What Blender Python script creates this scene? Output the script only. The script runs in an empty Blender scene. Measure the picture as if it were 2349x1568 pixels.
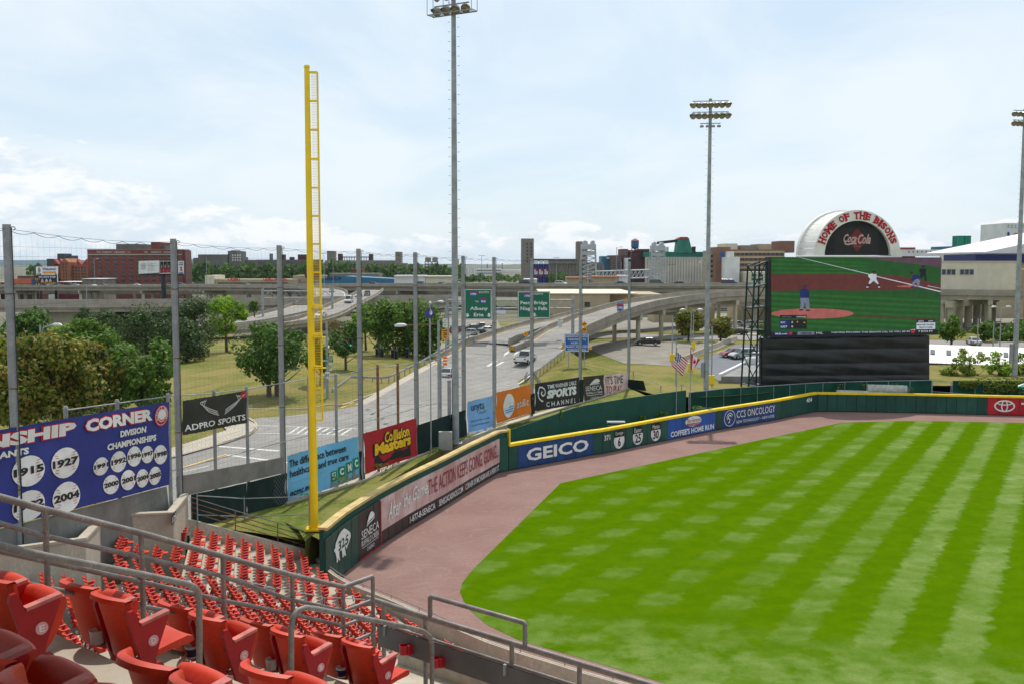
import bpy, bmesh, math, random
from mathutils import Vector, Matrix
random.seed(7)
sc = bpy.context.scene
COL = sc.collection
R = math.radians
PI = math.pi
# ---------------------------------------------------------------- camera, sky, sun, exposure
CAMZ = 19.5
PITCH = math.atan(182/2284)
cam_d = bpy.data.cameras.new('camera')
cam_d.sensor_width = 36
cam_d.lens = 36*2284/2349
cam_d.clip_start = 0.1
cam_d.clip_end = 40000
cam = bpy.data.objects.new('camera', cam_d)
COL.objects.link(cam)
cam.location = (0, 0, CAMZ)
cam.rotation_euler = (PI/2-PITCH, 0, 0)
sc.camera = cam
SUN = Vector((0.085, 0.51, 0.856)).normalized()
SEL = math.asin(SUN.z)
SAZ = math.atan2(SUN.x, SUN.y)
sun_d = bpy.data.lights.new('sun', 'SUN')
sun_d.energy = 3.7
sun_d.angle = R(0.6)
sun_d.color = (1.0, 0.955, 0.88)
sun = bpy.data.objects.new('sun', sun_d)
COL.objects.link(sun)
sun.rotation_euler = SUN.to_track_quat('Z', 'Y').to_euler()
sun.location = (0, 0, 120)
sc.view_settings.view_transform = 'Standard'
sc.view_settings.look = 'None'
sc.view_settings.exposure = 0.06
sc.view_settings.gamma = 1.0
sc.view_settings.use_curve_mapping = False
try:
	sc.cycles.max_bounces = 6
	sc.cycles.diffuse_bounces = 3
	sc.cycles.glossy_bounces = 2
	sc.cycles.transparent_max_bounces = 8
	sc.cycles.use_denoising = True
except Exception:
	pass
world = bpy.data.worlds.new('World')
sc.world = world
world.use_nodes = True
class NT:
	"""tiny node-tree helper"""
	def __init__(s, t):
		s.t = t
		s.n = t.nodes
		s.l = t.links
	def new(s, k, **kw):
		n = s.n.new(k)
		for a, b in kw.items():
			setattr(n, a, b)
		return n
	def put(s, sock, v):
		if isinstance(v, bpy.types.NodeSocket):
			s.l.new(v, sock)
		elif isinstance(v, tuple) and len(v) == 3 and sock.type == 'RGBA':
			sock.default_value = (*v, 1)
		else:
			sock.default_value = v
	def m(s, op, a, b=0.0, c=None, clamp=False):
		n = s.new('ShaderNodeMath', operation=op, use_clamp=clamp)
		s.put(n.inputs[0], a)
		s.put(n.inputs[1], b)
		if c is not None:
			s.put(n.inputs[2], c)
		return n.outputs[0]
	def vm(s, op, a, b=(0, 0, 0)):
		n = s.new('ShaderNodeVectorMath', operation=op)
		s.put(n.inputs[0], a)
		s.put(n.inputs[1], b)
		return n.outputs[0]
	def mix(s, f, a, b, mode='MIX'):
		n = s.new('ShaderNodeMix', data_type='RGBA', blend_type=mode)
		s.put(n.inputs[0], f)
		s.put(n.inputs[6], a)
		s.put(n.inputs[7], b)
		return n.outputs[2]
	def noise(s, vec, scale, detail=4.0, rough=0.55, dist=0.0):
		n = s.new('ShaderNodeTexNoise')
		if vec is not None:
			s.put(n.inputs['Vector'], vec)
		n.inputs['Scale'].default_value = scale
		n.inputs['Detail'].default_value = detail
		n.inputs['Roughness'].default_value = rough
		n.inputs['Distortion'].default_value = dist
		return n.outputs[0]
	def ss(s, v, a, b, lo=0.0, hi=1.0):
		n = s.new('ShaderNodeMapRange', interpolation_type='SMOOTHSTEP')
		s.put(n.inputs[0], v)
		n.inputs[1].default_value = a
		n.inputs[2].default_value = b
		n.inputs[3].default_value = lo
		n.inputs[4].default_value = hi
		return n.outputs[0]
	def sep(s, v):
		n = s.new('ShaderNodeSeparateXYZ')
		s.put(n.inputs[0], v)
		return n.outputs
	def comb(s, x, y, z):
		n = s.new('ShaderNodeCombineXYZ')
		s.put(n.inputs[0], x)
		s.put(n.inputs[1], y)
		s.put(n.inputs[2], z)
		return n.outputs[0]
def build_world():
	t = NT(world.node_tree)
	t.n.clear()
	out = t.new('ShaderNodeOutputWorld')
	bg = t.new('ShaderNodeBackground')
	bg.inputs[1].default_value = 0.11
	t.l.new(bg.outputs[0], out.inputs[0])
	sky = t.new('ShaderNodeTexSky', sky_type='NISHITA')
	sky.sun_disc = False
	sky.sun_elevation = SEL
	sky.sun_rotation = SAZ
	sky.air_density = 1.0
	sky.dust_density = 1.0
	sky.ozone_density = 1.5
	co = t.new('ShaderNodeTexCoord').outputs['Generated']
	x, y, z = t.sep(co)
	zc = t.m('MAXIMUM', z, 0.0)
	inv = t.m('DIVIDE', 1.0, t.m('ADD', zc, 0.16))
	flat = t.comb(t.m('MULTIPLY', x, inv), t.m('MULTIPLY', y, inv), 0.3)
	n1 = t.noise(t.vm('MULTIPLY', flat, (1.0, 0.55, 1.0)), 1.3, 6, 0.58, 0.9)
	n2 = t.noise(t.vm('ADD', flat, (7.3, 2.1, 0.0)), 0.55, 3, 0.5, 0.3)
	ci = t.ss(t.m('ADD', t.m('MULTIPLY', n1, 0.62), t.m('MULTIPLY', n2, 0.5)), 0.36, 0.66)
	ci = t.m('MULTIPLY', ci, t.ss(zc, -0.02, 0.12, 0.75, 1.0))
	base = t.mix(t.m('MULTIPLY_ADD', ci, 0.60, 0.16), t.mix(0.35, (5.9, 7.5, 8.9), sky.outputs[0]), (8.1, 8.65, 8.95))
	az = t.m('ARCTAN2', x, y)
	v = t.comb(t.m('MULTIPLY', az, 14.0), t.m('MULTIPLY', zc, 34.0), 1.7)
	c1 = t.noise(v, 1.0, 9, 0.6, 0.15)
	v2 = t.comb(t.m('MULTIPLY', az, 14.0), t.m('MULTIPLY_ADD', zc, 34.0, -0.4), 1.7)
	c2 = t.noise(v2, 1.0, 9, 0.6, 0.15)
	left = t.ss(az, -0.55, -0.12, 1.0, 0.0)
	top = t.m('MULTIPLY_ADD', left, 0.085, 0.054)
	cov = t.ss(t.m('SUBTRACT', zc, top), -0.05, 0.015, 0.15, -0.25)
	d = t.m('ADD', c1, cov)
	mask = t.ss(d, 0.50, 0.575)
	mask = t.m('MULTIPLY', mask, t.ss(zc, 0.004, 0.02, 0.55, 1.0))
	shade = t.ss(t.m('SUBTRACT', c1, c2), -0.10, 0.10)
	ccol = t.mix(shade, (6.6, 7.5, 8.3), (9.0, 9.1, 9.2))
	col = t.mix(t.m('MULTIPLY', mask, 0.8), base, ccol)
	t.l.new(col, bg.inputs[0])
build_world()
# ---------------------------------------------------------------- picture-to-place helpers
F = 2284.0
CX, CY = 1174.5, 784.0
_cp, _sp = math.cos(PITCH), math.sin(PITCH)
CAM = Vector((0, 0, CAMZ))
def ray(px, py):
	a = (px-CX)/F
	b = (CY-py)/F
	return Vector((a, _cp+b*_sp, -_sp+b*_cp))
def PZ(px, py, z=0.0):
	d = ray(px, py)
	return CAM+d*((z-CAMZ)/d.z)
def PY(px, py, y):
	d = ray(px, py)
	return CAM+d*(y/d.y)
def HIT(px, py, A, B):
	n = Vector((B[1]-A[1], -(B[0]-A[0]), 0))
	d = ray(px, py)
	t = n.dot(Vector((A[0], A[1], 0))-CAM)/n.dot(d)
	return CAM+d*t
def sstep(a, b, x):
	t = min(1, max(0, (x-a)/(b-a)))
	return t*t*(3-2*t)
def zt(x, y):
	"""height of the land outside the ball park"""
	z = 3.0
	z -= 0.7*sstep(14, 32, x)
	z += 1.5*sstep(150, 195, y)*sstep(4, 26, x)
	z -= 5.0*sstep(185, 300, y)*sstep(10, 60, -x)
	z += 1.5*math.exp(-((x-9.5)/4.5)**2-((y-148)/10)**2)
	z += 1.6*math.exp(-((x+38)/16)**2-((y-150)/26)**2)
	z -= 3.0*sstep(260, 500, y)
	return z
def PG(px, py, up=0.0):
	z = 3.0
	for _ in range(8):
		p = PZ(px, py, z)
		z = zt(p.x, p.y)+up
	return p
ZR = [(0, 3.05), (128, 3.05), (138, 3.4), (148, 4.4), (158, 5.8), (168, 7.0), (178, 7.7), (190, 8.0), (205, 8.2), (230, 8.8), (262, 10), (300, 11)]
def zroad(y):
	for (a, za), (b, zb) in zip(ZR, ZR[1:]):
		if y <= b:
			return za+(zb-za)*(y-a)/(b-a)
	return ZR[-1][1]
def PR(px, py):
	z = 3.0
	for _ in range(40):
		p = PZ(px, py, z)
		z = 0.5*z+0.5*zroad(p.y)
	return p
# ---------------------------------------------------------------- materials
MATS = {}
def rgb(r, g, b):
	f = lambda c: (c/255/12.92) if c/255 <= 0.04045 else ((c/255+0.055)/1.055)**2.4
	return (f(r), f(g), f(b))
def M(name, col, rough=0.75, var=0.12, scale=3.0, metal=0.0, bump=0.0, spec=0.3, rnd=0.0, col2=None, emit=0.0, trans=0.0, pos=False, fine=0.0):
	if name in MATS:
		return MATS[name]
	m = bpy.data.materials.new(name)
	m.use_nodes = True
	t = NT(m.node_tree)
	b = m.node_tree.nodes['Principled BSDF']
	co = t.new('ShaderNodeNewGeometry').outputs['Position'] if pos else t.new('ShaderNodeTexCoord').outputs['Object']
	n = t.noise(co, scale, 5, 0.6)
	lo = tuple(max(0, c*(1-var)) for c in col)
	hi = col2 if col2 else tuple(min(1, c*(1+var)) for c in col)
	c = t.mix(t.ss(n, 0.32, 0.68), lo, hi)
	if fine:
		nf = t.noise(co, scale*9, 3, 0.7)
		c = t.mix(t.ss(nf, 0.3, 0.7), c, tuple(x*(1-fine) for x in col))
	if rnd:
		oi = t.new('ShaderNodeObjectInfo').outputs['Random']
		c = t.mix(1.0, c, t.comb(*(t.m('MULTIPLY_ADD', oi, rnd*2, 1-rnd),)*3), 'MULTIPLY')
	t.l.new(c, b.inputs['Base Color'])
	b.inputs['Roughness'].default_value = rough
	b.inputs['Metallic'].default_value = metal
	b.inputs['Specular IOR Level'].default_value = spec
	if emit:
		t.l.new(c, b.inputs['Emission Color'])
		b.inputs['Emission Strength'].default_value = emit
	if trans:
		b.inputs['Subsurface Weight'].default_value = 0.0
	if bump:
		bn = t.new('ShaderNodeBump')
		bn.inputs['Strength'].default_value = bump
		bn.inputs['Distance'].default_value = 0.02
		t.l.new(t.noise(co, scale*6, 4, 0.6), bn.inputs['Height'])
		t.l.new(bn.outputs[0], b.inputs['Normal'])
	MATS[name] = m
	return m
# ---------------------------------------------------------------- mesh helpers
WL = {}
def link(o):
	COL.objects.link(o)
	return o
def tag(o, label=None, cat=None, group=None, kind=None):
	if label:
		o['label'] = label
	if cat:
		o['category'] = cat
	if group:
		o['group'] = group
	if kind:
		o['kind'] = kind
	return o
def thing(name, label, cat, loc=(0, 0, 0), group=None):
	o = bpy.data.objects.new(name, None)
	o.empty_display_size = 0.2
	o.location = loc
	link(o)
	WL[o.name] = Vector(loc)
	return tag(o, label, cat, group)
class MB:
	def __init__(s):
		s.v = []
		s.f = []
		s.k = []
		s.m = 0
	def add(s, vs, fs):
		b = len(s.v)
		s.v += [Vector(p) for p in vs]
		for f in fs:
			s.f.append([b+i for i in f])
			s.k.append(s.m)
		return s
	def mat(s, i):
		s.m = i
		return s
	def obox(s, o, ax, ay, az):
		"""box from corner o along three edge vectors"""
		o, ax, ay, az = Vector(o), Vector(ax), Vector(ay), Vector(az)
		vs = [o, o+ax, o+ax+ay, o+ay, o+az, o+ax+az, o+ax+ay+az, o+ay+az]
		fs = [(3, 2, 1, 0), (4, 5, 6, 7), (0, 1, 5, 4), (1, 2, 6, 5), (2, 3, 7, 6), (3, 0, 4, 7)]
		if ax.cross(ay).dot(az) < 0:
			fs = [f[::-1] for f in fs]
		return s.add(vs, fs)
	def box(s, c, d, rz=0.0):
		c = Vector(c)
		u = Vector((math.cos(rz), math.sin(rz), 0))
		w = Vector((-math.sin(rz), math.cos(rz), 0))
		o = c-u*d[0]/2-w*d[1]/2-Vector((0, 0, d[2]/2))
		return s.obox(o, u*d[0], w*d[1], (0, 0, d[2]))
	def cyl(s, p0, p1, r0, r1=None, n=8, cap=True):
		p0, p1 = Vector(p0), Vector(p1)
		r1 = r0 if r1 is None else r1
		d = (p1-p0).normalized()
		a = d.orthogonal().normalized()
		if abs(d.z) > 0.99:
			a = Vector((1, 0, 0))
		a = (a-d*a.dot(d)).normalized()
		b = d.cross(a)
		vs = []
		for p, r in ((p0, r0), (p1, r1)):
			for i in range(n):
				t = 2*PI*(i+0.5)/n
				vs.append(p+a*math.cos(t)*r+b*math.sin(t)*r)
		fs = [(i, (i+1) % n, n+(i+1) % n, n+i) for i in range(n)]
		if cap:
			fs += [tuple(range(n))[::-1], tuple(range(n, 2*n))]
		return s.add(vs, fs)
	def tube(s, pts, r, n=7, closed=False):
		pts = [Vector(p) for p in pts]
		k = len(pts)
		vs = []
		a = None
		for i, p in enumerate(pts):
			q0 = pts[max(i-1, 0)]
			q1 = pts[min(i+1, k-1)]
			d = (q1-q0).normalized()
			if a is None:
				a = d.orthogonal().normalized()
			a = (a-d*a.dot(d)).normalized()
			b = d.cross(a)
			rr = r[i] if isinstance(r, (list, tuple)) else r
			for j in range(n):
				t = 2*PI*j/n
				vs.append(p+a*math.cos(t)*rr+b*math.sin(t)*rr)
		fs = []
		for i in range(k-1):
			for j in range(n):
				fs.append((i*n+j, i*n+(j+1) % n, (i+1)*n+(j+1) % n, (i+1)*n+j))
		fs += [tuple(range(n))[::-1], tuple(range((k-1)*n, k*n))]
		return s.add(vs, fs)
	def prism(s, pts, ex):
		"""planar polygon pushed along ex"""
		pts = [Vector(p) for p in pts]
		ex = Vector(ex)
		n = len(pts)
		nr = Vector((0, 0, 0))
		for i in range(n):
			nr += (pts[i]-pts[0]).cross(pts[(i+1) % n]-pts[0])
		if nr.dot(ex) > 0:
			pts = pts[::-1]
		vs = pts+[p+ex for p in pts]
		fs = [tuple(range(n)), tuple(range(n, 2*n))[::-1]]
		fs += [((i+1) % n, i, n+i, n+(i+1) % n) for i in range(n)]
		return s.add(vs, fs)
	def face(s, pts):
		return s.add(pts, [tuple(range(len(pts)))])
	def grid(s, fn, nu, nv):
		vs = [fn(i/nu, j/nv) for j in range(nv+1) for i in range(nu+1)]
		fs = [(j*(nu+1)+i, j*(nu+1)+i+1, (j+1)*(nu+1)+i+1, (j+1)*(nu+1)+i) for j in range(nv) for i in range(nu)]
		return s.add(vs, fs)
	def strip(s, A, B):
		n = len(A)
		return s.add(list(A)+list(B), [(i, i+1, n+i+1, n+i) for i in range(n-1)])
	def lathe(s, c, prof, n=12, ax=None):
		c = Vector(c)
		vs = []
		for r, z in prof:
			for i in range(n):
				t = 2*PI*i/n
				vs.append(c+Vector((r*math.cos(t), r*math.sin(t), z)))
		fs = []
		for j in range(len(prof)-1):
			for i in range(n):
				fs.append((j*n+i, j*n+(i+1) % n, (j+1)*n+(i+1) % n, (j+1)*n+i))
		return s.add(vs, fs)
	def xf(s, mtx, start=0):
		for i in range(start, len(s.v)):
			s.v[i] = mtx @ s.v[i]
		return s
	def build(s, name, mats, parent=None, loc=None, smooth=False, kind=None):
		if not isinstance(mats, (list, tuple)):
			mats = [mats]
		off = WL[parent.name] if parent is not None else Vector(loc if loc is not None else (0, 0, 0))
		me = bpy.data.meshes.new(name)
		me.from_pydata([p-off for p in s.v], [], s.f)
		for m in mats:
			me.materials.append(m)
		if len(mats) > 1:
			me.polygons.foreach_set('material_index', s.k)
		if smooth:
			me.polygons.foreach_set('use_smooth', [True]*len(s.f))
		me.update()
		o = bpy.data.objects.new(name, me)
		link(o)
		if parent is not None:
			o.parent = parent
			WL[o.name] = off.copy()
		else:
			o.location = off
			WL[o.name] = off.copy()
		if kind:
			o['kind'] = kind
		return o
def auto_smooth(o, ang=40):
	me = o.data
	me.polygons.foreach_set('use_smooth', [True]*len(me.polygons))
	try:
		me.set_sharp_from_angle(angle=R(ang))
	except Exception:
		pass
	return o
def dup(root, loc=None, rz=None, label=None, group=None, recolor=None, scale=None):
	r = root.copy()
	link(r)
	WL[r.name] = Vector(loc) if loc is not None else WL[root.name].copy()
	if loc is not None:
		r.location = loc
	if rz is not None:
		r.rotation_euler = (0, 0, rz)
	if scale is not None:
		r.scale = scale
	if label:
		r['label'] = label
	if group:
		r['group'] = group
	for ch in list(root.children):
		c = ch.copy()
		link(c)
		c.parent = r
		if recolor and ch.name.split('.')[0] in recolor:
			put_mat(c, recolor[ch.name.split('.')[0]])
		for g in list(ch.children):
			d = g.copy()
			link(d)
			d.parent = c
	if recolor and '' in recolor:
		put_mat(r, recolor[''])
	return r
def put_mat(o, m):
	o.material_slots[0].link = 'OBJECT'
	o.material_slots[0].material = m
class Quad:
	"""a four-cornered surface in space: (u, v) from lower left, plus an offset along its normal"""
	def __init__(s, tl, tr, br, bl, wr=0.0, seed=0):
		s.c = [Vector(p) for p in (bl, br, tr, tl)]
		s.n = (s.c[1]-s.c[0]).cross(s.c[3]-s.c[0]).normalized()
		if s.n.dot(CAM-s.c[0]) < 0:
			s.n = -s.n
		s.wr = wr
		s.ph = seed*1.7
	def at(s, u, v, off=0.0):
		a = s.c[0].lerp(s.c[1], u)
		b = s.c[3].lerp(s.c[2], u)
		p = a.lerp(b, v)
		w = 0.0
		if s.wr:
			w = s.wr*(math.sin(u*17+s.ph+v*3)*0.5+math.sin(u*7-v*9+s.ph*2)*0.5+math.sin(v*5+s.ph)*0.4)
		return p+s.n*(off+w)
	def size(s):
		return (s.c[1]-s.c[0]).length, (s.c[3]-s.c[0]).length
_tc = {}
def text2d(body, bold=0.0, shear=0.0, space=1.0):
	key = (body, bold, shear, space)
	if key in _tc:
		return _tc[key]
	cu = bpy.data.curves.new('lettering', 'FONT')
	cu.body = body
	cu.offset = bold
	cu.shear = shear
	cu.space_character = space
	cu.resolution_u = 2
	ob = bpy.data.objects.new('lettering', cu)
	me = bpy.data.meshes.new_from_object(ob)
	vs = [(v.co.x, v.co.y) for v in me.vertices]
	fs = [tuple(p.vertices) for p in me.polygons]
	bpy.data.objects.remove(ob)
	bpy.data.curves.remove(cu)
	bpy.data.meshes.remove(me)
	x0 = min(v[0] for v in vs)
	x1 = max(v[0] for v in vs)
	y0 = min(v[1] for v in vs)
	y1 = max(v[1] for v in vs)
	vs = [((x-x0)/max(1e-6, x1-x0), (y-y0)/max(1e-6, y1-y0)) for x, y in vs]
	_tc[key] = (vs, fs, (x1-x0)/max(1e-6, y1-y0))
	return _tc[key]
def letters(mb, q, body, box, off=0.03, bold=0.0, shear=0.0, space=1.0, rise=0.0):
	"""put a line of print into a box (u0, v0, u1, v1) of surface q"""
	vs, fs, _ = text2d(body, bold, shear, space)
	u0, v0, u1, v1 = box
	mb.add([q.at(u0+(u1-u0)*x, v0+(v1-v0)*y+rise*x, off) for x, y in vs], fs)
	return mb
def blob(mb, q, pts, off=0.02):
	mb.add([q.at(u, v, off) for u, v in pts], [tuple(range(len(pts)))])
	return mb
def ell(cx, cy, rx, ry, n=24, a0=0, a1=2*PI):
	return [(cx+rx*math.cos(a0+(a1-a0)*i/n), cy+ry*math.sin(a0+(a1-a0)*i/n)) for i in range(n+(0 if a1-a0 > 6.28 else 1))]
def ring(mb, q, cx, cy, rx, ry, w, off=0.02, n=28, a0=0, a1=2*PI):
	asp = q.size()[0]/q.size()[1]
	A = [q.at(cx+rx*math.cos(a0+(a1-a0)*i/n), cy+ry*math.sin(a0+(a1-a0)*i/n), off) for i in range(n+1)]
	B = [q.at(cx+(rx-w)*math.cos(a0+(a1-a0)*i/n), cy+(ry-w*asp)*math.sin(a0+(a1-a0)*i/n), off) for i in range(n+1)]
	mb.strip(A, B)
	return mb
def stroke(mb, q, pts, w, off=0.03):
	"""a brush line through points given in metres-like (u, v)"""
	W, H = q.size()
	P = [Vector((u*W, v*H, 0)) for u, v in pts]
	A, B = [], []
	for i, p in enumerate(P):
		d = (P[min(i+1, len(P)-1)]-P[max(i-1, 0)]).normalized()
		n = Vector((-d.y, d.x, 0))*w/2
		A.append(q.at((p.x+n.x)/W, (p.y+n.y)/H, off))
		B.append(q.at((p.x-n.x)/W, (p.y-n.y)/H, off))
	mb.strip(A, B)
	return mb
def smooth_path(pts, n=6):
	out = []
	P = [Vector(p) for p in pts]
	for i in range(len(P)-1):
		p0 = P[max(i-1, 0)]
		p1 = P[i]
		p2 = P[i+1]
		p3 = P[min(i+2, len(P)-1)]
		for j in range(n):
			t = j/n
			out.append(0.5*((2*p1)+(p2-p0)*t+(2*p0-5*p1+4*p2-p3)*t*t+(3*p1-p0-3*p2+p3)*t*t*t))
	out.append(P[-1])
	return out
def resample(pts, step):
	pts = [Vector(p) for p in pts]
	L = [0]
	for a, b in zip(pts, pts[1:]):
		L.append(L[-1]+(b-a).length)
	n = max(1, round(L[-1]/step))
	out = []
	j = 0
	for i in range(n+1):
		s = L[-1]*i/n
		while j < len(L)-2 and L[j+1] < s:
			j += 1
		t = (s-L[j])/max(1e-9, L[j+1]-L[j])
		out.append(pts[j].lerp(pts[j+1], t))
	return out
# ---------------------------------------------------------------- palette
CONC = M('concrete', (0.46, 0.40, 0.315), 0.9, 0.16, 0.7, bump=0.15, col2=(0.52, 0.46, 0.375), fine=0.18)
CONCD = M('old concrete', (0.30, 0.275, 0.235), 0.9, 0.25, 0.25, fine=0.2)
CONCB = M('bridge concrete', (0.33, 0.295, 0.24), 0.9, 0.22, 0.35, fine=0.15)
CONCP = M('bridge pier paint', (0.42, 0.385, 0.29), 0.85, 0.1, 0.4)
ASPH = M('asphalt', (0.255, 0.24, 0.22), 0.93, 0.15, 0.12, col2=(0.32, 0.30, 0.275), fine=0.12, pos=True)
ASPHD = M('dark asphalt', (0.155, 0.165, 0.185), 0.9, 0.14, 0.15, fine=0.1, pos=True)
GRAVEL = M('worn paving', (0.25, 0.225, 0.185), 0.95, 0.25, 0.25, fine=0.2, pos=True)
WALKM = M('sidewalk', (0.44, 0.385, 0.31), 0.9, 0.1, 0.5, fine=0.12, pos=True)
LINEW = M('white line paint', (0.56, 0.55, 0.51), 0.8, 0.12, 2.0)
LINEY = M('yellow line paint', (0.72, 0.42, 0.06), 0.8, 0.12, 2.0)
GREENP = M('green wall paint', (0.008, 0.075, 0.055), 0.6, 0.18, 0.6, fine=0.1)
GREENPAD = M('green pad vinyl', (0.007, 0.062, 0.046), 0.45, 0.15, 0.8, spec=0.4, rnd=0.2)
BLUEPAD = M('blue pad vinyl', (0.008, 0.045, 0.17), 0.45, 0.15, 0.8, spec=0.4, rnd=0.1)
BLUEPAD2 = M('bright blue pad vinyl', (0.01, 0.075, 0.34), 0.45, 0.15, 0.8, spec=0.4, rnd=0.1)
BROWNPAD = M('dark brown pad vinyl', (0.035, 0.022, 0.022), 0.45, 0.2, 0.8, spec=0.35, rnd=0.15)
PINKPAD = M('pink pad vinyl', (0.55, 0.30, 0.29), 0.5, 0.1, 0.3, col2=(0.70, 0.55, 0.53), rnd=0.06)
REDPAD = M('red pad vinyl', (0.42, 0.012, 0.022), 0.45, 0.12, 0.8, rnd=0.08)
YELCAP = M('yellow wall cap', (0.80, 0.55, 0.01), 0.55, 0.1, 1.0, rnd=0.05)
TANCAP = M('weathered yellow cap', (0.50, 0.37, 0.15), 0.7, 0.15, 1.2, rnd=0.06)
YEL = M('yellow paint', (0.86, 0.60, 0.008), 0.45, 0.06, 0.8, spec=0.4)
WHITE = M('white print', (0.74, 0.74, 0.72), 0.6, 0.06, 1.0)
BLACK = M('black print', (0.015, 0.014, 0.015), 0.6, 0.1, 1.0)
REDP = M('red print', (0.45, 0.012, 0.03), 0.6, 0.08, 1.0)
GREYP = M('grey print', (0.25, 0.25, 0.25), 0.6, 0.08, 1.0)
GALV = M('galvanised steel', (0.30, 0.32, 0.335), 0.6, 0.16, 1.2, metal=0.15, col2=(0.37, 0.39, 0.40))
GALVD = M('weathered steel pole', (0.29, 0.30, 0.315), 0.6, 0.28, 0.9, metal=0.15, col2=(0.37, 0.375, 0.38), fine=0.15)
RAILM = M('worn rail paint', (0.24, 0.215, 0.205), 0.55, 0.3, 6.0, metal=0.2, col2=(0.36, 0.33, 0.31), fine=0.2)
RUST = M('rusty pipe', (0.20, 0.11, 0.06), 0.85, 0.4, 5.0)
DARKM = M('dark metal', (0.03, 0.032, 0.035), 0.55, 0.2, 2.0)
NETM = M('net cord', (0.03, 0.03, 0.035), 0.9, 0.1, 2.0)
SCREENM = M('dark windscreen mesh', (0.007, 0.022, 0.02), 0.85, 0.3, 0.8)
GREENCL = M('green fence mesh', (0.006, 0.07, 0.045), 0.85, 0.3, 0.5)
BARK = M('bark', (0.085, 0.062, 0.045), 0.95, 0.3, 3.0)
RUBBER = M('tyre rubber', (0.018, 0.018, 0.02), 0.85, 0.1, 2.0)
GLASS = M('car glass', (0.02, 0.028, 0.032), 0.08, 0.05, 1.0, spec=0.7)
CHROME = M('wheel alloy', (0.42, 0.42, 0.43), 0.35, 0.1, 2.0, metal=0.7)
LAMPM = M('lamp glass', (0.75, 0.75, 0.72), 0.2, 0.05, 1.0)
TAILM = M('tail lamp', (0.35, 0.01, 0.01), 0.3, 0.05, 1.0)
ORANGE = M('orange plastic', (0.85, 0.16, 0.01), 0.5, 0.05, 1.0)
def grass_mat(name, a, b, c, big=0.06, small=2.5):
	m = bpy.data.materials.new(name)
	m.use_nodes = True
	t = NT(m.node_tree)
	bs = m.node_tree.nodes['Principled BSDF']
	p = t.new('ShaderNodeNewGeometry').outputs['Position']
	n1 = t.noise(p, big, 5, 0.6, 0.6)
	n2 = t.noise(p, small, 4, 0.7)
	n3 = t.noise(p, small*6, 3, 0.7)
	col = t.mix(t.ss(n1, 0.36, 0.62), a, b)
	col = t.mix(t.m('MULTIPLY', t.ss(n2, 0.45, 0.75), 0.6), col, c)
	col = t.mix(t.m('MULTIPLY', t.ss(n3, 0.35, 0.7), 0.35), col, tuple(x*0.55 for x in a))
	t.l.new(col, bs.inputs['Base Color'])
	bs.inputs['Roughness'].default_value = 0.95
	bs.inputs['Specular IOR Level'].default_value = 0.1
	bn = t.new('ShaderNodeBump')
	bn.inputs['Strength'].default_value = 0.5
	bn.inputs['Distance'].default_value = 0.06
	t.l.new(n3, bn.inputs['Height'])
	t.l.new(bn.outputs[0], bs.inputs['Normal'])
	return m
GRASSD = grass_mat('dry lawn', (0.115, 0.135, 0.022), (0.23, 0.19, 0.06), (0.33, 0.25, 0.10), 0.09, 1.2)
GRASSV = grass_mat('verge grass', (0.10, 0.14, 0.022), (0.21, 0.20, 0.055), (0.32, 0.24, 0.09), 0.25, 1.6)
LAND = grass_mat('distant land', (0.09, 0.10, 0.05), (0.22, 0.20, 0.16), (0.15, 0.14, 0.10), 0.012, 0.15)
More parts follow.
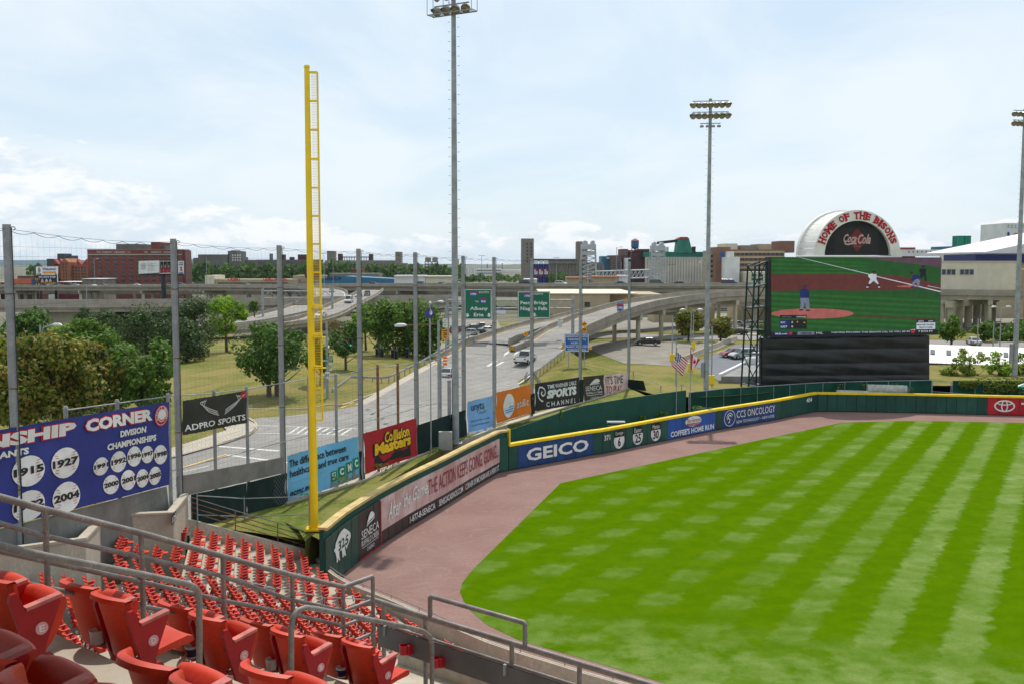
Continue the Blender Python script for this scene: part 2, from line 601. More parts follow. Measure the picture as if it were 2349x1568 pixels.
def field_mat():
	m = bpy.data.materials.new('mown outfield grass')
	m.use_nodes = True
	t = NT(m.node_tree)
	bs = m.node_tree.nodes['Principled BSDF']
	p = t.new('ShaderNodeNewGeometry').outputs['Position']
	wob = t.new('ShaderNodeTexNoise')
	t.put(wob.inputs['Vector'], p)
	wob.inputs['Scale'].default_value = 1.3
	wob.inputs['Detail'].default_value = 5
	wv = t.vm('SCALE', t.vm('SUBTRACT', wob.outputs[1], (0.5, 0.5, 0.5)))
	wv.node.inputs[3].default_value = 1.7
	q = t.vm('ADD', p, wv)
	x, y, z = t.sep(q)
	s1 = t.m('DIVIDE', t.m('SUBTRACT', t.m('MULTIPLY', x, 0.866), t.m('MULTIPLY', y, 0.5)), 4.0)
	s2 = t.m('DIVIDE', t.m('ADD', t.m('MULTIPLY', x, 0.14), t.m('MULTIPLY', y, 0.99)), 4.7)
	b1 = t.m('COSINE', t.m('MULTIPLY', t.m('ADD', s1, 2.21), 2*PI))
	b2 = t.m('COSINE', t.m('MULTIPLY', t.m('SUBTRACT', s2, 0.17), 2*PI))
	e1 = t.ss(b1, -0.3, 0.6)
	e2 = t.ss(b2, -0.45, 0.6)
	w = t.ss(t.m('ADD', t.m('MULTIPLY', x, 0.866), t.m('MULTIPLY', y, -0.3)), -12.0, 10.0)
	lo_ = t.m('MULTIPLY_ADD', w, 0.72, 0.08)
	keep = t.m('MULTIPLY_ADD', e2, t.m('SUBTRACT', 1.0, lo_), lo_)
	f = t.m('MULTIPLY', e1, keep)
	big = t.noise(p, 0.12, 4, 0.6)
	f = t.m('MULTIPLY', f, t.ss(big, 0.38, 0.6, 0.5, 1.0))
	f = t.m('MULTIPLY', f, t.ss(t.noise(p, 0.45, 5, 0.7), 0.3, 0.62, 0.7, 1.0))
	f = t.m('MULTIPLY', f, t.m('MULTIPLY_ADD', w, 0.57, 0.47))
	xx, yy, zz = t.sep(p)
	edge = t.m('ADD', t.m('MULTIPLY', xx, 0.23), t.m('MULTIPLY', yy, 0.973))
	near = t.ss(edge, 48.0, 54.5, 0.65, 0.0)
	f = t.m('MAXIMUM', f, t.m('MULTIPLY', near, t.ss(t.noise(p, 0.5, 4, 0.6), 0.35, 0.6)))
	fine = t.noise(p, 7.0, 4, 0.75)
	mid = t.noise(p, 0.7, 5, 0.65)
	dark = t.mix(t.ss(mid, 0.3, 0.7), (0.056, 0.125, 0.0008), (0.080, 0.148, 0.0012))
	light = t.mix(t.ss(mid, 0.3, 0.7), (0.135, 0.205, 0.042), (0.200, 0.262, 0.090))
	c = t.mix(f, dark, light)  # mowing nap: its directional sheen is put into the dark and light colours
	c = t.mix(t.m('MULTIPLY', t.ss(fine, 0.35, 0.72), 0.3), c, (0.045, 0.10, 0.0005))
	t.l.new(c, bs.inputs['Base Color'])
	bs.inputs['Roughness'].default_value = 0.95
	bs.inputs['Specular IOR Level'].default_value = 0.0
	bn = t.new('ShaderNodeBump')
	bn.inputs['Strength'].default_value = 0.5
	bn.inputs['Distance'].default_value = 0.04
	t.l.new(t.noise(p, 18.0, 3, 0.7), bn.inputs['Height'])
	t.l.new(bn.outputs[0], bs.inputs['Normal'])
	return m
def track_mat():
	m = bpy.data.materials.new('crushed brick warning track')
	m.use_nodes = True
	t = NT(m.node_tree)
	bs = m.node_tree.nodes['Principled BSDF']
	p = t.new('ShaderNodeNewGeometry').outputs['Position']
	n1 = t.noise(p, 0.25, 5, 0.6)
	n2 = t.noise(p, 5.0, 5, 0.75)
	wn = t.new('ShaderNodeTexNoise')
	t.put(wn.inputs['Vector'], p)
	wn.inputs['Scale'].default_value = 0.22
	wn.inputs['Detail'].default_value = 2
	wv = t.vm('SCALE', t.vm('SUBTRACT', wn.outputs[1], (0.5, 0.5, 0.5)))
	wv.node.inputs[3].default_value = 9.0
	wav = t.new('ShaderNodeTexWave', wave_type='RINGS', rings_direction='Z')
	t.put(wav.inputs['Vector'], t.vm('ADD', p, wv))
	wav.inputs['Scale'].default_value = 0.42
	wav.inputs['Distortion'].default_value = 1.5
	wav.inputs['Detail'].default_value = 3
	c = t.mix(t.ss(n1, 0.3, 0.7), (0.225, 0.132, 0.112), (0.268, 0.166, 0.142))
	c = t.mix(t.m('MULTIPLY', t.ss(wav.outputs[1], 0.78, 1.0), 0.4), c, (0.29, 0.205, 0.185))
	c = t.mix(t.m('MULTIPLY', t.ss(n2, 0.35, 0.7), 0.4), c, (0.15, 0.085, 0.078))
	t.l.new(c, bs.inputs['Base Color'])
	bs.inputs['Roughness'].default_value = 0.95
	bs.inputs['Specular IOR Level'].default_value = 0.1
	bn = t.new('ShaderNodeBump')
	bn.inputs['Strength'].default_value = 0.4
	bn.inputs['Distance'].default_value = 0.03
	t.l.new(n2, bn.inputs['Height'])
	t.l.new(bn.outputs[0], bs.inputs['Normal'])
	return m
FIELD = field_mat()
TRACK = track_mat()
def flat_poly(name, pts, mat, kind='structure', z=None):
	"""sheet with an irregular outline"""
	bm = bmesh.new()
	vs = [bm.verts.new((p[0], p[1], p[2] if z is None else z)) for p in pts]
	bm.faces.new(vs)
	bmesh.ops.triangulate(bm, faces=bm.faces[:])
	me = bpy.data.meshes.new(name)
	bm.to_mesh(me)
	bm.free()
	me.materials.append(mat)
	o = link(bpy.data.objects.new(name, me))
	WL[o.name] = Vector((0, 0, 0))
	if kind:
		o['kind'] = kind
	return o
# ---------------------------------------------------------------- land and playing field
mb = MB()
mb.face([(-12000, -2000, -9), (12000, -2000, -9), (12000, 13000, -9), (-12000, 13000, -9)])
tag(mb.build('ground', LAND), kind='structure')
track_out = [(-11.0, 58), (-10.9, 66), (-3, 97), (3, 105), (46, 134), (90, 134), (150, 120), (150, 10), (10, 10), (4, 43), (-1, 46.6), (-6.5, 53), (-9.5, 56)]
flat_poly('warning_track', track_out, TRACK, z=0.0)
gpx = [(1286, 1107), (1500, 1061), (1762, 1004), (1932, 968), (2020, 965.5), (2109, 964), (2349, 969), (2600, 977)]
grass_pts = [PZ(x, y, 0) for x, y in gpx]+[Vector((140, 110, 0)), Vector((140, 5, 0)), Vector((30, 20, 0))]
gl = [PZ(x, y, 0) for x, y in [(1700, 1625), (1530, 1568), (1361, 1517), (1190, 1467), (1118, 1433), (1077, 1398), (1063, 1376), (1055, 1356), (1060, 1336), (1085, 1305), (1174, 1217)]]
grass_pts += gl
flat_poly('outfield_grass', [(p.x, p.y) for p in grass_pts], FIELD, z=0.012) if False else None
flat_poly('outfield_grass', [(p.x, p.y, 0.012) for p in grass_pts], FIELD)
WPX = [(735, 1372), (787, 1318), (818, 1292.5), (870, 1253), (940, 1207), (1015, 1163), (1080, 1122), (1145, 1083.5), (1188, 1075), (1360, 1043), (1383, 1040), (1531, 1009), (1641, 986.5), (1656, 984), (1777, 963), (1872, 943), (2000, 944.7), (2130, 947.3), (2262, 950.6), (2360, 953), (2520, 957.5), (2700, 963)]
WW = [PZ(x, y, 0) for x, y in WPX]
WS = [0]
for a_, b_ in zip(WW, WW[1:]):
	WS.append(WS[-1]+(b_-a_).length)
def wall_s(px):
	for (xa, _), (xb, _), A, B, s in zip(WPX, WPX[1:], WW, WW[1:], WS):
		if px <= xb or xb == WPX[-1][0]:
			p = HIT(px, 1000, A, B)
			return s+(Vector((p.x, p.y, 0))-A).dot((B-A).normalized())
def wall_at(s):
	for i in range(len(WS)-1):
		if s <= WS[i+1] or i == len(WS)-2:
			d = (WW[i+1]-WW[i]).normalized()
			return WW[i]+d*(s-WS[i]), d
	return WW[-1], d
class WallQuad:
	"""print surface on the pads between two arc lengths"""
	def __init__(s, s0, s1, z0, z1):
		s.s0, s.s1, s.z0, s.z1 = s0, s1, z0, z1
	def at(s, u, v, off=0.0):
		p, d = wall_at(s.s0+(s.s1-s.s0)*u)
		n = Vector((d.y, -d.x, 0))
		return Vector((p.x, p.y, 0))+n*(0.075+off)+Vector((0, 0, s.z0+(s.z1-s.z0)*v))
	def size(s):
		return s.s1-s.s0, s.z1-s.z0
def wall_run(root, segs, ztop, cap0, capz, capmat, deep=0.16):
	"""segs: (px0, px1, material[, lower material, split height])"""
	for seg in segs:
		a, b = wall_s(seg[0]), wall_s(seg[1])
		n = max(1, round((b-a)/1.24))
		for i in range(n):
			s0, s1 = a+(b-a)*i/n+0.012, a+(b-a)*(i+1)/n-0.012
			j = random.uniform(-0.012, 0.012)
			zs = [(0.10, ztop, seg[2])] if len(seg) == 3 else [(0.10, seg[4], seg[3]), (seg[4]+0.004, ztop, seg[2])]
			for z0, z1, mt in zs:
				m = MB()
				p0, d0 = wall_at(s0)
				p1, d1 = wall_at(s1)
				nn = Vector(((d0+d1).y, -(d0+d1).x, 0)).normalized()
				q0 = Vector((p0.x, p0.y, z0))
				q1 = Vector((p1.x, p1.y, z0))
				dn = nn*(0.03+j)
				H = Vector((0, 0, z1-z0))
				e = (q1-q0).normalized()*0.03
				back = [q0-nn*0.09, q1-nn*0.09, q1-nn*0.09+H, q0-nn*0.09+H]
				mid = [q0+dn*0.6, q1+dn*0.6, q1+dn*0.6+H, q0+dn*0.6+H]
				up = Vector((0, 0, 0.03))
				fr = [q0+dn*1.5+e+up, q1+dn*1.5-e+up, q1+dn*1.5-e+H-up, q0+dn*1.5+e+H-up]
				vs = back+mid+fr
				fs = [(8, 9, 10, 11)]
				for k in range(4):
					k2 = (k+1) % 4
					fs += [(k, k2, 4+k2, 4+k), (4+k, 4+k2, 8+k2, 8+k)]
				m.add(vs, fs)
				m.build('wall_pad', mt, root)
	A, B = wall_s(segs[0][0]), wall_s(segs[-1][1])
	n = max(1, round((B-A)/1.25))
	bk = MB()
	for i in range(n):
		s0, s1 = A+(B-A)*i/n, A+(B-A)*(i+1)/n
		p0, d0 = wall_at(s0)
		p1, d1 = wall_at(s1)
		n0 = Vector((d0.y, -d0.x, 0))
		o = p0-n0*0.35
		bk.obox((o.x, o.y, 0.0), p1-p0, n0*0.25, (0, 0, cap0))
		c = MB()
		e = (p1-p0)*0.006
		o = p0-n0*0.42+e
		c.obox((o.x, o.y, cap0), p1-p0-e*2, n0*0.40, (0, 0, capz-cap0))
		c.obox((o.x+n0.x*0.402, o.y+n0.y*0.402, cap0-0.05), p1-p0-e*2, n0*deep, (0, 0, capz-cap0+0.03))
		c.build('cap_rail', capmat, root)
	bk.build('backing_wall', GREENP, root)
	return A, B
GREENS = GREENPAD
wl = thing('outfield_wall', 'tall padded green wall section with pink and dark brown adverts running from the yellow foul pole', 'wall', WW[1])
wall_run(wl, [(742, 818, GREENS), (818, 870, BROWNPAD), (870, 1145, PINKPAD, BROWNPAD, 1.0), (1145, 1166, GREENS)], 3.22, 3.80, 3.95, TANCAP)
wc = thing('outfield_wall', 'lower padded wall section carrying the blue and white adverts from the yellow step to the 404 corner', 'wall', WW[9])
wall_run(wc, [(1167, 1188, GREENS), (1188, 1360, BLUEPAD), (1360, 1531, GREENS), (1531, 1641, BLUEPAD2), (1641, 1656, GREENS), (1656, 1777, BLUEPAD), (1777, 1872, GREENS)], 2.36, 2.37, 2.58, YELCAP)
wr = thing('outfield_wall', 'plain green padded wall section under the video board ending in red pads', 'wall', WW[16])
wall_run(wr, [(1872, 2262, GREENS), (2262, 2560, REDPAD)], 2.34, 2.35, 2.56, YELCAP)
st = MB()
p_, d_ = wall_at(wall_s(1166))
n_ = Vector((d_.y, -d_.x, 0))
st.obox((p_.x+n_.x*0.14, p_.y+n_.y*0.14, 2.4), d_*0.16, -n_*0.4, (0, 0, 1.6))
st.build('step_trim', YELCAP, wl)
# ---- print on the wall pads
P_ = M('dark pink print', (0.30, 0.02, 0.05), 0.6, 0.08, 1.0)
q = WallQuad(wall_s(742), wall_s(818), 0.1, 3.22)
m = MB()
bz = [(785, 150), (805, 160), (825, 175), (842, 195), (845, 230), (835, 265), (825, 300), (815, 325), (808, 352), (803, 362), (800, 342), (788, 325), (789, 370), (792, 405), (795, 432), (785, 437), (779, 410), (776, 447), (765, 447), (763, 410), (760, 372), (745, 372), (736, 385), (736, 425), (742, 472), (732, 477), (724, 440), (722, 492), (711, 494), (712, 455), (705, 420), (700, 385), (690, 378), (687, 352), (700, 340), (702, 300), (715, 260), (735, 210), (757, 175)]
pts = []
for x, y in bz:
	base, top = 470+(925-x)*1.05, 10+(925-x)*.72
	px = (1024+x/2.292)/1.744
	pts.append(((wall_s(px)-q.s0)/(q.s1-q.s0), (base-y)/(base-top)))
blob(m, q, pts, 0.015)
m.build('bison_silhouette', WHITE, wl)
m = MB()
u325 = [(wall_s((1024+x/2.292)/1.744)-q.s0)/(q.s1-q.s0) for x in (728, 822)]
letters(m, q, '325', (u325[0], 0.56, u325[1], 0.76), 0.03, 0.03)
m.build('distance_number', GREENP, wl)
q = WallQuad(wall_s(818), wall_s(870), 0.1, 3.22)
m = MB()
letters(m, q, 'SENECA', (0.10, 0.42, 0.88, 0.60), 0.02)
letters(m, q, 'BUFFALO CREEK', (0.10, 0.27, 0.88, 0.385), 0.02)
letters(m, q, 'CASINO', (0.33, 0.10, 0.66, 0.18), 0.02)
blob(m, q, [(0.12, 0.225), (0.86, 0.225), (0.86, 0.235), (0.12, 0.235)], 0.02)
hat = [(.33, .68), (.36, .72), (.42, .82), (.50, .89), (.58, .89), (.66, .83), (.68, .77), (.60, .74), (.48, .73), (.40, .705)]
blob(m, q, hat, 0.02)
stroke(m, q, [(.33, .645), (.45, .685), (.58, .70), (.68, .735)], 0.08, 0.02)
m.build('advert_print', WHITE, wl)
m = MB()
blob(m, q, [(0.0, 0.0), (1.0, 0.0), (1.0, 0.025), (0.0, 0.025)], 0.02)
blob(m, q, [(0.965, 0.03), (1.0, 0.03), (1.0, 1.0), (0.965, 1.0)], 0.02)
m.build('advert_border', REDP, wl)
q = WallQuad(wall_s(870), wall_s(1145), 0.1, 3.22)
m = MB()
letters(m, q, 'THE ACTION KEEPS GOING, GOING...', (0.335, 0.42, 0.985, 0.88), 0.02, 0.0)
m.build('advert_print', P_, wl)
m = MB()
letters(m, q, 'After', (0.045, 0.44, 0.135, 0.84), 0.025, 0.012, 0.35)
letters(m, q, 'the', (0.155, 0.54, 0.205, 0.84), 0.025, 0.012, 0.35)
letters(m, q, 'Game,', (0.22, 0.50, 0.335, 0.90), 0.025, 0.012, 0.35)
letters(m, q, '1-877-8-SENECA', (0.20, 0.07, 0.385, 0.23), 0.02, 0.01)
letters(m, q, 'SENECACASINOS.COM', (0.415, 0.07, 0.625, 0.23), 0.02, 0.01)
letters(m, q, 'CORNER OF MICHIGAN AVE. & PERRY ST.', (0.65, 0.07, 0.99, 0.23), 0.02, 0.01)
m.build('advert_print', WHITE, wl)
m = MB()
for u in (0.40, 0.637):
	blob(m, q, [(u, .05), (u+.002, .05), (u+.002, .25), (u, .25)], 0.02)
m.build('divider_print', REDP, wl)
q = WallQuad(wall_s(1188), wall_s(1360), 0.1, 2.36)
m = MB()
letters(m, q, 'GEICO', (0.10, 0.22, 0.93, 0.76), 0.02, 0.03)
m.build('advert_print', WHITE, wc)
q = WallQuad(wall_s(1360), wall_s(1531), 0.1, 2.36)
m = MB()
letters(m, q, '371', (0.115, 0.55, 0.19, 0.80), 0.02, 0.02)
m.build('distance_number', WHITE, wc)
W371, H371 = q.size()
for cx, nm, num in ((0.31, 'Carnegie', '6'), (0.565, 'Easter', '25'), (0.82, 'Manto', '30')):
	m = MB()
	blob(m, q, ell(cx, 0.44, 0.86/W371, 0.86/H371, 22), 0.012)
	m.build('baseball_emblem', WHITE, wc)
	m = MB()
	blob(m, q, [(cx-0.8/W371, .60), (cx+0.8/W371, .60), (cx+0.78/W371, .84), (cx+0.45/W371, .95), (cx-0.45/W371, .95), (cx-0.78/W371, .84)], 0.022)
	m.build('name_panel', BLACK, wc)
	m = MB()
	letters(m, q, nm, (cx-0.62/W371, .66, cx+0.62/W371, .86), 0.034)
	m.build('player_name', WHITE, wc)
	m = MB()
	w = 0.24 if len(num) == 1 else 0.5
	letters(m, q, num, (cx-w/W371, .16, cx+w/W371, .58), 0.034, 0.03)
	m.build('retired_number', BLACK, wc)
	m = MB()
	for sg in (-1, 1):
		for k in range(6):
			v = .14+.09*k
			uu = cx+sg*(0.62+0.12*abs(math.cos(k)))/W371*0.9
			blob(m, q, [(uu-.005, v), (uu+.005, v+.02), (uu+.005, v+.045), (uu-.005, v+.025)], 0.02)
	m.build('stitching', REDP, wc)
q = WallQuad(wall_s(1531), wall_s(1641), 0.1, 2.36)
m = MB()
letters(m, q, "COFFEE'S HOME RUN", (0.05, 0.08, 0.95, 0.36), 0.02, 0.03)
blob(m, q, ell(0.51, 0.68, 0.165, 0.26, 24), 0.015)
m.build('advert_print', WHITE, wc)
m = MB()
letters(m, q, 'Tim Hortons', (0.37, 0.62, 0.66, 0.84), 0.03, 0.012, 0.3)
blob(m, q, [(.38, .47), (.64, .43), (.66, .57), (.37, .60)], 0.024)
m.build('advert_lettering', M('deep red print', (0.30, 0.02, 0.02), 0.6), wc)
m = MB()
letters(m, q, 'CAFE & BAKE SHOP', (0.40, 0.485, 0.63, 0.555), 0.036)
m.build('advert_lettering', WHITE, wc)
q = WallQuad(wall_s(1656), wall_s(1777), 0.1, 2.36)
m = MB()
letters(m, q, 'CCS ONCOLOGY', (0.25, 0.44, 0.985, 0.82), 0.02, 0.0)
letters(m, q, 'NEW TECHNOLOGY ~ NEW HOPE', (0.25, 0.15, 0.97, 0.30), 0.02, 0.0)
ring(m, q, 0.125, 0.5, 0.10, 0.43, 0.007, 0.02)
stroke(m, q, smooth_path([(.15, .55, 0), (.135, .64, 0), (.105, .62, 0), (.10, .52, 0), (.125, .42, 0), (.12, .30, 0), (.10, .26, 0)], 4) and [(p.x, p.y) for p in smooth_path([(.15, .55, 0), (.135, .64, 0), (.105, .62, 0), (.10, .52, 0), (.125, .42, 0), (.12, .30, 0), (.10, .26, 0)], 4)], 0.12, 0.02)
stroke(m, q, [(p.x, p.y) for p in smooth_path([(.175, .62, 0), (.14, .76, 0), (.09, .70, 0), (.075, .54, 0), (.09, .42, 0)], 4)], 0.09, 0.02)
m.build('advert_print', WHITE, wc)
q = WallQuad(wall_s(1777), wall_s(1872), 0.1, 2.36)
m = MB()
letters(m, q, '404', (0.72, 0.60, 0.86, 0.86), 0.02, 0.02)
m.build('distance_number', WHITE, wc)
q = WallQuad(wall_s(2262), wall_s(2560), 0.1, 2.34)
m = MB()
W_, H_ = q.size()
ring(m, q, 0.135, 0.5, 1.25/W_*1.0, 0.34, 0.012, 0.02, 32)
ring(m, q, 0.135, 0.5, 0.42/W_, 0.34, 0.010, 0.022, 28)
ring(m, q, 0.135, 0.68, 0.95/W_, 0.15, 0.010, 0.024, 28)
letters(m, q, 'TOYOTA', (0.265, 0.26, 0.95, 0.72), 0.02, 0.045)
m.build('advert_print', WHITE, wr)
# ---- green back wall of the bullpen, green mesh fence beyond it
BWP = [(1140, 95.0, 3.15), (1174, 96.5, 3.25), (1249, 100.5, 3.75), (1327, 105.5, 4.2), (1442, 111.5, 4.3), (1577, 118.5, 4.3)]
bw = thing('bullpen_wall', 'high plain dark green board wall standing behind the advert wall', 'wall', ((1249-CX)/F*100.5, 100.5, 0))
pts = [Vector(((x-CX)/F*y, y, z)) for x, y, z in BWP]
pr = resample(pts, 2.44)
for a, b in zip(pr, pr[1:]):
	m = MB()
	n = Vector((b.y-a.y, a.x-b.x, 0)).normalized()
	e = (b-a)*0.004
	m.prism([(a.x+e.x, a.y+e.y, 0.2), (b.x-e.x, b.y-e.y, 0.2), (b.x-e.x, b.y-e.y, b.z), (a.x+e.x, a.y+e.y, a.z)], -n*0.12)
	m.build('wall_board', GREENP, bw)
m = MB()
m.face([(-3.5, 95.6, 0.25), (3, 101, 0.25), (20.5, 119, 0.25), (44, 138, 0.25), (60, 138, 0.25), (60, 128.5, 0.25), (40.0, 131.2, 0.25), (20, 114.5, 0.25), (9, 103, 0.25), (0.6, 95.0, 0.25)])
tag(m.build('bullpen_floor', GRASSV), kind='structure')
# ---------------------------------------------------------------- land outside the park, streets, ramps
FP = [(-23.5, 25), (-21.3, 42), (-19.4, 57), (-15.8, 67.5), (-11.5, 74.5), (-8.2, 84.5), (-4.55, 92.5), (-1.8, 98.5), (2.1, 106), (8.07, 117), (15.5, 131), (18.5, 124), (23.5, 124.5), (34, 131.5), (40.5, 137), (60, 139), (75, 139.5), (160, 135)]
inner = resample([Vector((x, y, 0)) for x, y in FP], 2.0)
rad = [0, 1.5, 3, 5, 8, 11, 15, 20, 26, 33, 41, 50, 60, 72, 86, 102, 120, 145, 175, 210, 260, 330, 430, 600, 900, 1500, 3000, 6000, 9500]
vs, fs = [], []
for p in inner:
	d = Vector((p.x, p.y, 0)).normalized()
	for r in rad:
		w = p+d*r
		vs.append((w.x, w.y, zt(w.x, w.y)))
n = len(rad)
for i in range(len(inner)-1):
	for j in range(n-1):
		fs.append((i*n+j, (i+1)*n+j, (i+1)*n+j+1, i*n+j+1))
m = MB()
m.add(vs, fs)
o = m.build('terrain', [GRASSD, LAND])
for p in o.data.polygons:
	if p.center.y > 290 or p.center.x < -170:
		p.material_index = 1
	p.use_smooth = True
tag(o, kind='structure')
m = MB()
A = resample([Vector((x, y, 3.0)) for x, y in FP[3:11]], 2.0)
B = [Vector((-12.4, 58.5, 2.9)), Vector((-11.45, 64.5, 3.1)), Vector((-3.5, 97.1, 3.4)), Vector((-1, 99.5, 3.1)), Vector((4.5, 105.5, 3.1)), Vector((10, 112, 2.9)), Vector((17.5, 121, 2.8))]
L = [0]
for a, b in zip(B, B[1:]):
	L.append(L[-1]+(b-a).length)
B2 = []
N = len(A)
for i in range(N):
	s = L[-1]*i/(N-1)
	j = max(k for k in range(len(L)-1) if L[k] <= s+1e-6)
	B2.append(B[j].lerp(B[j+1], (s-L[j])/(L[j+1]-L[j])))
for k in range(4):
	t0, t1 = k/4, (k+1)/4
	m.strip([a.lerp(b, t0) for a, b in zip(A, B2)], [a.lerp(b, t1) for a, b in zip(A, B2)])
m.strip(A, [p+Vector((0, 0, -3.2)) for p in A])
m.strip(B2, [p+Vector((0, 0, -3.2)) for p in B2])
pp = [(-18.8, 57.6, 4.2), (-19.6, 57.6, 4.0), (-15.9, 67.6, 3.0), (-11.45, 66.5, 3.0), (-11.3, 63, 3.0), (-11.15, 60, 2.95), (-11.0, 57.9, 2.95), (-11.9, 60.4, 2.4), (-12.3, 60.5, 2.3)]
for a, b in zip(pp, pp[1:]+pp[:1]):
	m.face([a, b, (-14.6, 62.6, 3.0)])
o = m.build('grass_strip', GRASSV)
tag(o, kind='structure')
m = MB()
Ak = resample([Vector((x, y, 3.0)) for x, y in FP[3:11]], 3.0)
for a, b in zip(Ak, Ak[1:]):
	d = (b-a)
	nn = Vector((d.y, -d.x, 0)).normalized()
	m.obox(a+nn*0.45-Vector((0, 0, .4)), d*0.995, -nn*0.9, (0, 0, 0.52))
o = m.build('fence_kerb', CONC)
tag(o, kind='structure')
def ribbon(name, L, Rr, mat, lift=0.0, cols=4, kind='structure', parent=None):
	m = MB()
	for k in range(cols):
		m.strip([a.lerp(b, k/cols)+Vector((0, 0, lift)) for a, b in zip(L, Rr)], [a.lerp(b, (k+1)/cols)+Vector((0, 0, lift)) for a, b in zip(L, Rr)])
	o = m.build(name, mat, parent)
	if kind and parent is None:
		o['kind'] = kind
	return o
def even(pts, n):
	P = smooth_path(pts, 8)
	L = [0]
	for a, b in zip(P, P[1:]):
		L.append(L[-1]+(b-a).length)
	out = []
	j = 0
	for i in range(n+1):
		s = L[-1]*i/n
		while j < len(L)-2 and L[j+1] < s:
			j += 1
		out.append(P[j].lerp(P[j+1], (s-L[j])/max(1e-9, L[j+1]-L[j])))
	return out
def groundpoly(name, px, mat, z):
	return flat_poly(name, [PZ(x, y, z) for x, y in px], mat)
street = [(60, 1330), (300, 1090), (379, 1052), (415, 1044), (513, 1017), (575, 996.5), (590, 984), (586, 968), (560, 955), (480, 950), (440, 955), (440, 928), (565, 935), (590, 939), (702, 938), (750, 928), (782, 931), (885, 894), (953, 858)]
pts = [PZ(x, y, 3.05) for x, y in street]
pts += [Vector((-6.5, 130, 3.05)), Vector((3.2, 130, 3.05)), Vector((4.2, 113, 3.05)), Vector((0.5, 105.2, 3.05)), Vector((-5.2, 93.4, 3.05)), Vector((-9, 84.8, 3.05)), Vector((-12.3, 75, 3.05)), Vector((-16.6, 68, 3.05)), Vector((-20.5, 57.5, 3.05)), Vector((-23, 50, 3.05))]
flat_poly('street', pts, ASPH)
groundpoly('street', [(300, 925), (395, 893), (500, 878), (590, 860), (650, 845), (704, 830), (738, 815), (750, 800), (757, 785), (775, 786), (770, 806), (757, 826), (730, 842), (690, 864), (640, 881), (575, 892), (500, 901), (395, 918), (300, 955)], ASPH, 3.06)
def kerb(name, px, z=3.05, w=0.25, h=0.14, mat=None):
	P = resample([PZ(x, y, z) for x, y in px], 2.5)
	m = MB()
	for a, b in zip(P, P[1:]):
		d = b-a
		nn = Vector((d.y, -d.x, 0)).normalized()
		m.obox(a-nn*w/2-Vector((0, 0, .05)), d*0.997, nn*w, (0, 0, h+.05))
	o = m.build(name, mat or CONC)
	o['kind'] = 'structure'
kerb('kerb', [(300, 1090), (379, 1052), (415, 1044), (513, 1017), (575, 996.5), (590, 984), (586, 968), (560, 955)])
kerb('kerb', [(430, 926), (565, 936), (590, 940), (702, 939), (750, 929), (782, 931), (885, 894), (1002, 836)])
kerb('kerb', [(420, 890), (500, 880), (590, 862), (650, 846), (704, 832), (738, 818), (752, 800)])
kerb('kerb', [(772, 806), (757, 830), (730, 846), (690, 868), (640, 885), (575, 900), (500, 912)])
groundpoly('sidewalk', [(300, 1088), (379, 1050.5), (415, 1042.5), (513, 1015.5), (574, 995), (588, 983), (584, 970), (560, 957), (500, 965), (520, 985), (460, 1005), (380, 1030), (300, 1062)], WALKM, 3.19)
groundpoly('sidewalk', [(735, 816), (749, 800), (757, 784), (768, 784), (774, 790), (786, 798), (783, 812), (768, 824), (754, 833), (758, 815), (764, 800), (757, 797), (752, 806)], WALKM, 3.10)
def paint(name, quads, mat, z=3.058):
	m = MB()
	for qd in quads:
		m.face([PZ(x, y, z) for x, y in qd])
	o = m.build(name, mat)
	o['kind'] = 'structure'
	return o
def line(p0, p1, w=0.15, z=3.06):
	a, b = PZ(p0[0], p0[1], z), PZ(p1[0], p1[1], z)
	d = b-a
	n = Vector((d.y, -d.x, 0)).normalized()*w/2
	return [a+n, b+n, b-n, a-n]
m = MB()
for l in (((582, 974), (820, 982)), ((586, 992), (800, 997))):
	m.face(line(*l, w=0.2))
for i in range(8):
	x = 672+i*17
	m.face(line((x+16, 977+i*0.6), (x-8, 993+i*0.4), w=0.24))
m.face(line((498, 1022), (640, 1033), 0.55))
m.face(line((520, 1042), (660, 1060), 0.45))
m.face(line((415, 1082), (480, 1067), 0.14))
m.build('crosswalk_marking', LINEW)['kind'] = 'structure'
m = MB()
for l in (((379, 1083), (520, 1040)), ((782, 934), (822, 920))):
	m.face(line(*l, w=0.2))
m.build('yellow_marking', LINEY)['kind'] = 'structure'
SL = [PR(x, y) for x, y in [(822, 918), (885, 894), (1002, 834), (1033, 817.6), (1085, 785)]]
SL = [Vector((-17.0, 115, 3.06))]+SL[2:]
SR = [Vector((4.8, 115, 3.06))]+[PR(x, y) for x, y in [(1189, 880), (1224, 853), (1295, 799)]]
n_ = 26
CL, CR = even(SL, n_), even(SR, n_)
ribbon('carriageway', CL, CR, ASPH, 0.012, 6)
def skirt(name, pts, side, mat=None, out=5.0):
	m = MB()
	A, B = [], []
	for i, p in enumerate(pts):
		d = pts[min(i+1, len(pts)-1)]-pts[max(i-1, 0)]
		nn = Vector((d.y, -d.x, 0)).normalized()*side
		g = zt(p.x, p.y)-0.4
		o_ = nn*(0.3+max(0.5, (p.z-g)*1.7))
		A.append(p+Vector((0, 0, -0.02)))
		B.append(Vector((p.x+o_.x, p.y+o_.y, g)))
	for k in range(3):
		m.strip([a.lerp(b, k/3) for a, b in zip(A, B)], [a.lerp(b, (k+1)/3) for a, b in zip(A, B)])
	o = m.build(name, mat or GRASSD)
	o['kind'] = 'structure'
skirt('embankment', [p+Vector((-1.2, 0, 0)) for p in CL], -1)
ribbon('road_shoulder', [p+Vector((-1.3, 0, 0.005)) for p in CL], CL, WALKM, 0.004, 1)
skirt('embankment', CR, 1)
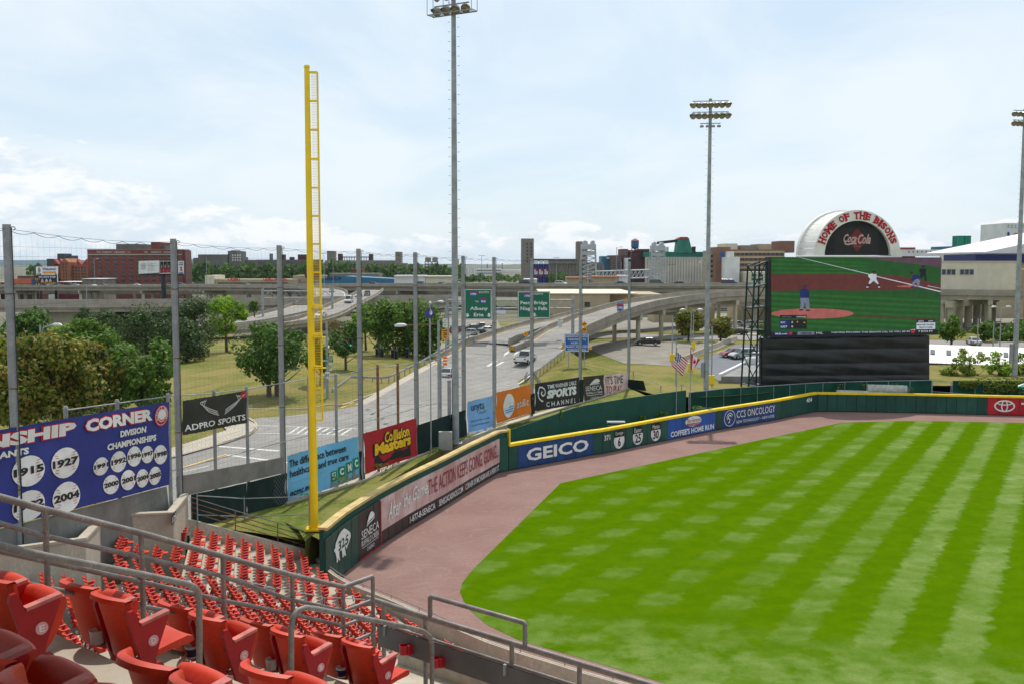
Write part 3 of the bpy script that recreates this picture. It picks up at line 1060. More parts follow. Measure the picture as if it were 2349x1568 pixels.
def offs(P, d):
	out = []
	for i, p in enumerate(P):
		t = P[min(i+1, len(P)-1)]-P[max(i-1, 0)]
		nn = Vector((t.y, -t.x, 0)).normalized()
		out.append(p+nn*d)
	return out
RR = [(8.1, 158, 5.9), (13.2, 172, 7.9), (16.9, 178, 8.9), (20.4, 185, 9.7), (28.1, 197, 11), (41.7, 215, 12.0), (54, 225, 12.4), (72, 231, 12.5), (97.5, 227, 12.4), (114, 222.5, 12.3), (170, 205, 12.2), (260, 180, 12)]
RR = even([Vector(p) for p in RR], 60)
RLft = offs(RR, -7.2)
LLft = even([PR(x, y) for x, y in [(1085, 785), (1130, 769), (1174, 755), (1224, 742.6), (1274, 732.6), (1320, 721)]]+[Vector(p) for p in [(27.5, 232.5, 9.0), (58, 262, 9.6), (119, 289, 10), (200, 304, 10)]], 48)
LRgt = offs(LLft, 6.6)
def deck(name, label, L, Rr, barrier=(0.9, 0.9), thick=0.35, girder=0.95, piece=7.5, line_in=(LINEY, LINEW), mat=ASPH, cat='bridge', bmat=None):
	root = thing(name, label, cat, L[0].lerp(Rr[0], 0.5))
	ribbon('road_surface', L, Rr, mat, 0.02, 3, parent=root)
	m = MB()
	dn = Vector((0, 0, -thick))
	m.strip(L, [p+dn for p in L])
	m.strip([p+dn for p in L], [p+dn for p in Rr])
	m.strip([p+dn for p in Rr], Rr)
	m.build('deck_slab', CONCB, root)
	m = MB()
	for k in (0.06, 0.35, 0.65, 0.94):
		c = [a.lerp(b, k)+dn for a, b in zip(L, Rr)]
		g = Vector((0, 0, -girder))
		e = [(b-a).normalized()*0.25 for a, b in zip(L, Rr)]
		m.strip([p-x for p, x in zip(c, e)], [p-x+g for p, x in zip(c, e)])
		m.strip([p-x+g for p, x in zip(c, e)], [p+x+g for p, x in zip(c, e)])
		m.strip([p+x+g for p, x in zip(c, e)], [p+x for p, x in zip(c, e)])
	m.build('girder', CONCB, root, kind='stuff')
	for side, E, h in ((-1, L, barrier[0]), (1, Rr, barrier[1])):
		if not h:
			continue
		P = resample(E, piece)
		for a, b in zip(P, P[1:]):
			d = b-a
			nn = Vector((d.y, -d.x, 0)).normalized()*side
			e = d.normalized()*0.035
			m = MB()
			prof = [(-0.32, 0.03), (-0.16, 0.34), (-0.10, h), (0.10, h), (0.12, -thick), (0.02, -thick)]
			A = [a+e+nn*u+Vector((0, 0, v)) for u, v in prof]
			B = [b-e+nn*u+Vector((0, 0, v)) for u, v in prof]
			k = len(prof)
			m.add(A+B, [(i, (i+1) % k, k+(i+1) % k, k+i) for i in range(k)]+[tuple(range(k)), tuple(range(k, 2*k))])
			m.build('parapet', bmat or CONCB, root)
	for mt, k in zip(line_in, (0.1, 0.9)):
		if mt:
			A = [a.lerp(b, k)+Vector((0, 0, 0.03)) for a, b in zip(L, Rr)]
			B = [a.lerp(b, k+0.02)+Vector((0, 0, 0.03)) for a, b in zip(L, Rr)]
			m = MB()
			m.strip(A, B)
			m.build('edge_line', mt, root)
	return root
rt = deck('curved_ramp', 'curved concrete highway ramp on round columns climbing to the right', RLft, RR)
lt = deck('straight_ramp', 'lower concrete ramp with barriers left of the curved ramp, under the green signs', LLft, LRgt)
def pier(parent, c, ztop, r=0.43, cap=None, square=False, zb=None):
	g = zt(c[0], c[1])-0.3 if zb is None else zb
	m = MB()
	if square:
		m.box((c[0], c[1], (g+ztop)/2), (r*2, r*2, ztop-g))
	else:
		m.cyl((c[0], c[1], g), (c[0], c[1], ztop), r, n=14)
	auto_smooth(m.build('column', CONCP, parent))
def bent(parent, a, b, drop, r=0.43, beam=1.1, square=False, ncol=2, inset=0.14, mat=None, zb=None):
	"""cross beam with columns under a deck station"""
	t = (b-a)
	nn = Vector((t.y, -t.x, 0)).normalized()
	z = min(a.z, b.z)-drop
	m = MB()
	m.obox(Vector((a.x, a.y, z-beam))-nn*0.5+t*0.04, Vector((t.x, t.y, 0))*0.92, nn*1.0, (0, 0, beam))
	m.build('cross_beam', mat or CONCP, parent)
	for i in range(ncol):
		f = inset+(1-2*inset)*i/(ncol-1)
		p = a.lerp(b, f)
		pier(parent, p, z-beam, r, square=square, zb=zb)
for i in range(8, 60, 2):
	if RR[i].x > 10.5 and RR[i].z > 7.2:
		bent(rt, RLft[i], RR[i], 1.3)
for i in range(16, 48, 6):
	bent(lt, LLft[i], LRgt[i], 1.3, ncol=2)
m = MB()
A = [a.lerp(b, 0) for a, b in zip(LRgt[:14], LRgt[:14])]
gore = thing('gore_barrier', 'grey crash cushion with black and yellow chevron face at the fork of the ramps', 'barrier', PR(1181, 800))
p0 = PR(1175, 806)
p1 = PR(1197, 797)
d = (p1-p0).normalized()
nn = Vector((d.y, -d.x, 0))
m = MB()
for k in range(6):
	m.obox(p0+d*(0.9*k)-nn*0.45, d*0.86, nn*0.9, (0, 0, 0.85))
m.build('cushion_bay', CONCD, gore)
m = MB()
m.obox(p0-d*0.12-nn*0.5+Vector((0, 0, 0.1)), d*0.1, nn*1.0, (0, 0, 0.8))
m.build('face_board', BLACK, gore)
for k in range(3):
	m = MB()
	z0 = 0.14+0.25*k
	m.face([p0-d*0.125-nn*0.5+Vector((0, 0, z0)), p0-d*0.125+Vector((0, 0, z0+.2)), p0-d*0.125+Vector((0, 0, z0+.33)), p0-d*0.125-nn*0.5+Vector((0, 0, z0+.13))])
	m.face([p0-d*0.125+nn*0.5+Vector((0, 0, z0)), p0-d*0.125+Vector((0, 0, z0+.2)), p0-d*0.125+Vector((0, 0, z0+.33)), p0-d*0.125+nn*0.5+Vector((0, 0, z0+.13))])
	m.build('chevron', LINEY, gore)
def rline(pp, w, mat_m):
	P = [PR(x, y)+Vector((0, 0, 0.03)) for x, y in pp]
	P = resample(P, 3.0)
	P = [Vector((p.x, p.y, zroad(p.y)+0.03)) for p in P]
	A, B = [], []
	for i, p in enumerate(P):
		t = P[min(i+1, len(P)-1)]-P[max(i-1, 0)]
		nn = Vector((t.y, -t.x, 0)).normalized()*w/2
		A.append(p+nn)
		B.append(p-nn)
	mat_m.strip(A, B)
m = MB()
rline([(1060, 876), (1110, 845), (1172, 803)], 0.55, m)
rline([(1078, 868), (1140, 838), (1190, 806)], 0.45, m)
for k in range(4):
	f = 0.35+0.17*k
	a = (1060+112*f, 876-73*f)
	b = (1078+112*min(1, f+0.02), 868-62*min(1, f+.02))
	rline([a, b], 0.5, m)
rline([(1189, 880), (1224, 853), (1295, 799)], 0.22, m)
m.build('gore_marking', LINEW)['kind'] = 'structure'
m = MB()
rs = random.Random(5)
for a, b in (((900, 905), (1060, 850)), ((960, 930), (1140, 842)), ((985, 880), (1075, 885)), ((1090, 812), (1235, 818)), ((1125, 792), (1250, 800)), ((850, 950), (1010, 885)), ((1040, 835), (1190, 845)), ((1105, 905), (1165, 850))):
	f = rs.uniform(.3, .7)
	k = (a[0]+(b[0]-a[0])*f+rs.uniform(-6, 6), a[1]+(b[1]-a[1])*f+rs.uniform(-3, 3))
	rline([a, k, b], .13, m)
m.build('crack_seal', ASPHD)['kind'] = 'structure'
m = MB()
rline([(800, 926), (885, 894), (1002, 834), (1085, 785)], 0.2, m)
m.build('yellow_edge_line', LINEY)['kind'] = 'structure'
def guardrail(name, label, P, group=None, h=0.72):
	root = thing(name, label, 'guardrail', P[0], group)
	Q = resample(P, 1.9)
	for i, p in enumerate(Q):
		m = MB()
		m.box((p.x, p.y, p.z+h/2-0.25), (0.12, 0.12, h+0.5))
		m.build('post', GALVD, root)
	m = MB()
	A = [p+Vector((0, 0, h-0.28)) for p in Q]
	prof = [(0.06, 0.0), (0.13, 0.06), (0.06, 0.14), (0.13, 0.22), (0.06, 0.30)]
	for (u0, z0), (u1, z1) in zip(prof, prof[1:]):
		m.strip([p+Vector((0, 0, z0)) for p in offs(A, u0)], [p+Vector((0, 0, z1)) for p in offs(A, u1)])
	m.build('beam', GALV, root)
	return root
P = [Vector((-18.6, 98, 3.0)), Vector((-18.3, 104, 3.05))]+[p+Vector((-1.4, 0, 0)) for p in CL[4:]]
guardrail('guardrail', 'long steel guardrail along the left kerb of the street beside the lawn', [PZ(762, 903, 3.0), PZ(805, 872, 3.0)]+[PR(x, y)+Vector((0, 0, 0.1)) for x, y in [(885, 878), (960, 842), (1030, 801), (1075, 777)]])
guardrail('guardrail', 'curved steel guardrail at the foot of the grassy mound beside the ramp', [PG(1240, 886), PG(1222, 862), PG(1218, 846)]+[p+Vector((0.9, 0, 0)) for p in CR[12:25]])
bar = thing('jersey_barrier', 'concrete barrier on the left edge where the street climbs to the ramps', 'barrier', CL[20])
Q = resample([p+Vector((-0.9, 0, 0)) for p in CL[19:]]+[LLft[0]+Vector((-.1, 0, 0))], 3.5)
for a, b in zip(Q, Q[1:]):
	m = MB()
	d = (b-a)
	nn = Vector((d.y, -d.x, 0)).normalized()
	m.prism([a-nn*.3, a-nn*.12+Vector((0, 0, .35)), a-nn*.08+Vector((0, 0, .9)), a+nn*.08+Vector((0, 0, .9)), a+nn*.12+Vector((0, 0, .35)), a+nn*.3], d*0.99)
	m.build('barrier_piece', CONCB, bar)
def drape(name, px, mat, up):
	P = [PG(x, y, up) for x, y in px]
	return flat_poly(name, P, mat)
def lot(name, wpts, mat, up):
	"""polygon cut into small cells that follow the land"""
	bm = bmesh.new()
	vs = [bm.verts.new((x, y, 0)) for x, y in wpts]
	f = bm.faces.new(vs)
	bmesh.ops.triangulate(bm, faces=[f])
	for _ in range(4):
		long = [e for e in bm.edges if e.calc_length() > 4]
		if not long:
			break
		bmesh.ops.subdivide_edges(bm, edges=long, cuts=1, use_grid_fill=False)
		bmesh.ops.triangulate(bm, faces=bm.faces[:])
	for v in bm.verts:
		v.co.z = zt(v.co.x, v.co.y)+up
	me = bpy.data.meshes.new(name)
	bm.to_mesh(me)
	bm.free()
	me.materials.append(mat)
	o = link(bpy.data.objects.new(name, me))
	o['kind'] = 'structure'
	return o
def wp(px):
	return [(p.x, p.y) for p in (PG(x, y) for x, y in px)]
lot('gravel_yard', wp([(1375, 812), (1430, 833), (1520, 838), (1560, 842), (1600, 818), (1650, 800), (1690, 783), (1500, 783), (1330, 790)]), GRAVEL, 0.06)
lot('parking_lot', wp([(1575, 838), (1612, 825), (1690, 790), (1990, 793), (1990, 860), (1755, 890), (1700, 880), (1645, 873), (1628, 858), (1605, 845)]), ASPHD, 0.09)
lot('street', wp([(1300, 783), (1690, 781), (2349, 800), (2349, 786), (1690, 770), (1300, 770)]), ASPH, 0.12)
lot('sidewalk', wp([(1690, 769), (1990, 773), (1990, 760), (1690, 757)]), WALKM, 0.14)
lot('under_ramp_paving', wp([(1250, 768), (1990, 757), (2400, 757), (2400, 722), (1250, 722)]), GRAVEL, 0.05)
m = MB()
for a, b in (((1600, 805), (1640, 797)), ((1610, 818), (1668, 800))):
	A, B = PG(*a, .12), PG(*b, .12)
	d = (B-A)
	nn = Vector((d.y, -d.x, 0)).normalized()*.07
	m.face([A+nn, B+nn, B-nn, A-nn])
m.build('yellow_marking', LINEY)['kind'] = 'structure'
lot('parking_lot', wp([(985, 735), (1140, 735), (1160, 770), (1060, 790), (985, 770)]), GRAVEL, 0.06)
lot('parking_lot', wp([(940, 690), (1160, 690), (1160, 722), (940, 722)]), ASPHD, 0.05)
lot('paved_yard', wp([(1020, 788), (1064, 788), (1064, 800), (1000, 806), (985, 790)]), GRAVEL, 0.08)
cb = thing('block_barrier', 'row of concrete road blocks between gravel yard and blue-grey parking lot', 'barrier', PG(1600, 818))
Q = [PG(x, y) for x, y in [(1549, 834), (1572, 826), (1606, 812), (1640, 798), (1690, 780)]]
Q = resample(Q, 3.2)
for a, b in zip(Q, Q[1:]):
	m = MB()
	d = b-a
	nn = Vector((d.y, -d.x, 0)).normalized()
	m.prism([a-nn*.3, a-nn*.1+Vector((0, 0, .85)), a+nn*.1+Vector((0, 0, .85)), a+nn*.3], d*0.97)
	m.build('road_block', CONC, cb)
kerb('kerb', [(1612, 828), (1650, 810), (1690, 793)], z=1.7)
# ---------------------------------------------------------------- perimeter fence, net, banners
POLES = [(15, 515, 42), (397, 548, 57), (640, 563, 67.5), (822, 571, 74.5), (952, 579, 84.5), (1062, 587, 92.5), (1133, 590, 98.5), (1220, 592, 106), (1332, 595, 117), (1444, 600, 131)]
NOTE = ['at the far left edge in front of the brownish trees', 'between the blue baseball banner and the black sports banner', 'left of the yellow foul pole, beside the light blue banner', 'between the light blue banner and the red banner', 'at the right edge of the red banner', 'left of the green sign, right of the light tower', 'at the right edge of the two-arrow green sign', 'in front of the green sign about the bridge', 'in front of the blue highway sign', 'at the far right end of the net']
PB = []
for (px, py, y), nt in zip(POLES, NOTE):
	top = PY(px, py, y)
	zb = 2.95
	PB.append((Vector((top.x, y, zb)), top.z))
	r0 = 0.185
	t = thing('netting_pole', 'tall grey steel netting pole '+nt, 'pole', (top.x, y, zb), 'netting poles along the street fence')
	m = MB()
	m.cyl((top.x, y, zb), (top.x, y, top.z), r0, r0*0.93, 12)
	auto_smooth(m.build('shaft', GALVD, t))
	m = MB()
	for f in (0.38, 0.62, 0.84):
		z = zb+(top.z-zb)*f
		m.cyl((top.x, y, z-.03), (top.x, y, z+.03), r0*1.06, n=12)
	m.build('band', RUST, t)
	m = MB()
	m.tube([(top.x+.2, y-.05, zb+2), (top.x+.24, y-.08, top.z-.6), (top.x+.2, y, top.z-.15)], 0.025, 4)
	m.build('halyard', DARKM, t)
	m = MB()
	m.box((top.x, y, zb+.05), (.62, .62, .1))
	m.build('base_plate', CONCD, t)
	m = MB()
	m.tube([(top.x+r0, y, top.z-.12), (top.x+r0+.12, y, top.z-.1), (top.x+r0+.18, y, top.z-.18), (top.x+r0+.1, y, top.z-.25)], 0.02, 5)
	m.build('eye_bolt', DARKM, t)
net = thing('safety_net', 'fine dark net hung between the tall grey poles with a scalloped top rope', 'net', PB[2][0])
PBx = [(Vector((-24.5, 24, 4)), PB[0][1]+0.9)]+PB
m = MB()
rope = MB()
for (a, za), (b, zb_) in zip(PBx, PBx[1:]):
	L = (b-a).length
	n = max(6, int(L/0.42))
	sag = 0.02*L
	loops = max(3, round(L/1.8))
	def top_at(f, a=a, b=b, za=za, zb_=zb_, sag=sag):
		return za-0.15+(zb_-za)*f-sag*4*f*(1-f)*0.6-0.15
	P = [a.lerp(b, i/14) for i in range(15)]
	rope.tube([(p.x, p.y, top_at(i/14)+0.12) for i, p in enumerate(P)], 0.011, 4)
	sc_ = []
	for i in range(loops*6+1):
		f = i/(loops*6)
		p = a.lerp(b, f)
		w = abs(math.sin(PI*loops*f))
		sc_.append((p.x, p.y, top_at(f)+0.1-0.13*w))
	rope.tube(sc_, 0.013, 4)
	zlow = 4.2
	for i in range(n+1):
		f = i/n
		p = a.lerp(b, f)
		zt_ = top_at(f)-0.2*abs(math.sin(PI*loops*f))
		t = 0.0038
		d = (b-a).normalized()*t
		m.add([(p.x-d.x, p.y-d.y, zlow), (p.x+d.x, p.y+d.y, zlow), (p.x+d.x, p.y+d.y, zt_), (p.x-d.x, p.y-d.y, zt_)], [(0, 1, 2, 3)])
	zz = zlow
	while zz < min(za, zb_)-0.6:
		q0, q1 = a.lerp(b, 0), b
		m.add([(q0.x, q0.y, zz-.0038), (q1.x, q1.y, zz-.0038), (q1.x, q1.y, zz+.0038), (q0.x, q0.y, zz+.0038)], [(0, 1, 2, 3)])
		zz += 0.42
m.build('net_cords', NETM, net, kind='stuff')
rope.build('top_rope', NETM, net)
# ---- chain-link fence: short posts, rails, mesh
cf = thing('chain_link_fence', 'long chain-link fence with grey round posts and top rail carrying the street-side banners', 'fence', (-15.8, 67.4, 3))
FV = [Vector((x, y, 0)) for x, y in FP[:11]]
def on_fence(px, py):
	for A, B in zip(FV, FV[1:]):
		if A.y < 30:
			p = HIT(px, py, A, B)
			t = (p-A).xy.dot((B-A).xy)/(B-A).xy.length_squared
			if t < 1 and p.y > 0:
				return p
			continue
		p = HIT(px, py, A, B)
		t = (p-A).xy.dot((B-A).xy)/(B-A).xy.length_squared
		if -0.02 <= t <= 1.0001:
			return p
	return HIT(px, py, FV[-2], FV[-1])
posts = [(150, 930), (268, 915), (385, 900), (490, 893), (565, 884), (708, 861), (770, 855), (866, 836), (912, 832), (1010, 818)]
pm = []
for i, (px, py) in enumerate(posts):
	p = on_fence(px, py)
	m = MB()
	m.cyl((p.x, p.y, 3.0), (p.x, p.y, p.z-.12), 0.11, n=9)
	m.cyl((p.x, p.y, p.z-.12), (p.x, p.y, p.z), 0.135, 0.08, n=9)
	m.build('fence_post', RUST if px in (866, 912) else GALVD, cf)
	pm.append(p)
for k, frac in enumerate((1.0, 0.52)):
	for a, b in zip(pm, pm[1:]):
		m = MB()
		A = Vector((a.x, a.y, 3.0+(a.z-3.2)*frac))
		B = Vector((b.x, b.y, 3.0+(b.z-3.2)*frac))
		m.cyl(A, B, 0.035, n=6)
		m.build('rail', GALV, cf)
m = MB()
for a, b in zip(pm[:-2], pm[1:-1]):
	L = (b-a).xy.length
	H = min(a.z, b.z)-3.2
	st_ = 0.32
	k = int((L+H)/st_)
	d = Vector((b.x-a.x, b.y-a.y, 0)).normalized()
	for i in range(k):
		for sgn in (1, -1):
			x0 = i*st_
			u0, v0 = x0, 0.0
			u1, v1 = x0-H, H
			if u0 > L:
				v0 = u0-L
				u0 = L
			if u1 < 0:
				v1 = H+u1 if u1 < 0 else v1
				v1 = x0 if x0 < H else H
				u1 = max(0, x0-H)
			if v1 <= v0:
				continue
			if sgn < 0:
				u0, u1 = L-u0, L-u1
			p = Vector((a.x, a.y, 3.1))+d*u0+Vector((0, 0, v0))
			q_ = Vector((a.x, a.y, 3.1))+d*u1+Vector((0, 0, v1))
			w = Vector((0, 0, 0.006))
			m.add([p-w, p+w, q_+w, q_-w], [(0, 1, 2, 3)])
m.build('chain_mesh', GALV, cf, kind='stuff')
def banner(label, px, bg, wr=0.05, seed=0, fn=None, name='banner', front=0.22, cat='banner', nu=14, nv=6):
	P = [on_fence(x, y) for x, y in px]
	n = (P[1]-P[0]).cross(P[3]-P[0]).normalized()
	if n.dot(CAM-P[0]) < 0:
		n = -n
	P = [p+n*front for p in P]
	q = Quad(*P, wr=wr, seed=seed)
	root = thing(name, label, cat, q.c[0], 'advertising banners on the street fence')
	m = MB()
	m.grid(lambda u, v: q.at(u, v), nu, nv)
	auto_smooth(m.build('cloth', bg, root))
	m = MB()
	for k in range(8):
		for v in (0.0, 1.0):
			p = q.at((k+.5)/8, v, 0.0)
			m.box(p, (.05, .05, .05))
	m.build('tie', DARKM, root, kind='stuff')
	return root, q
def put(root, mat, q, *rows, name='lettering'):
	for r in rows:
		m = MB()
		letters(m, q, r[0], r[1], r[2] if len(r) > 2 else 0.05, r[3] if len(r) > 3 else 0.0, r[4] if len(r) > 4 else 0.0)
		o = m.build(name, mat, root)
	return o
BLUEB = M('royal blue banner cloth', (0.030, 0.040, 0.22), 0.7, 0.15, 0.5)
b1, q = banner('big royal blue banner of baseballs with years in the far left corner', [(-110, 1000), (378, 920), (380, 1110), (-110, 1234)], BLUEB, 0.05, 1, nu=24, nv=8)
def bx(px):
	return (px+110)/488.0
def line_v(px, py):
	"""v on the banner for a picture point"""
	u = bx(px)
	t = 1000+(920-1000)*u
	b = 1234+(1110-1234)*u
	return (b-py)/(b-t)
REDB = M('red outline print', (0.5, 0.015, 0.03), 0.7, 0.08, 1.0)
for grow, mt, off in ((0.004, REDB, 0.05), (0.0, WHITE, 0.075)):
	m = MB()
	letters(m, q, 'CHAMPIONSHIP', (bx(-390)-grow, 0.815-grow*3, bx(118)+grow, 0.955+grow*3), off, 0.10 if grow else 0.055)
	keep = [f for f in m.f if all((q.c[0]-m.v[i]).dot(q.c[0]-q.c[1]) > 0 for i in f)]
	ids = sorted({i for f in keep for i in f})
	mp = {i: k for k, i in enumerate(ids)}
	m.v = [m.v[i] for i in ids]
	m.f = [[mp[i] for i in f] for f in keep]
	m.k = m.k[:len(keep)]
	letters(m, q, 'CORNER', (bx(139)-grow, 0.815-grow*3, bx(321)+grow, 0.955+grow*3), off, 0.10 if grow else 0.055)
	m.build('lettering', mt, b1)
put(b1, WHITE, q, ('DIVISION', (bx(228), 0.685, bx(304), 0.76), .06, .05), ('CHAMPIONSHIPS', (bx(192), 0.565, bx(336), 0.64), .06, .05), ('PENNANTS', (bx(-95), 0.70, bx(16), 0.77), .06, .05))
balls = [(-78, 1090, 25, '1904'), (15, 1086, 32, '1915'), (93, 1069, 32, '1927'), (15, 1167, 32, '1992'), (95, 1149, 32, '2004'), (178, 1077, 19, '1991'), (224, 1065, 22, '1992'), (270, 1051, 21, '1996'), (309, 1045, 18, '1997'), (348, 1043, 20, '1998'), (202, 1119, 20, '2000'), (248, 1107, 21, '2001'), (290, 1101, 19, '2004'), (329, 1093, 19, '2005')]
qw, qh = q.size()
for px, py, r, yr in balls:
	u, v = bx(px), line_v(px, py)
	ru = r/488.0
	rv = r*1.12/(192+44*(1-u))
	m = MB()
	blob(m, q, ell(u, v, ru, rv, 22), 0.045)
	m.build('baseball_print', WHITE, b1)
	m = MB()
	for sg in (-1, 1):
		for k in range(9):
			th = -0.9+1.8*k/8
			uu = u+sg*(ru*1.05-ru*0.55*math.cos(th)*1.0)
			vv = v+rv*0.9*math.sin(th)
			if ((uu-u)/ru)**2+((vv-v)/rv)**2 > 0.9:
				continue
			blob(m, q, [(uu-ru*.12, vv), (uu+ru*.12, vv+sg*rv*.05), (uu+ru*.12, vv+sg*rv*.05+rv*.04), (uu-ru*.12, vv+rv*.04)], 0.055)
	m.build('stitching', REDB, b1)
	m = MB()
	letters(m, q, yr, (u-ru*.92, v-rv*.26, u+ru*.92, v+rv*.26), 0.07, 0.045, rise=0.01)
	m.build('year_number', BLACK, b1)
u, v = bx(350), line_v(350, 953)
ru = 20/488.0
rv = 20*1.1/193
for f, mt, off in ((1.12, REDB, .05), (1.0, WHITE, .06), (0.94, REDB, .07), (0.66, WHITE, .08)):
	m = MB()
	blob(m, q, ell(u, v, ru*f, rv*f, 28), off)
	m.build('badge_disc', mt, b1)
m = MB()
for ch, k in zip('BUFFALO BISONS', range(14)):
	if ch == ' ':
		continue
	a = R(205-230*k/13)
	cu, cv = u+ru*.80*math.cos(a), v+rv*.80*math.sin(a)
	tv, tf, _ = text2d(ch, 0.03)
	ca, sa = math.cos(a-PI/2), math.sin(a-PI/2)
	pts = []
	for x, y in tv:
		lx, ly = (x-.5)*.17, (y-.5)*.22
		pts.append(q.at(cu+ru*(lx*ca-ly*sa), cv+rv*(lx*sa+ly*ca), .085))
	m.add(pts, tf)
m.build('badge_lettering', WHITE, b1)
m = MB()
stroke(m, q, [(u+ru*.55*math.cos(R(t)), v+rv*.5*math.sin(R(t))) for t in range(200, 341, 14)], 0.05, .09)
m.build('badge_stitching', REDB, b1)
b2, q = banner('dark grey banner with a white winged V emblem, right of the big blue banner', [(412, 918), (559, 894.6), (559, 968), (412, 997)], M('charcoal banner cloth', (0.035, 0.034, 0.03), 0.7, 0.15, 0.5), 0.06, 2)
put(b2, WHITE, q, ('ADPRO SPORTS', (0.03, 0.10, 0.97, 0.28), .05, .02))
m = MB()
for sg in (-1, 1):
	for k in range(3):
		s0 = 0.10+0.035*k
		P = [(0.57+sg*(0.02+s0*.25), .40+.06*k), (0.57+sg*(.12+s0*.6), .55+.07*k), (0.57+sg*(.18+s0*.9), .75+.05*k), (0.57+sg*(.24+.02*k), .93-.02*k)]
		stroke(m, q, [(p.x, p.y) for p in smooth_path([(a, b, 0) for a, b in P], 4)], 0.055, .05)
m.build('winged_emblem', M('light grey print', (0.5, 0.5, 0.5), 0.6), b2)
m = MB()
blob(m, q, [(.885, .80), (.985, .80), (.985, .975), (.885, .975)], .05)
m.build('sponsor_patch', REDP, b2)
m = MB()
blob(m, q, [(.905, .885), (.925, .855), (.975, .93), (.925, .875)], .06)
m.build('tick_mark', WHITE, b2)
CY_ = M('light blue banner cloth', (0.16, 0.45, 0.72), 0.65, 0.1, 0.4)
b3, q = banner('light blue banner about healthcare behind the yellow foul pole', [(652, 1044), (816, 999), (820, 1093), (654, 1152)], CY_, 0.08, 3)
put(b3, BLACK, q, ('The difference between', (0.02, 0.74, 0.80, 0.90), .05, .018), ('healthcare and true care', (0.03, 0.53, 0.84, 0.68), .05, .018), ('ecmc.edu', (0.03, 0.12, 0.36, 0.27), .05, .018))
m = MB()
for k, ch in enumerate('ECMC'):
	u = .585+.105*k
	blob(m, q, [(u, .13+.035*k), (u+.088, .13+.035*k), (u+.088, .36+.05*k), (u, .36+.05*k)], .045)
m.build('letter_block', M('green print', (0.01, 0.22, 0.10), 0.6), b3)
m = MB()
for k, ch in enumerate('ECMC'):
	u = .585+.105*k
	letters(m, q, ch, (u+.018, .175+.037*k, u+.07, .325+.048*k), .06, .05)
m.build('lettering', WHITE, b3)
m = MB()
for k in range(4):
	u = .585+.105*k
	blob(m, q, [(u-.01, .0), (u+.03, .0), (u+.03, .12+.035*k), (u-.01, .12+.035*k)], .045)
blob(m, q, [(.55, 0), (1, 0), (1, .10), (.60, .04)], .04)
blob(m, q, [(.03, .40), (.5, .42), (.5, .425), (.03, .405)], .05)
m.build('skyline_print', GREYP, b3)
b4, q = banner('red banner with yellow comic lettering for a collision shop', [(829, 993), (949, 958), (951, 1043), (830, 1085.5)], M('red banner cloth', (0.42, 0.012, 0.02), 0.65, 0.1, 0.5), 0.08, 4)
m = MB()
letters(m, q, 'Collision', (.34, .58, .86, .90), .045, .11)
letters(m, q, 'Masters', (.16, .33, .88, .68), .045, .11)
blob(m, q, [(.16, .16), (.86, .10), (.86, .36), (.20, .38)], .04)
stroke(m, q, [(.16, .08), (.3, .12), (.5, .20), (.7, .13), (.86, .10)], .2, .045)
m.build('letter_shadow', BLACK, b4)
put(b4, M('yellow print', (0.85, 0.48, 0.01), 0.6), q, ('Collision', (.355, .60, .845, .88), .07, .035), ('Masters', (.18, .36, .865, .66), .07, .05))
b5, q = banner('pale blue banner with small dark print, right of the tall light tower', [(1067.5, 920), (1124.6, 906.6), (1125, 982), (1069, 995.5)], M('pale blue banner cloth', (0.20, 0.40, 0.72), 0.65, 0.1, 0.4), 0.07, 5)
m = MB()
blob(m, q, [(0, 0), (1, 0), (1, .07), (0, .07)], .04)
m.build('white_band', WHITE, b5)
NAVY = M('navy print', (0.02, 0.02, 0.10), 0.6)
put(b5, NAVY, q, ('unyts', (.14, .62, .62, .88), .05, .0), ('www.unyts.org', (.44, .54, .77, .605), .05), ("WNY's only organ, eye, tissue", (.10, .33, .88, .41), .05), ('& community blood center', (.14, .20, .86, .28), .05))
m = MB()
blob(m, q, [(.65, .63), (.76, .63), (.76, .72), (.65, .72)], .05)
m.build('life_patch', M('lime print', (0.25, 0.5, 0.05), 0.6), b5)
put(b5, WHITE, q, ('LIFE', (.66, .645, .75, .705), .06, .03))
b6, q = banner('orange banner with a blue and white striped globe', [(1134, 899), (1213, 880), (1214, 945), (1135, 970)], M('orange banner cloth', (0.72, 0.18, 0.015), 0.65, 0.08, 0.5), 0.07, 6)
m = MB()
qw, qh = q.size()
blob(m, q, ell(.33, .47, .155, .155*qw/qh*1.05, 28), .045)
m.build('globe_print', WHITE, b6)
m = MB()
for k in range(6):
	v = .27+.075*k
	hw = .15*math.sqrt(max(0.05, 1-((v+.02-.47)/.30)**2))
	P = [(.33-hw, v-.012), (.33, v-.03), (.33+hw, v-.005), (.33+hw*.95, v+.03), (.33, v+.012), (.33-hw*.8, v+.012)]
	blob(m, q, P, .055)
m.build('globe_stripe', M('azure print', (0.02, 0.28, 0.62), 0.6), b6)
put(b6, WHITE, q, ('at&t', (.55, .30, .92, .56), .05, .0))
b7, q = banner('black banner with white spiral emblem and sports channel lettering', [(1222.6, 879), (1324.6, 864), (1326, 925), (1223, 941.6)], M('black banner cloth', (0.022, 0.021, 0.022), 0.65, 0.15, 0.5), 0.07, 7)
put(b7, WHITE, q, ('TIME WARNER CABLE', (.26, .74, .93, .89), .05, .015), ('SPORTS', (.24, .38, .92, .70), .05, .07, .15), ('C H A N N E L', (.24, .08, .90, .26), .05, .015))
m = MB()
stroke(m, q, [(p.x, p.y) for p in smooth_path([(.06, .62, 0), (.10, .84, 0), (.19, .78, 0), (.21, .62, 0), (.16, .52, 0), (.12, .60, 0), (.15, .68, 0)], 5)], .16, .05)
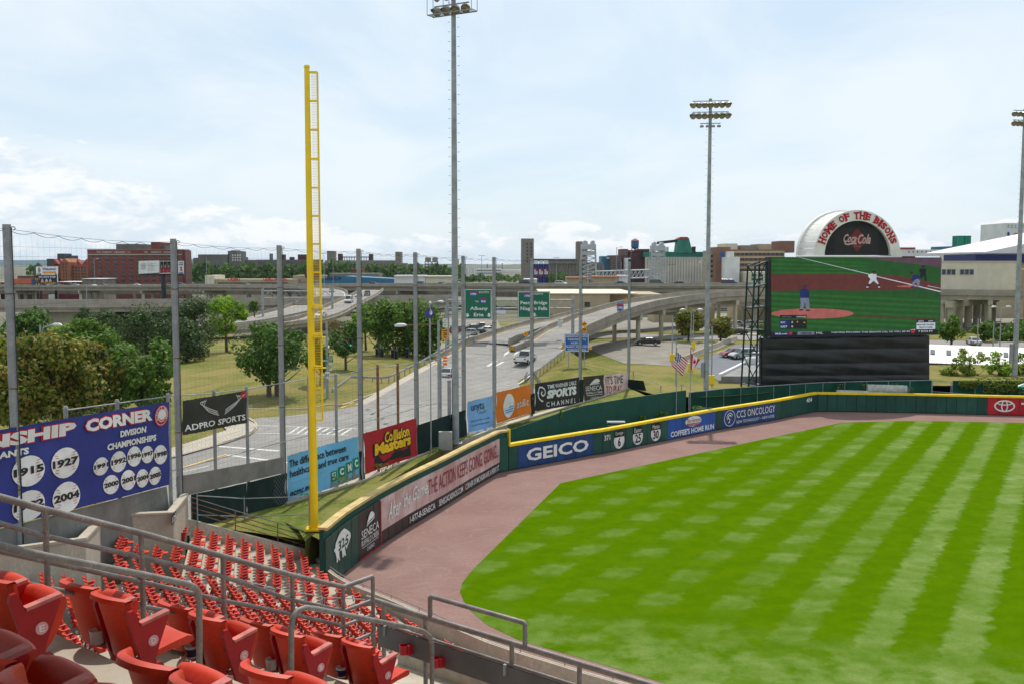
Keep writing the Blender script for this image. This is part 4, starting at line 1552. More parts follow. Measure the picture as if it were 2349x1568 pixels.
stroke(m, q, [(p.x, p.y) for p in smooth_path([(.05, .70, 0), (.06, .48, 0), (.11, .36, 0), (.16, .32, 0)], 5)], .16, .05)
m.build('spiral_emblem', WHITE, b7)
b8, q = banner('two-part casino banner, dark left half and pink right half', [(1334.6, 863), (1436, 853), (1437, 910), (1334.6, 920.4)], BROWNPAD, 0.07, 8)
m = MB()
m.grid(lambda u, v: q.at(.437+.563*u, v, .03), 8, 4)
m.build('pink_panel', PINKPAD, b8)
put(b8, WHITE, q, ('SENECA', (.04, .42, .38, .60), .05), ('BUFFALO CREEK', (.055, .29, .385, .37), .05), ('CASINO', (.13, .10, .31, .18), .05))
m = MB()
blob(m, q, [(.05, .235), (.39, .235), (.39, .25), (.05, .25)], .05)
blob(m, q, [(.13+.22*(x-.33)/.35, .66+.22*(y-.68)/.21) for x, y in hat], .05)
stroke(m, q, [(.13, .65), (.20, .675), (.33, .68)], .1, .05)
m.build('hat_emblem', WHITE, b8)
put(b8, BLACK, q, ("IT'S TIME", (.48, .60, .88, .92), .06), ('SENECACASINOS.COM', (.49, .08, .96, .16), .06))
put(b8, P_, q, ('TO PLAY', (.48, .22, .85, .54), .06))
WSC = [('dark green windscreen cloth below the black sports banner', [(432, 1133), (560, 1106), (560, 1200), (432, 1215)]),
       ('dark green windscreen cloth left of the light blue banner', [(561, 1105), (652, 1083), (654, 1158), (561, 1200)]),
       ('dark green windscreen strip between the light blue and the red banners', [(818, 1035), (829, 1030), (832, 1098), (822, 1098)]),
       ('dark green windscreen cloth between red banner and tall light tower', [(952, 974), (1064, 938), (1068, 1003), (954, 1052)]),
       ('dark green windscreen strip between orange and black banners', [(1213, 903), (1223, 900), (1223, 948), (1214, 950)]),
       ('dark green windscreen strip between black banner and casino banner', [(1325, 870), (1335, 869), (1335, 925), (1326, 927)]),
       ('dark green windscreen cloth drooping at the right end of the fence', [(1437, 868), (1478, 872), (1485, 898), (1438, 912)])]
for i, (lb, px) in enumerate(WSC):
	P = [on_fence(x, y) for x, y in px] if i < 6 else [PY(x, y, d) for (x, y), d in zip(px, (130.6, 129, 128.8, 130.6))]
	q = Quad(*P, wr=0.05, seed=i)
	for k in range(4):
		q.c[k] = q.c[k]+q.n*0.2
	m = MB()
	m.grid(lambda u, v: q.at(u, v), 8, 4)
	o = auto_smooth(m.build('windscreen', SCREENM, loc=q.c[0]))
	tag(o, lb, 'windscreen', 'dark windscreens on the street fence')
GREYM = M('grey mesh sheet', (0.20, 0.19, 0.175), 0.9, 0.2, 0.6)
for i, (lb, px) in enumerate([('pale grey mesh sheet hanging below the big blue banner', [(-110, 1238), (378, 1114), (392, 1250), (-110, 1380)]), ('pale grey mesh strip on the fence above the dark windscreen below the black banner', [(400, 1092), (651, 1046), (652, 1082), (402, 1140)])]):
	P = [on_fence(x, y) for x, y in px]
	q = Quad(*P, wr=0.03, seed=i)
	for k in range(4):
		q.c[k] = q.c[k]+q.n*0.12
	m = MB()
	m.grid(lambda u, v: q.at(u, v), 10, 4)
	o = auto_smooth(m.build('mesh_sheet', GREYM, loc=q.c[0]))
	tag(o, lb, 'mesh sheet')
b9 = None
gf = thing('chain_link_fence', 'low chain-link fence with sagging rails on the lawn right of the casino banner', 'fence', (17, 128, 2.4))
GP = [(1478, 847, 128.5), (1515, 905, 127.0), (1543, 915, 126.0), (1582, 900, 124.5)]
gp = [PY(1526-1, 880, 128), PY(1591, 876, 127.5), PY(1642, 879, 127)]
gq = [Vector(((x-CX)/F*y, y, 0)) for x, y in ((1526-43, 129.5), (1591-3, 127.5), (1640, 126.5))]
gq = [PY(x, yy, d) for x, yy, d in ((1477, 851, 130), (1540+2, 881, 128), (1591+1, 878, 128), (1670, 910, 127))]
gq = [PY(x, yy, d) for x, yy, d in ((1453, 850, 131), (1516, 884, 128), (1564, 881, 127), (1632, 912, 127))]
for p in gq[:3]:
	m = MB()
	m.cyl((p.x, p.y, 1.6), p, 0.07, n=8)
	m.build('fence_post', GALV, gf)
for a, b in zip(gq, gq[1:]):
	m = MB()
	m.cyl(a, b, 0.03, n=6)
	m.build('rail', GALV, gf)
# ---- green mesh fence behind the bullpen
GF = [(1580, 899, 124), (1661, 890, 127.5), (1762, 884, 132), (1872, 876.7, 137), (2005, 873, 137.5), (2137, 871, 138), (2138.5, 871, 138)]
gpts = [PY(x, y, d) for x, y, d in GF[:6]]
g = thing('mesh_fence', 'green mesh covered fence behind the outfield wall below the black curtain', 'fence', (gpts[2].x, gpts[2].y, 0.4))
gr = resample(gpts, 3.0)
for a, b in zip(gr, gr[1:]):
	m = MB()
	m.prism([(a.x, a.y, 0.25), (b.x, b.y, 0.25), b-Vector((0, 0, .06)), a-Vector((0, 0, .06))], (0, 0.06, 0))
	m.build('mesh_panel', GREENCL, g)
for p in gr:
	m = MB()
	m.cyl((p.x, p.y-.06, 0.25), (p.x, p.y-.06, p.z+.05), 0.045, n=7)
	m.build('fence_post', GALV, g)
m = MB()
m.tube([p+Vector((0, -.06, 0)) for p in gr], 0.06, 5)
m.build('rail', GALV, g)
g2p = [PY(x, y, d) for x, y, d in ((2185, 872, 138.5), (2270, 872, 138.5), (2349, 873, 138.5), (2500, 876, 138))]
g = thing('mesh_fence', 'green mesh fence overgrown with yellow-green creeper at the far right', 'fence', (g2p[0].x, g2p[0].y, 0.4))
gr2 = resample(g2p, 3.0)
for a, b in zip(gr2, gr2[1:]):
	m = MB()
	m.prism([(a.x, a.y, 0.25), (b.x, b.y, 0.25), b, a], (0, 0.06, 0))
	m.build('mesh_panel', GREENCL, g)
for p in gr2:
	m = MB()
	m.cyl((p.x, p.y-.06, 0.25), (p.x, p.y-.06, p.z+.05), 0.045, n=7)
	m.build('fence_post', GALV, g)
gt = thing('gate', 'open chain-link gate with grey frame and sloping rail between the two green mesh fences', 'gate', PY(2160, 915, 138))
m = MB()
a, b = PY(2139, 872, 137.6), PY(2182, 874, 138)
for p in (a, b):
	m.cyl((p.x, p.y, .25), p, 0.06, n=7)
m.cyl(a, b, .04, n=6)
m.build('gate_frame', GALV, gt)
m = MB()
m.cyl(PY(2140, 897, 137.2), PY(2240, 905, 136.5), .045, n=6)
m.cyl(PY(2140, 903, 137.2), PY(2240, 911, 136.5), .045, n=6)
m.build('handrail', GALV, gt)
# ---------------------------------------------------------------- yellow foul pole
fp = PZ(721, 1214, 3.05)
fb = thing('foul_pole', 'bright yellow foul pole with ladder-like wire wing standing at the corner of the outfield wall', 'foul pole', (fp.x, fp.y, 3.05))
ft = PY(706.5, 155, fp.y)
m = MB()
m.cyl((fp.x, fp.y, 3.05), (fp.x, fp.y, 8), 0.245, 0.245, 12)
m.cyl((fp.x, fp.y, 8), (fp.x, fp.y, ft.z), 0.235, 0.16, 12)
m.cyl((fp.x, fp.y, ft.z), (fp.x, fp.y, ft.z+.12), 0.2, 0.16, 12)
auto_smooth(m.build('shaft', YEL, fb))
m = MB()
m.box((fp.x, fp.y, 3.12), (1.0, .8, .14))
for k in range(4):
	a = PI/4+k*PI/2
	m.box((fp.x+.36*math.cos(a), fp.y+.28*math.sin(a), 3.24), (.1, .1, .14))
m.build('base_plate', YEL, fb)
wx0, wx1 = fp.x+0.24, fp.x+0.62
zb, ztp = PY(740, 962, fp.y).z, PY(728, 166, fp.y).z
m = MB()
m.box((wx1, fp.y, (zb+ztp)/2), (.10, .10, ztp-zb))
m.build('wing_post', YEL, fb)
for py in (166, 232, 298, 365, 431, 496, 560, 625, 700, 765, 840, 890, 962):
	z = PY(725, py, fp.y).z
	m = MB()
	m.box(((fp.x+.1+wx1)/2, fp.y, z), (wx1-fp.x-.1, .09, .11))
	m.build('rung', YEL, fb)
m = MB()
z = zb
while z < ztp:
	m.box(((wx0+wx1)/2-.03, fp.y, z), (wx1-wx0, .012, .014))
	z += 0.16
for k in range(1, 7):
	x = wx0+(wx1-wx0)*k/7-.03
	m.box((x, fp.y, (zb+ztp)/2), (.010, .010, ztp-zb))
m.build('wire_mesh', YEL, fb, kind='stuff')
for py in (702, 768, 838):
	z = PY(725, py, fp.y).z
	m = MB()
	m.box((fp.x+.50, fp.y-.16, z-.12), (.78, .22, .06))
	m.box((fp.x+.45, fp.y-.1, z-.02), (.5, .12, .05))
	m.build('bracket', YEL, fb)
# ---------------------------------------------------------------- floodlight towers
def light_tower(px, pyb, y, zb, ztop, label, heads, arm_dir, r0=.34, r1=.2):
	p = PY(px, pyb, y)
	p.z = zb
	t = thing('floodlight_tower', label, 'light tower', p, 'tall stadium floodlight towers')
	m = MB()
	n = 12
	m.cyl(p, (p.x, p.y, ztop), r0, r1, n)
	auto_smooth(m.build('shaft', GALV, t))
	m = MB()
	m.box((p.x, p.y, zb+.06), (1.2, 1.2, .1))
	for k in range(6):
		a = k*PI/3
		m.cyl((p.x+.48*math.cos(a), p.y+.48*math.sin(a), zb+.1), (p.x+.48*math.cos(a), p.y+.48*math.sin(a), zb+.4), .035, n=6)
	m.build('base_plate', GALV, t)
	m = MB()
	k = 0
	z = zb+4
	while z < ztop-1:
		sg = 1 if k % 2 else -1
		m.box((p.x+sg*(r0+.08), p.y-.02, z), (.2, .025, .03))
		z += .42
		k += 1
	m.build('climbing_step', DARKM, t, kind='stuff')
	u = Vector((arm_dir[0], arm_dir[1], 0)).normalized()
	f = Vector((u.y, -u.x, 0))
	if f.y > 0:
		f = -f
	for (dz, L, nh, big) in heads:
		c = Vector((p.x, p.y, ztop+dz))+f*.28
		m = MB()
		m.obox(c-u*L/2-Vector((0, 0, .05)), u*L, f*.1, (0, 0, .1))
		m.build('cross_arm', GALVD, t)
		for k in range(nh):
			o = c+u*(L*(k-(nh-1)/2)/nh*1.12)+f*.16
			h = thing_part(t, 'floodlight')
			a = (k-(nh-1)/2)/nh*1.3
			aim = (f+u*a+Vector((0, 0, -.62))).normalized()
			m = MB()
			if big:
				s0 = len(m.v)
				m.lathe((0, 0, 0), [(.05, -.62), (.17, -.55), (.30, -.32), (.40, -.02), (.43, .10), (.41, .10), (.36, 0)], 14)
				A = [Vector((.43*math.cos(w), .43*math.sin(w), .08)) for w in [R(10+20*j) for j in range(9)]]
				B = [Vector((.44*math.cos(w), .44*math.sin(w), .10+.30*max(0, math.sin(w)))) for w in [R(10+20*j) for j in range(9)]]
				m.strip(A, B)
				mm = frame_to(aim)
				m.xf(Matrix.Translation(o+Vector((0, 0, -.5)))@mm, s0)
				m.cyl(o+Vector((0, 0, .02)), o+Vector((0, 0, -.3)), .05, n=5)
				m.build('housing', M('lamp housing', (.30, .32, .33), .45, .15, 2, metal=.4), None if h is None else h)
				m = MB()
				m.lathe((0, 0, 0), [(.0, .02), (.39, .03)], 14)
				m.xf(Matrix.Translation(o+Vector((0, 0, -.5)))@mm)
				m.build('lens', M('lamp lens', (.34, .27, .17), .15, .35, 6, spec=.6), h)
			else:
				m.cyl(o, o+Vector((0, 0, -.22)), .025, n=5)
				w = f+u*a*1.5
				m.box(o+Vector((0, 0, -.38)), (.42, .26, .26), math.atan2(w.y, w.x)+PI/2)
				m.build('housing', GALVD, h)
	return t, p, u, f
def frame_to(aim):
	z = aim.normalized()
	up = Vector((0, 0, 1))
	y = (up-z*up.dot(z)).normalized()
	x = y.cross(z)
	return Matrix(((x.x, y.x, z.x, 0), (x.y, y.y, z.y, 0), (x.z, y.z, z.z, 0), (0, 0, 0, 1)))
def thing_part(parent, name):
	o = bpy.data.objects.new(name, None)
	link(o)
	o.parent = parent
	o.empty_display_size = .1
	WL[o.name] = WL[parent.name].copy()
	return o
T1, p1, u1, f1 = light_tower(1045, 1024, 90, 3.05, 44.5, 'tall light tower nearest the camera, cut by the top of the picture, with grating platform', [(-1.1, 3.6, 4, True), (-2.4, 3.6, 4, True), (.1, 3.6, 4, True)], (1, -.55))
m = MB()
pc = Vector((p1.x, p1.y, 41.35))-f1*.1
for s in (-.45, .45):
	m.obox(pc-u1*2.3+f1*(s+.35)-Vector((0, 0, .04)), u1*4.6, f1*.06, (0, 0, .09))
for k in range(7):
	m.obox(pc-u1*2.3+u1*(4.6*k/6)+f1*-.1, u1*.05, f1*.9, (0, 0, .05))
for k in range(40):
	m.obox(pc-u1*2.3+u1*(4.6*k/40)+f1*-.1, u1*.012, f1*.9, (0, 0, .03))
m.build('grating_platform', GALVD, T1)
m = MB()
for k in (0, 2.2, 3.0, 6):
	for s in (-.12, .84):
		q0 = pc-u1*2.3+u1*(4.6*k/6)+f1*s
		m.cyl(q0, q0+Vector((0, 0, 2.6)), .03, n=5)
m.build('platform_post', GALVD, T1, kind='stuff')
m = MB()
m.box((p1.x-.55, p1.y-.1, 7.2), (.3, .35, 3.4))
m.build('power_box', GALVD, T1)
T2, p2, u2, f2 = light_tower(1619.5, 894, 131, 1.6, 40.6, 'tall light tower left of the video board with two rows of lamps', [(-.35, 4.6, 7, True), (-1.75, 4.6, 7, True), (-3.2, 2.6, 4, False)], (1, -.12), .36, .2)
m = MB()
m.box((p2.x-.55, p2.y-.2, 5.4), (.35, .4, 2.0))
m.build('power_box', GALVD, T2)
T3, p3, u3, f3 = light_tower(2327, 868, 150, 1.3, 42.2, 'tall light tower at the right picture edge with its lamps half cut off', [(-.35, 4.6, 7, True), (-1.75, 4.6, 7, True)], (1, .25), .40, .25)
m = MB()
m.box((p3.x-.75, p3.y-.2, 5.8), (.4, .4, 3.0))
m.build('power_box', GALVD, T3)
cb = PZ(1022, 1034, 3.05)
c = thing('electrical_cabinet', 'rust stained white metal cabinet at the foot of the tall light tower', 'cabinet', cb)
m = MB()
m.box((cb.x, cb.y, 3.05+.95), (1.15, .5, 1.6))
m.build('cabinet_body', M('stained white steel', (.42, .42, .38), .7, .25, 1.5, col2=(.5, .5, .46), fine=.2), c)
m = MB()
m.box((cb.x, cb.y, 3.05+.08), (1.1, .45, .16))
m.build('base_frame', RUST, c)
m = MB()
m.box((cb.x, cb.y-.262, 3.05+.95), (.95, .02, 1.4))
m.build('door', M('stained white steel'), c) if False else m.build('door', MATS['stained white steel'], c)
for k, (px, py) in enumerate(((995, 1042), (1065, 1022))):
	pass
# ---------------------------------------------------------------- lower grandstand
RISE = 0.31
SEATW = 0.52
ROWD = 0.84
P0 = Vector((-13.0, 59.9, 0))
dirs = [Vector((.25, -.97, 0)), Vector((.46, -.89, 0)), Vector((.60, -.80, 0)), Vector((.72, -.69, 0)), Vector((.8, -.6, 0))]
dirs = [d.normalized() for d in dirs]
lens = [9.6, 9.4, 9.2, 9.5, 12.0]
BEND = [P0]
for d, l in zip(dirs, lens):
	BEND.append(BEND[-1]+d*l)
nrm = [Vector((d.y, -d.x, 0)) for d in dirs]
MIT = [Vector((-.905, -.424, 0))/0.984]
for i in range(1, 5):
	b = (nrm[i-1]+nrm[i]).normalized()
	MIT.append(b/b.dot(nrm[i]))
MIT.append(nrm[-1])
def row_pt(i, k):
	p = BEND[i]+MIT[i]*(ROWD*k)
	return Vector((p.x, p.y, 0))
def img(p):
	d = Vector(p)-CAM
	cz = d.y*_cp-d.z*_sp
	cy = d.z*_cp+d.y*_sp
	if cz < 0.5:
		return None
	return CX+F*d.x/cz, CY-F*cy/cz, cz
def behind_walls(p):
	"""True where the raised end walls cut the upper rows off"""
	r = img(p)
	if r is None:
		return False
	u, v, _ = r
	lim = 1322 if u < 75 else 1304+(u-75)*.09 if u < 252 else 1221 if u < 312 else 1243 if u < 416 else 0
	return v < lim
def row_z(k):
	return 1.35+(RISE if k > 0 else .16)*k
FW = [(-12.3, 61.3), (-11.8, 60.0), (-10.95, 58.3), (-9.4, 55.9), (-6.6, 53.0), (-4.45, 50.6), (-1.05, 46.8), (1.85, 44.4), (5, 42.0), (12, 37.5), (22, 32)]
def field_side(p):
	"""signed distance to the field wall, positive inside the stand"""
	best = 1e9
	for a, b in zip(FW, FW[1:]):
		a_, b_ = Vector((*a, 0)), Vector((*b, 0))
		d = b_-a_
		t = max(0, min(1, (p-a_).dot(d)/d.length_squared))
		c = a_+d*t
		w = p-c
		n = Vector((d.y, -d.x, 0)).normalized()
		if w.length < abs(best):
			best = w.length if n.dot(w) > 0 else -w.length
	return best
KMIN, KMAX = -16, 21
def row_start(k):
	return 0.0
m = MB()
for k in range(KMIN, KMAX+1):
	z = row_z(k)
	z0 = z-0.9
	for i in range(5):
		a0, a1 = row_pt(i, k-.5), row_pt(i+1, k-.5)
		b0, b1 = row_pt(i, k+.5), row_pt(i+1, k+.5)
		n = 12
		for j in range(n):
			A0, A1 = a0.lerp(a1, j/n), a0.lerp(a1, (j+1)/n)
			B0, B1 = b0.lerp(b1, j/n), b0.lerp(b1, (j+1)/n)
			if min(field_side(p) for p in (A0, A1, B0, B1)) < -0.08:
				continue
			up = Vector((0, 0, z))
			if behind_walls((A0+B1)/2+Vector((0, 0, z+2.4))):
				continue
			m.face([A0+up, A1+up, B1+up, B0+up])
			m.face([A0+up, A1+up, A1+Vector((0, 0, z-RISE-.9)), A0+Vector((0, 0, z-RISE-.9))])
tag(m.build('seating_terrace', CONC), kind='structure')
m = MB()
for i in (1, 2, 3, 4):
	for k in range(KMIN, KMAX):
		p = row_pt(i, k+.35)
		if field_side(p) < .9:
			continue
		d = dirs[i]
		nn = nrm[i]
		m.obox(Vector((p.x, p.y, row_z(k)))-d*.15-nn*.12, d*.95, nn*.38, (0, 0, RISE*.5))
tag(m.build('aisle_step', CONCD), kind='stuff')
fw = thing('field_wall', 'low curved concrete wall with thin pipe rail between red seats and the warning track', 'wall', (-12.3, 61.3, 0))
Pw = smooth_path([Vector((x, y, 0)) for x, y in FW], 4)
for a, b in zip(Pw[::2], Pw[2::2]):
	d = b-a
	nn = Vector((d.y, -d.x, 0)).normalized()
	m = MB()
	m.obox(a-nn*.02, d*.998, nn*.24, (0, 0, 1.28))
	m.build('wall_piece', CONC, fw)
m = MB()
m.tube([p+Vector((0, 0, 1.46)) for p in Pw], .028, 5)
m.build('pipe_rail', RAILM, fw)
for p in resample(Pw, 2.6):
	m = MB()
	m.cyl((p.x, p.y, 1.25), (p.x, p.y, 1.46), .022, n=5)
	m.build('rail_stub', RAILM, fw)
ew = thing('end_wall', 'concrete end wall of the lower stand with a tall angled corner and a sign reading 125', 'wall', (-16, 60.2, 2))
def wall_seg(parent, a, b, za, zb, base, th=.3, name='wall_panel'):
	a_, b_ = Vector((*a, 0)), Vector((*b, 0))
	d = b_-a_
	nn = Vector((d.y, -d.x, 0)).normalized()*th
	m = MB()
	vs = [a_+Vector((0, 0, base)), b_+Vector((0, 0, base)), b_+Vector((0, 0, zb)), a_+Vector((0, 0, za))]
	m.add(vs+[v+nn for v in vs], [(0, 1, 2, 3), (7, 6, 5, 4), (0, 4, 5, 1), (1, 5, 6, 2), (2, 6, 7, 3), (3, 7, 4, 0)])
	return m.build(name, CONC, parent)
e0 = PY(712, 1262, 60.3)
e1 = PY(432, 1190, 57.3)
e2 = PY(431, 1135, 57.0)
e3 = PY(397, 1178, 52.6)
e4 = PY(246, 1185, 50.8)
e5 = PY(196, 1238, 44.0)
e6 = PY(-120, 1282, 35.5)
wall_seg(ew, (e0.x, e0.y), (e1.x, e1.y), e0.z, e1.z, 0.5)
wall_seg(ew, (e2.x, e2.y), (e3.x, e3.y), e2.z, e3.z, 0.5)
wall_seg(ew, (e3.x, e3.y), (e4.x, e4.y), e3.z, e4.z, 1.5)
wall_seg(ew, (e4.x, e4.y), (e5.x, e5.y), e4.z, e5.z, 1.5)
wall_seg(ew, (e5.x, e5.y), (e6.x, e6.y), e5.z, e6.z, 1.5)
m = MB()
for a, b in ((e2, e3), (e3, e4), (e4, e5), (e5, e6)):
	d = Vector((b.x-a.x, b.y-a.y, b.z-a.z))
	nn = Vector((d.y, -d.x, 0)).normalized()
	m.obox(a-nn*.06+Vector((0, 0, .003)), d, nn*.42, (0, 0, .12))
m.build('coping', CONC, ew)
qs = Quad(HIT(391, 1182, (e2.x, e2.y), (e3.x, e3.y)), HIT(401.5, 1168, (e2.x, e2.y), (e3.x, e3.y)), HIT(401.5, 1190, (e2.x, e2.y), (e3.x, e3.y)), HIT(391, 1206, (e2.x, e2.y), (e3.x, e3.y)))
m = MB()
m.face([qs.at(u, v, .06) for u, v in ((0, 0), (1, 0), (1, 1), (0, 1))])
m.build('section_sign', BLACK, ew)
m = MB()
letters(m, qs, '125', (.12, .2, .88, .8), .08, .02)
m.build('sign_lettering', WHITE, ew)
gr_ = thing('railing', 'rusty four-bar pipe railing on the concrete end wall beside the grass strip', 'railing', e1)
A = [PY(436, 1150, 58.4), PY(540, 1186, 60.2), PY(598, 1198, 61.3), PY(709, 1215, 62.6)]
A = [e1+Vector((.1, .3, 1.25)), e1.lerp(e0, .35)+Vector((.1, .3, 1.15)), e1.lerp(e0, .7)+Vector((.1, .3, 1.1)), e0+Vector((-.1, .3, 1.05))]
for k in range(4):
	m = MB()
	m.tube([p-Vector((0, 0, .30*k)) for p in A], .03, 5)
	m.build('bar', RUST if k else RAILM, gr_)
for p in A:
	m = MB()
	m.cyl(p-Vector((0, 0, 1.3)), p, .035, n=6)
	m.build('post', RUST, gr_)
lf = thing('chain_link_fence', 'low chain-link fence with white top pipe running to the yellow foul pole', 'fence', (-16, 62, 3))
A = [e2+Vector((.4, .4, -.1)), PY(560, 1142, 61.5), PY(709, 1137, 60.8)]
m = MB()
m.tube(A, .035, 5)
m.tube([p-Vector((0, 0, 1.15)) for p in A], .03, 5)
m.build('rail', GALV, lf)
for p in A:
	m = MB()
	m.cyl(p-Vector((0, 0, 1.9)), p+Vector((0, 0, .1)), .04, n=6)
	m.build('fence_post', GALVD, lf)
# ---------------------------------------------------------------- seats
SEATR = M('faded red seat plastic', (0.58, 0.042, 0.014), 0.52, 0.14, 5.0, spec=0.3, rnd=0.14, fine=0.12)
SEATD = M('red seat standard paint', (0.36, 0.012, 0.016), 0.45, 0.15, 4.0, rnd=0.1)
SEATA = M('worn pink armrest', (0.52, 0.16, 0.14), 0.6, 0.25, 9.0, rnd=0.1)
CUPW = M('grey cup holder plastic', (0.62, 0.58, 0.56), 0.5, 0.1, 2.0)
def seat_shapes(up, n=4, fine=False):
	"""local: sitter faces +Y, X to the sitter's right, floor at 0"""
	nu, nv = (12, 8) if fine else (4, 2)
	back = MB()
	def fn(u, v, th=0.0):
		x = (u-.5)*.44
		w = (2*abs(u-.5))
		y = -.02-.155*v+.12*w**2.2*(0.35+.65*v)-.0
		z = .34+.53*v-.035*w*w*v
		return Vector((x*(.86+.14*v), y-th, z))
	back.grid(lambda u, v: fn(u, v), nu, nv)
	back.grid(lambda u, v: fn(u, v, .022), nu, nv)
	A = [fn(i/nu, 1) for i in range(nu+1)]
	B = [fn(i/nu, 1, .022) for i in range(nu+1)]
	lip = [p+Vector((0, -.035, .012)) for p in B]
	lip2 = [p+Vector((0, -.045, -.02)) for p in B]
	back.strip(A, [p+Vector((0, -.01, .016)) for p in A])
	back.strip([p+Vector((0, -.01, .016)) for p in A], lip)
	back.strip(lip, lip2)
	back.strip(lip2, B)
	for uu in (0, 1):
		back.strip([fn(uu, j/nv) for j in range(nv+1)], [fn(uu, j/nv, .022) for j in range(nv+1)])
	pan = MB()
	ns = 12 if fine else 3
	if up:
		prof = [(.08, .34), (.11, .48), (.16, .62), (.19, .67), (.23, .69), (.27, .675), (.285, .63), (.24, .5), (.17, .38), (.12, .33)]
	else:
		prof = [(.0, .42), (.12, .40), (.30, .425), (.42, .44), (.47, .425), (.48, .385), (.44, .37), (.30, .37), (.12, .35), (.02, .37)]
	if not fine:
		prof = prof[::2]+[prof[-1]]
	vs = []
	k = len(prof)
	for i in range(ns+1):
		x = (i/ns-.5)*.41
		dip = .018*(1-(2*i/ns-1)**2)
		e = (1-.05*abs(2*i/ns-1)**4)
		for (y, z) in prof:
			vs.append(Vector((x, (y-.18)*e+.18+(dip if up else 0)*.6, (z-.4)*e+.4-(0 if up else dip))))
	fs = [(i*k+j, i*k+(j+1) % k, (i+1)*k+(j+1) % k, (i+1)*k+j) for i in range(ns) for j in range(k)]
	fs += [tuple(range(k)), tuple(range(ns*k, ns*k+k))]
	pan.add(vs, fs)
	std = MB()
	prof = [(-.10, 0), (-.05, .10), (.0, .28), (-.05, .44), (-.10, .62), (-.135, .74), (-.12, .785), (-.085, .79), (-.06, .74), (-.03, .655), (.185, .69), (.20, .665), (.13, .50), (.085, .38), (.09, .335), (.13, .335), (.16, .29), (.15, .20), (.10, .12), (.12, 0)]
	if not fine:
		prof = [(-.10, 0), (.0, .28), (-.10, .62), (-.12, .785), (-.07, .77), (-.03, .655), (.21, .69), (.09, .38), (.15, .30), (.1, .1), (.12, 0)]
	th = .035
	std.prism([(.245, y, z) for y, z in prof], (th, 0, 0))
	arm = MB()
	a0, a1 = Vector((.232, -.03, .66)), Vector((.232, .205, .697))
	arm.obox(a0, a1-a0, (.062, 0, 0), (0, -.002, .022))
	return back, pan, std, arm
def lod_seat(up, cup):
	back, pan, std, arm = seat_shapes(up)
	m = MB()
	for k, b in ((0, back), (0, pan), (1, std), (2, arm)):
		m.mat(k).add(b.v, b.f)
	if cup:
		m.mat(3).cyl((.17, -.15, .38), (.17, -.17, .48), .05, .058, 7)
	me = bpy.data.meshes.new('stadium_seat')
	me.from_pydata([v*.92 for v in m.v], [], m.f)
	for mt in (SEATR, SEATD, SEATA, CUPW):
		me.materials.append(mt)
	me.polygons.foreach_set('material_index', m.k)
	me.polygons.foreach_set('use_smooth', [True]*len(m.f))
	me.set_sharp_from_angle(angle=R(35))
	return me
LOD = {(u, c): lod_seat(u, c) for u in (True, False) for c in (True, False)}
seats = []
AISLE = 0.62
for i in range(5):
	for k in range(KMIN, KMAX+1):
		a, b = row_pt(i, k-.12), row_pt(i+1, k-.12)
		L = (b-a).length
		d = (b-a).normalized()
		s = AISLE if i else 1.1
		nseat = 0
		while s < L-AISLE-SEATW*.5:
			p = a+d*s
			fs_ = field_side(p)
			if fs_ > 1.15 and not behind_walls((p.x, p.y, row_z(k)+.8)):
				nseat += 1
				seats.append((p.x, p.y, row_z(k), math.atan2(-nrm[i].y, -nrm[i].x)-PI/2, i, k, nseat))
			s += SEATW
vis = []
for st_ in seats:
	p = Vector((st_[0], st_[1], st_[2]+.6))
	d = p-CAM
	cx = d.x
	cz = d.y*_cp-d.z*_sp
	cy = d.z*_cp+d.y*_sp
	if cz < 1:
		continue
	u, v = CX+F*cx/cz, CY-F*cy/cz
	if -60 < u < 1700 and v < 1600:
		if u < 880 or v < 1440+(u-860)*.325+12:
			if v > 1560 and u < 900:
				continue
			if v > 1345+(u-0)*.25 and u < 860 and v > 1500:
				continue
			vis.append((cz, u, v, st_))
vis.sort(key=lambda t: t[0])
print('seats', len(seats), 'in view', len(vis))
ORD = ['first', 'second', 'third', 'fourth', 'fifth', 'sixth', 'seventh', 'eighth', 'ninth', 'tenth', 'eleventh', 'twelfth', 'thirteenth', 'fourteenth', 'fifteenth', 'sixteenth', 'seventeenth', 'eighteenth', 'nineteenth', 'twentieth', 'twenty-first', 'twenty-second', 'twenty-third', 'twenty-fourth', 'twenty-fifth', 'twenty-sixth', 'twenty-seventh', 'twenty-eighth', 'twenty-ninth', 'thirtieth', 'thirty-first', 'thirty-second', 'thirty-third', 'thirty-fourth', 'thirty-fifth', 'thirty-sixth', 'thirty-seventh', 'thirty-eighth']
SECT = ['by the end wall', 'past the first aisle', 'past the second aisle', 'past the third aisle', 'past the fourth aisle']
front = {}
for cz, u, v, s_ in vis:
	front[s_[4]] = min(front.get(s_[4], 99), s_[5])
big = MB()
rs = random.Random(3)
for n_, (cz, u, v, (x, y, z, rz, i, k, ns)) in enumerate(vis):
	upp = rs.random() < .72
	cup = rs.random() < .75
	me = LOD[(upp, cup)]
	rz2 = rz+rs.uniform(-.02, .02)
	if n_ < 285:
		o = bpy.data.objects.new('stadium_seat', me)
		link(o)
		o.location = (x, y, z)
		o.rotation_euler = (0, 0, rz2)
		tag(o, 'red seat, %s in the %s row up from the field, block %s' % (ORD[ns-1], ORD[k-front[i]], SECT[i]), 'stadium seat', 'red seats of the lower stand')
	else:
		mt = Matrix.Translation((x, y, z))@Matrix.Rotation(rz2, 4, 'Z')
		base = len(big.v)
		big.v += [mt@q.co for q in me.vertices]
		for p in me.polygons:
			big.f.append([base+w for w in p.vertices])
			big.k.append(p.material_index)
o = big.build('far_seats', [SEATR, SEATD, SEATA, CUPW], kind='stuff')
tag(o, 'remaining red seats of the lower stand farther from the camera', 'stadium seats')
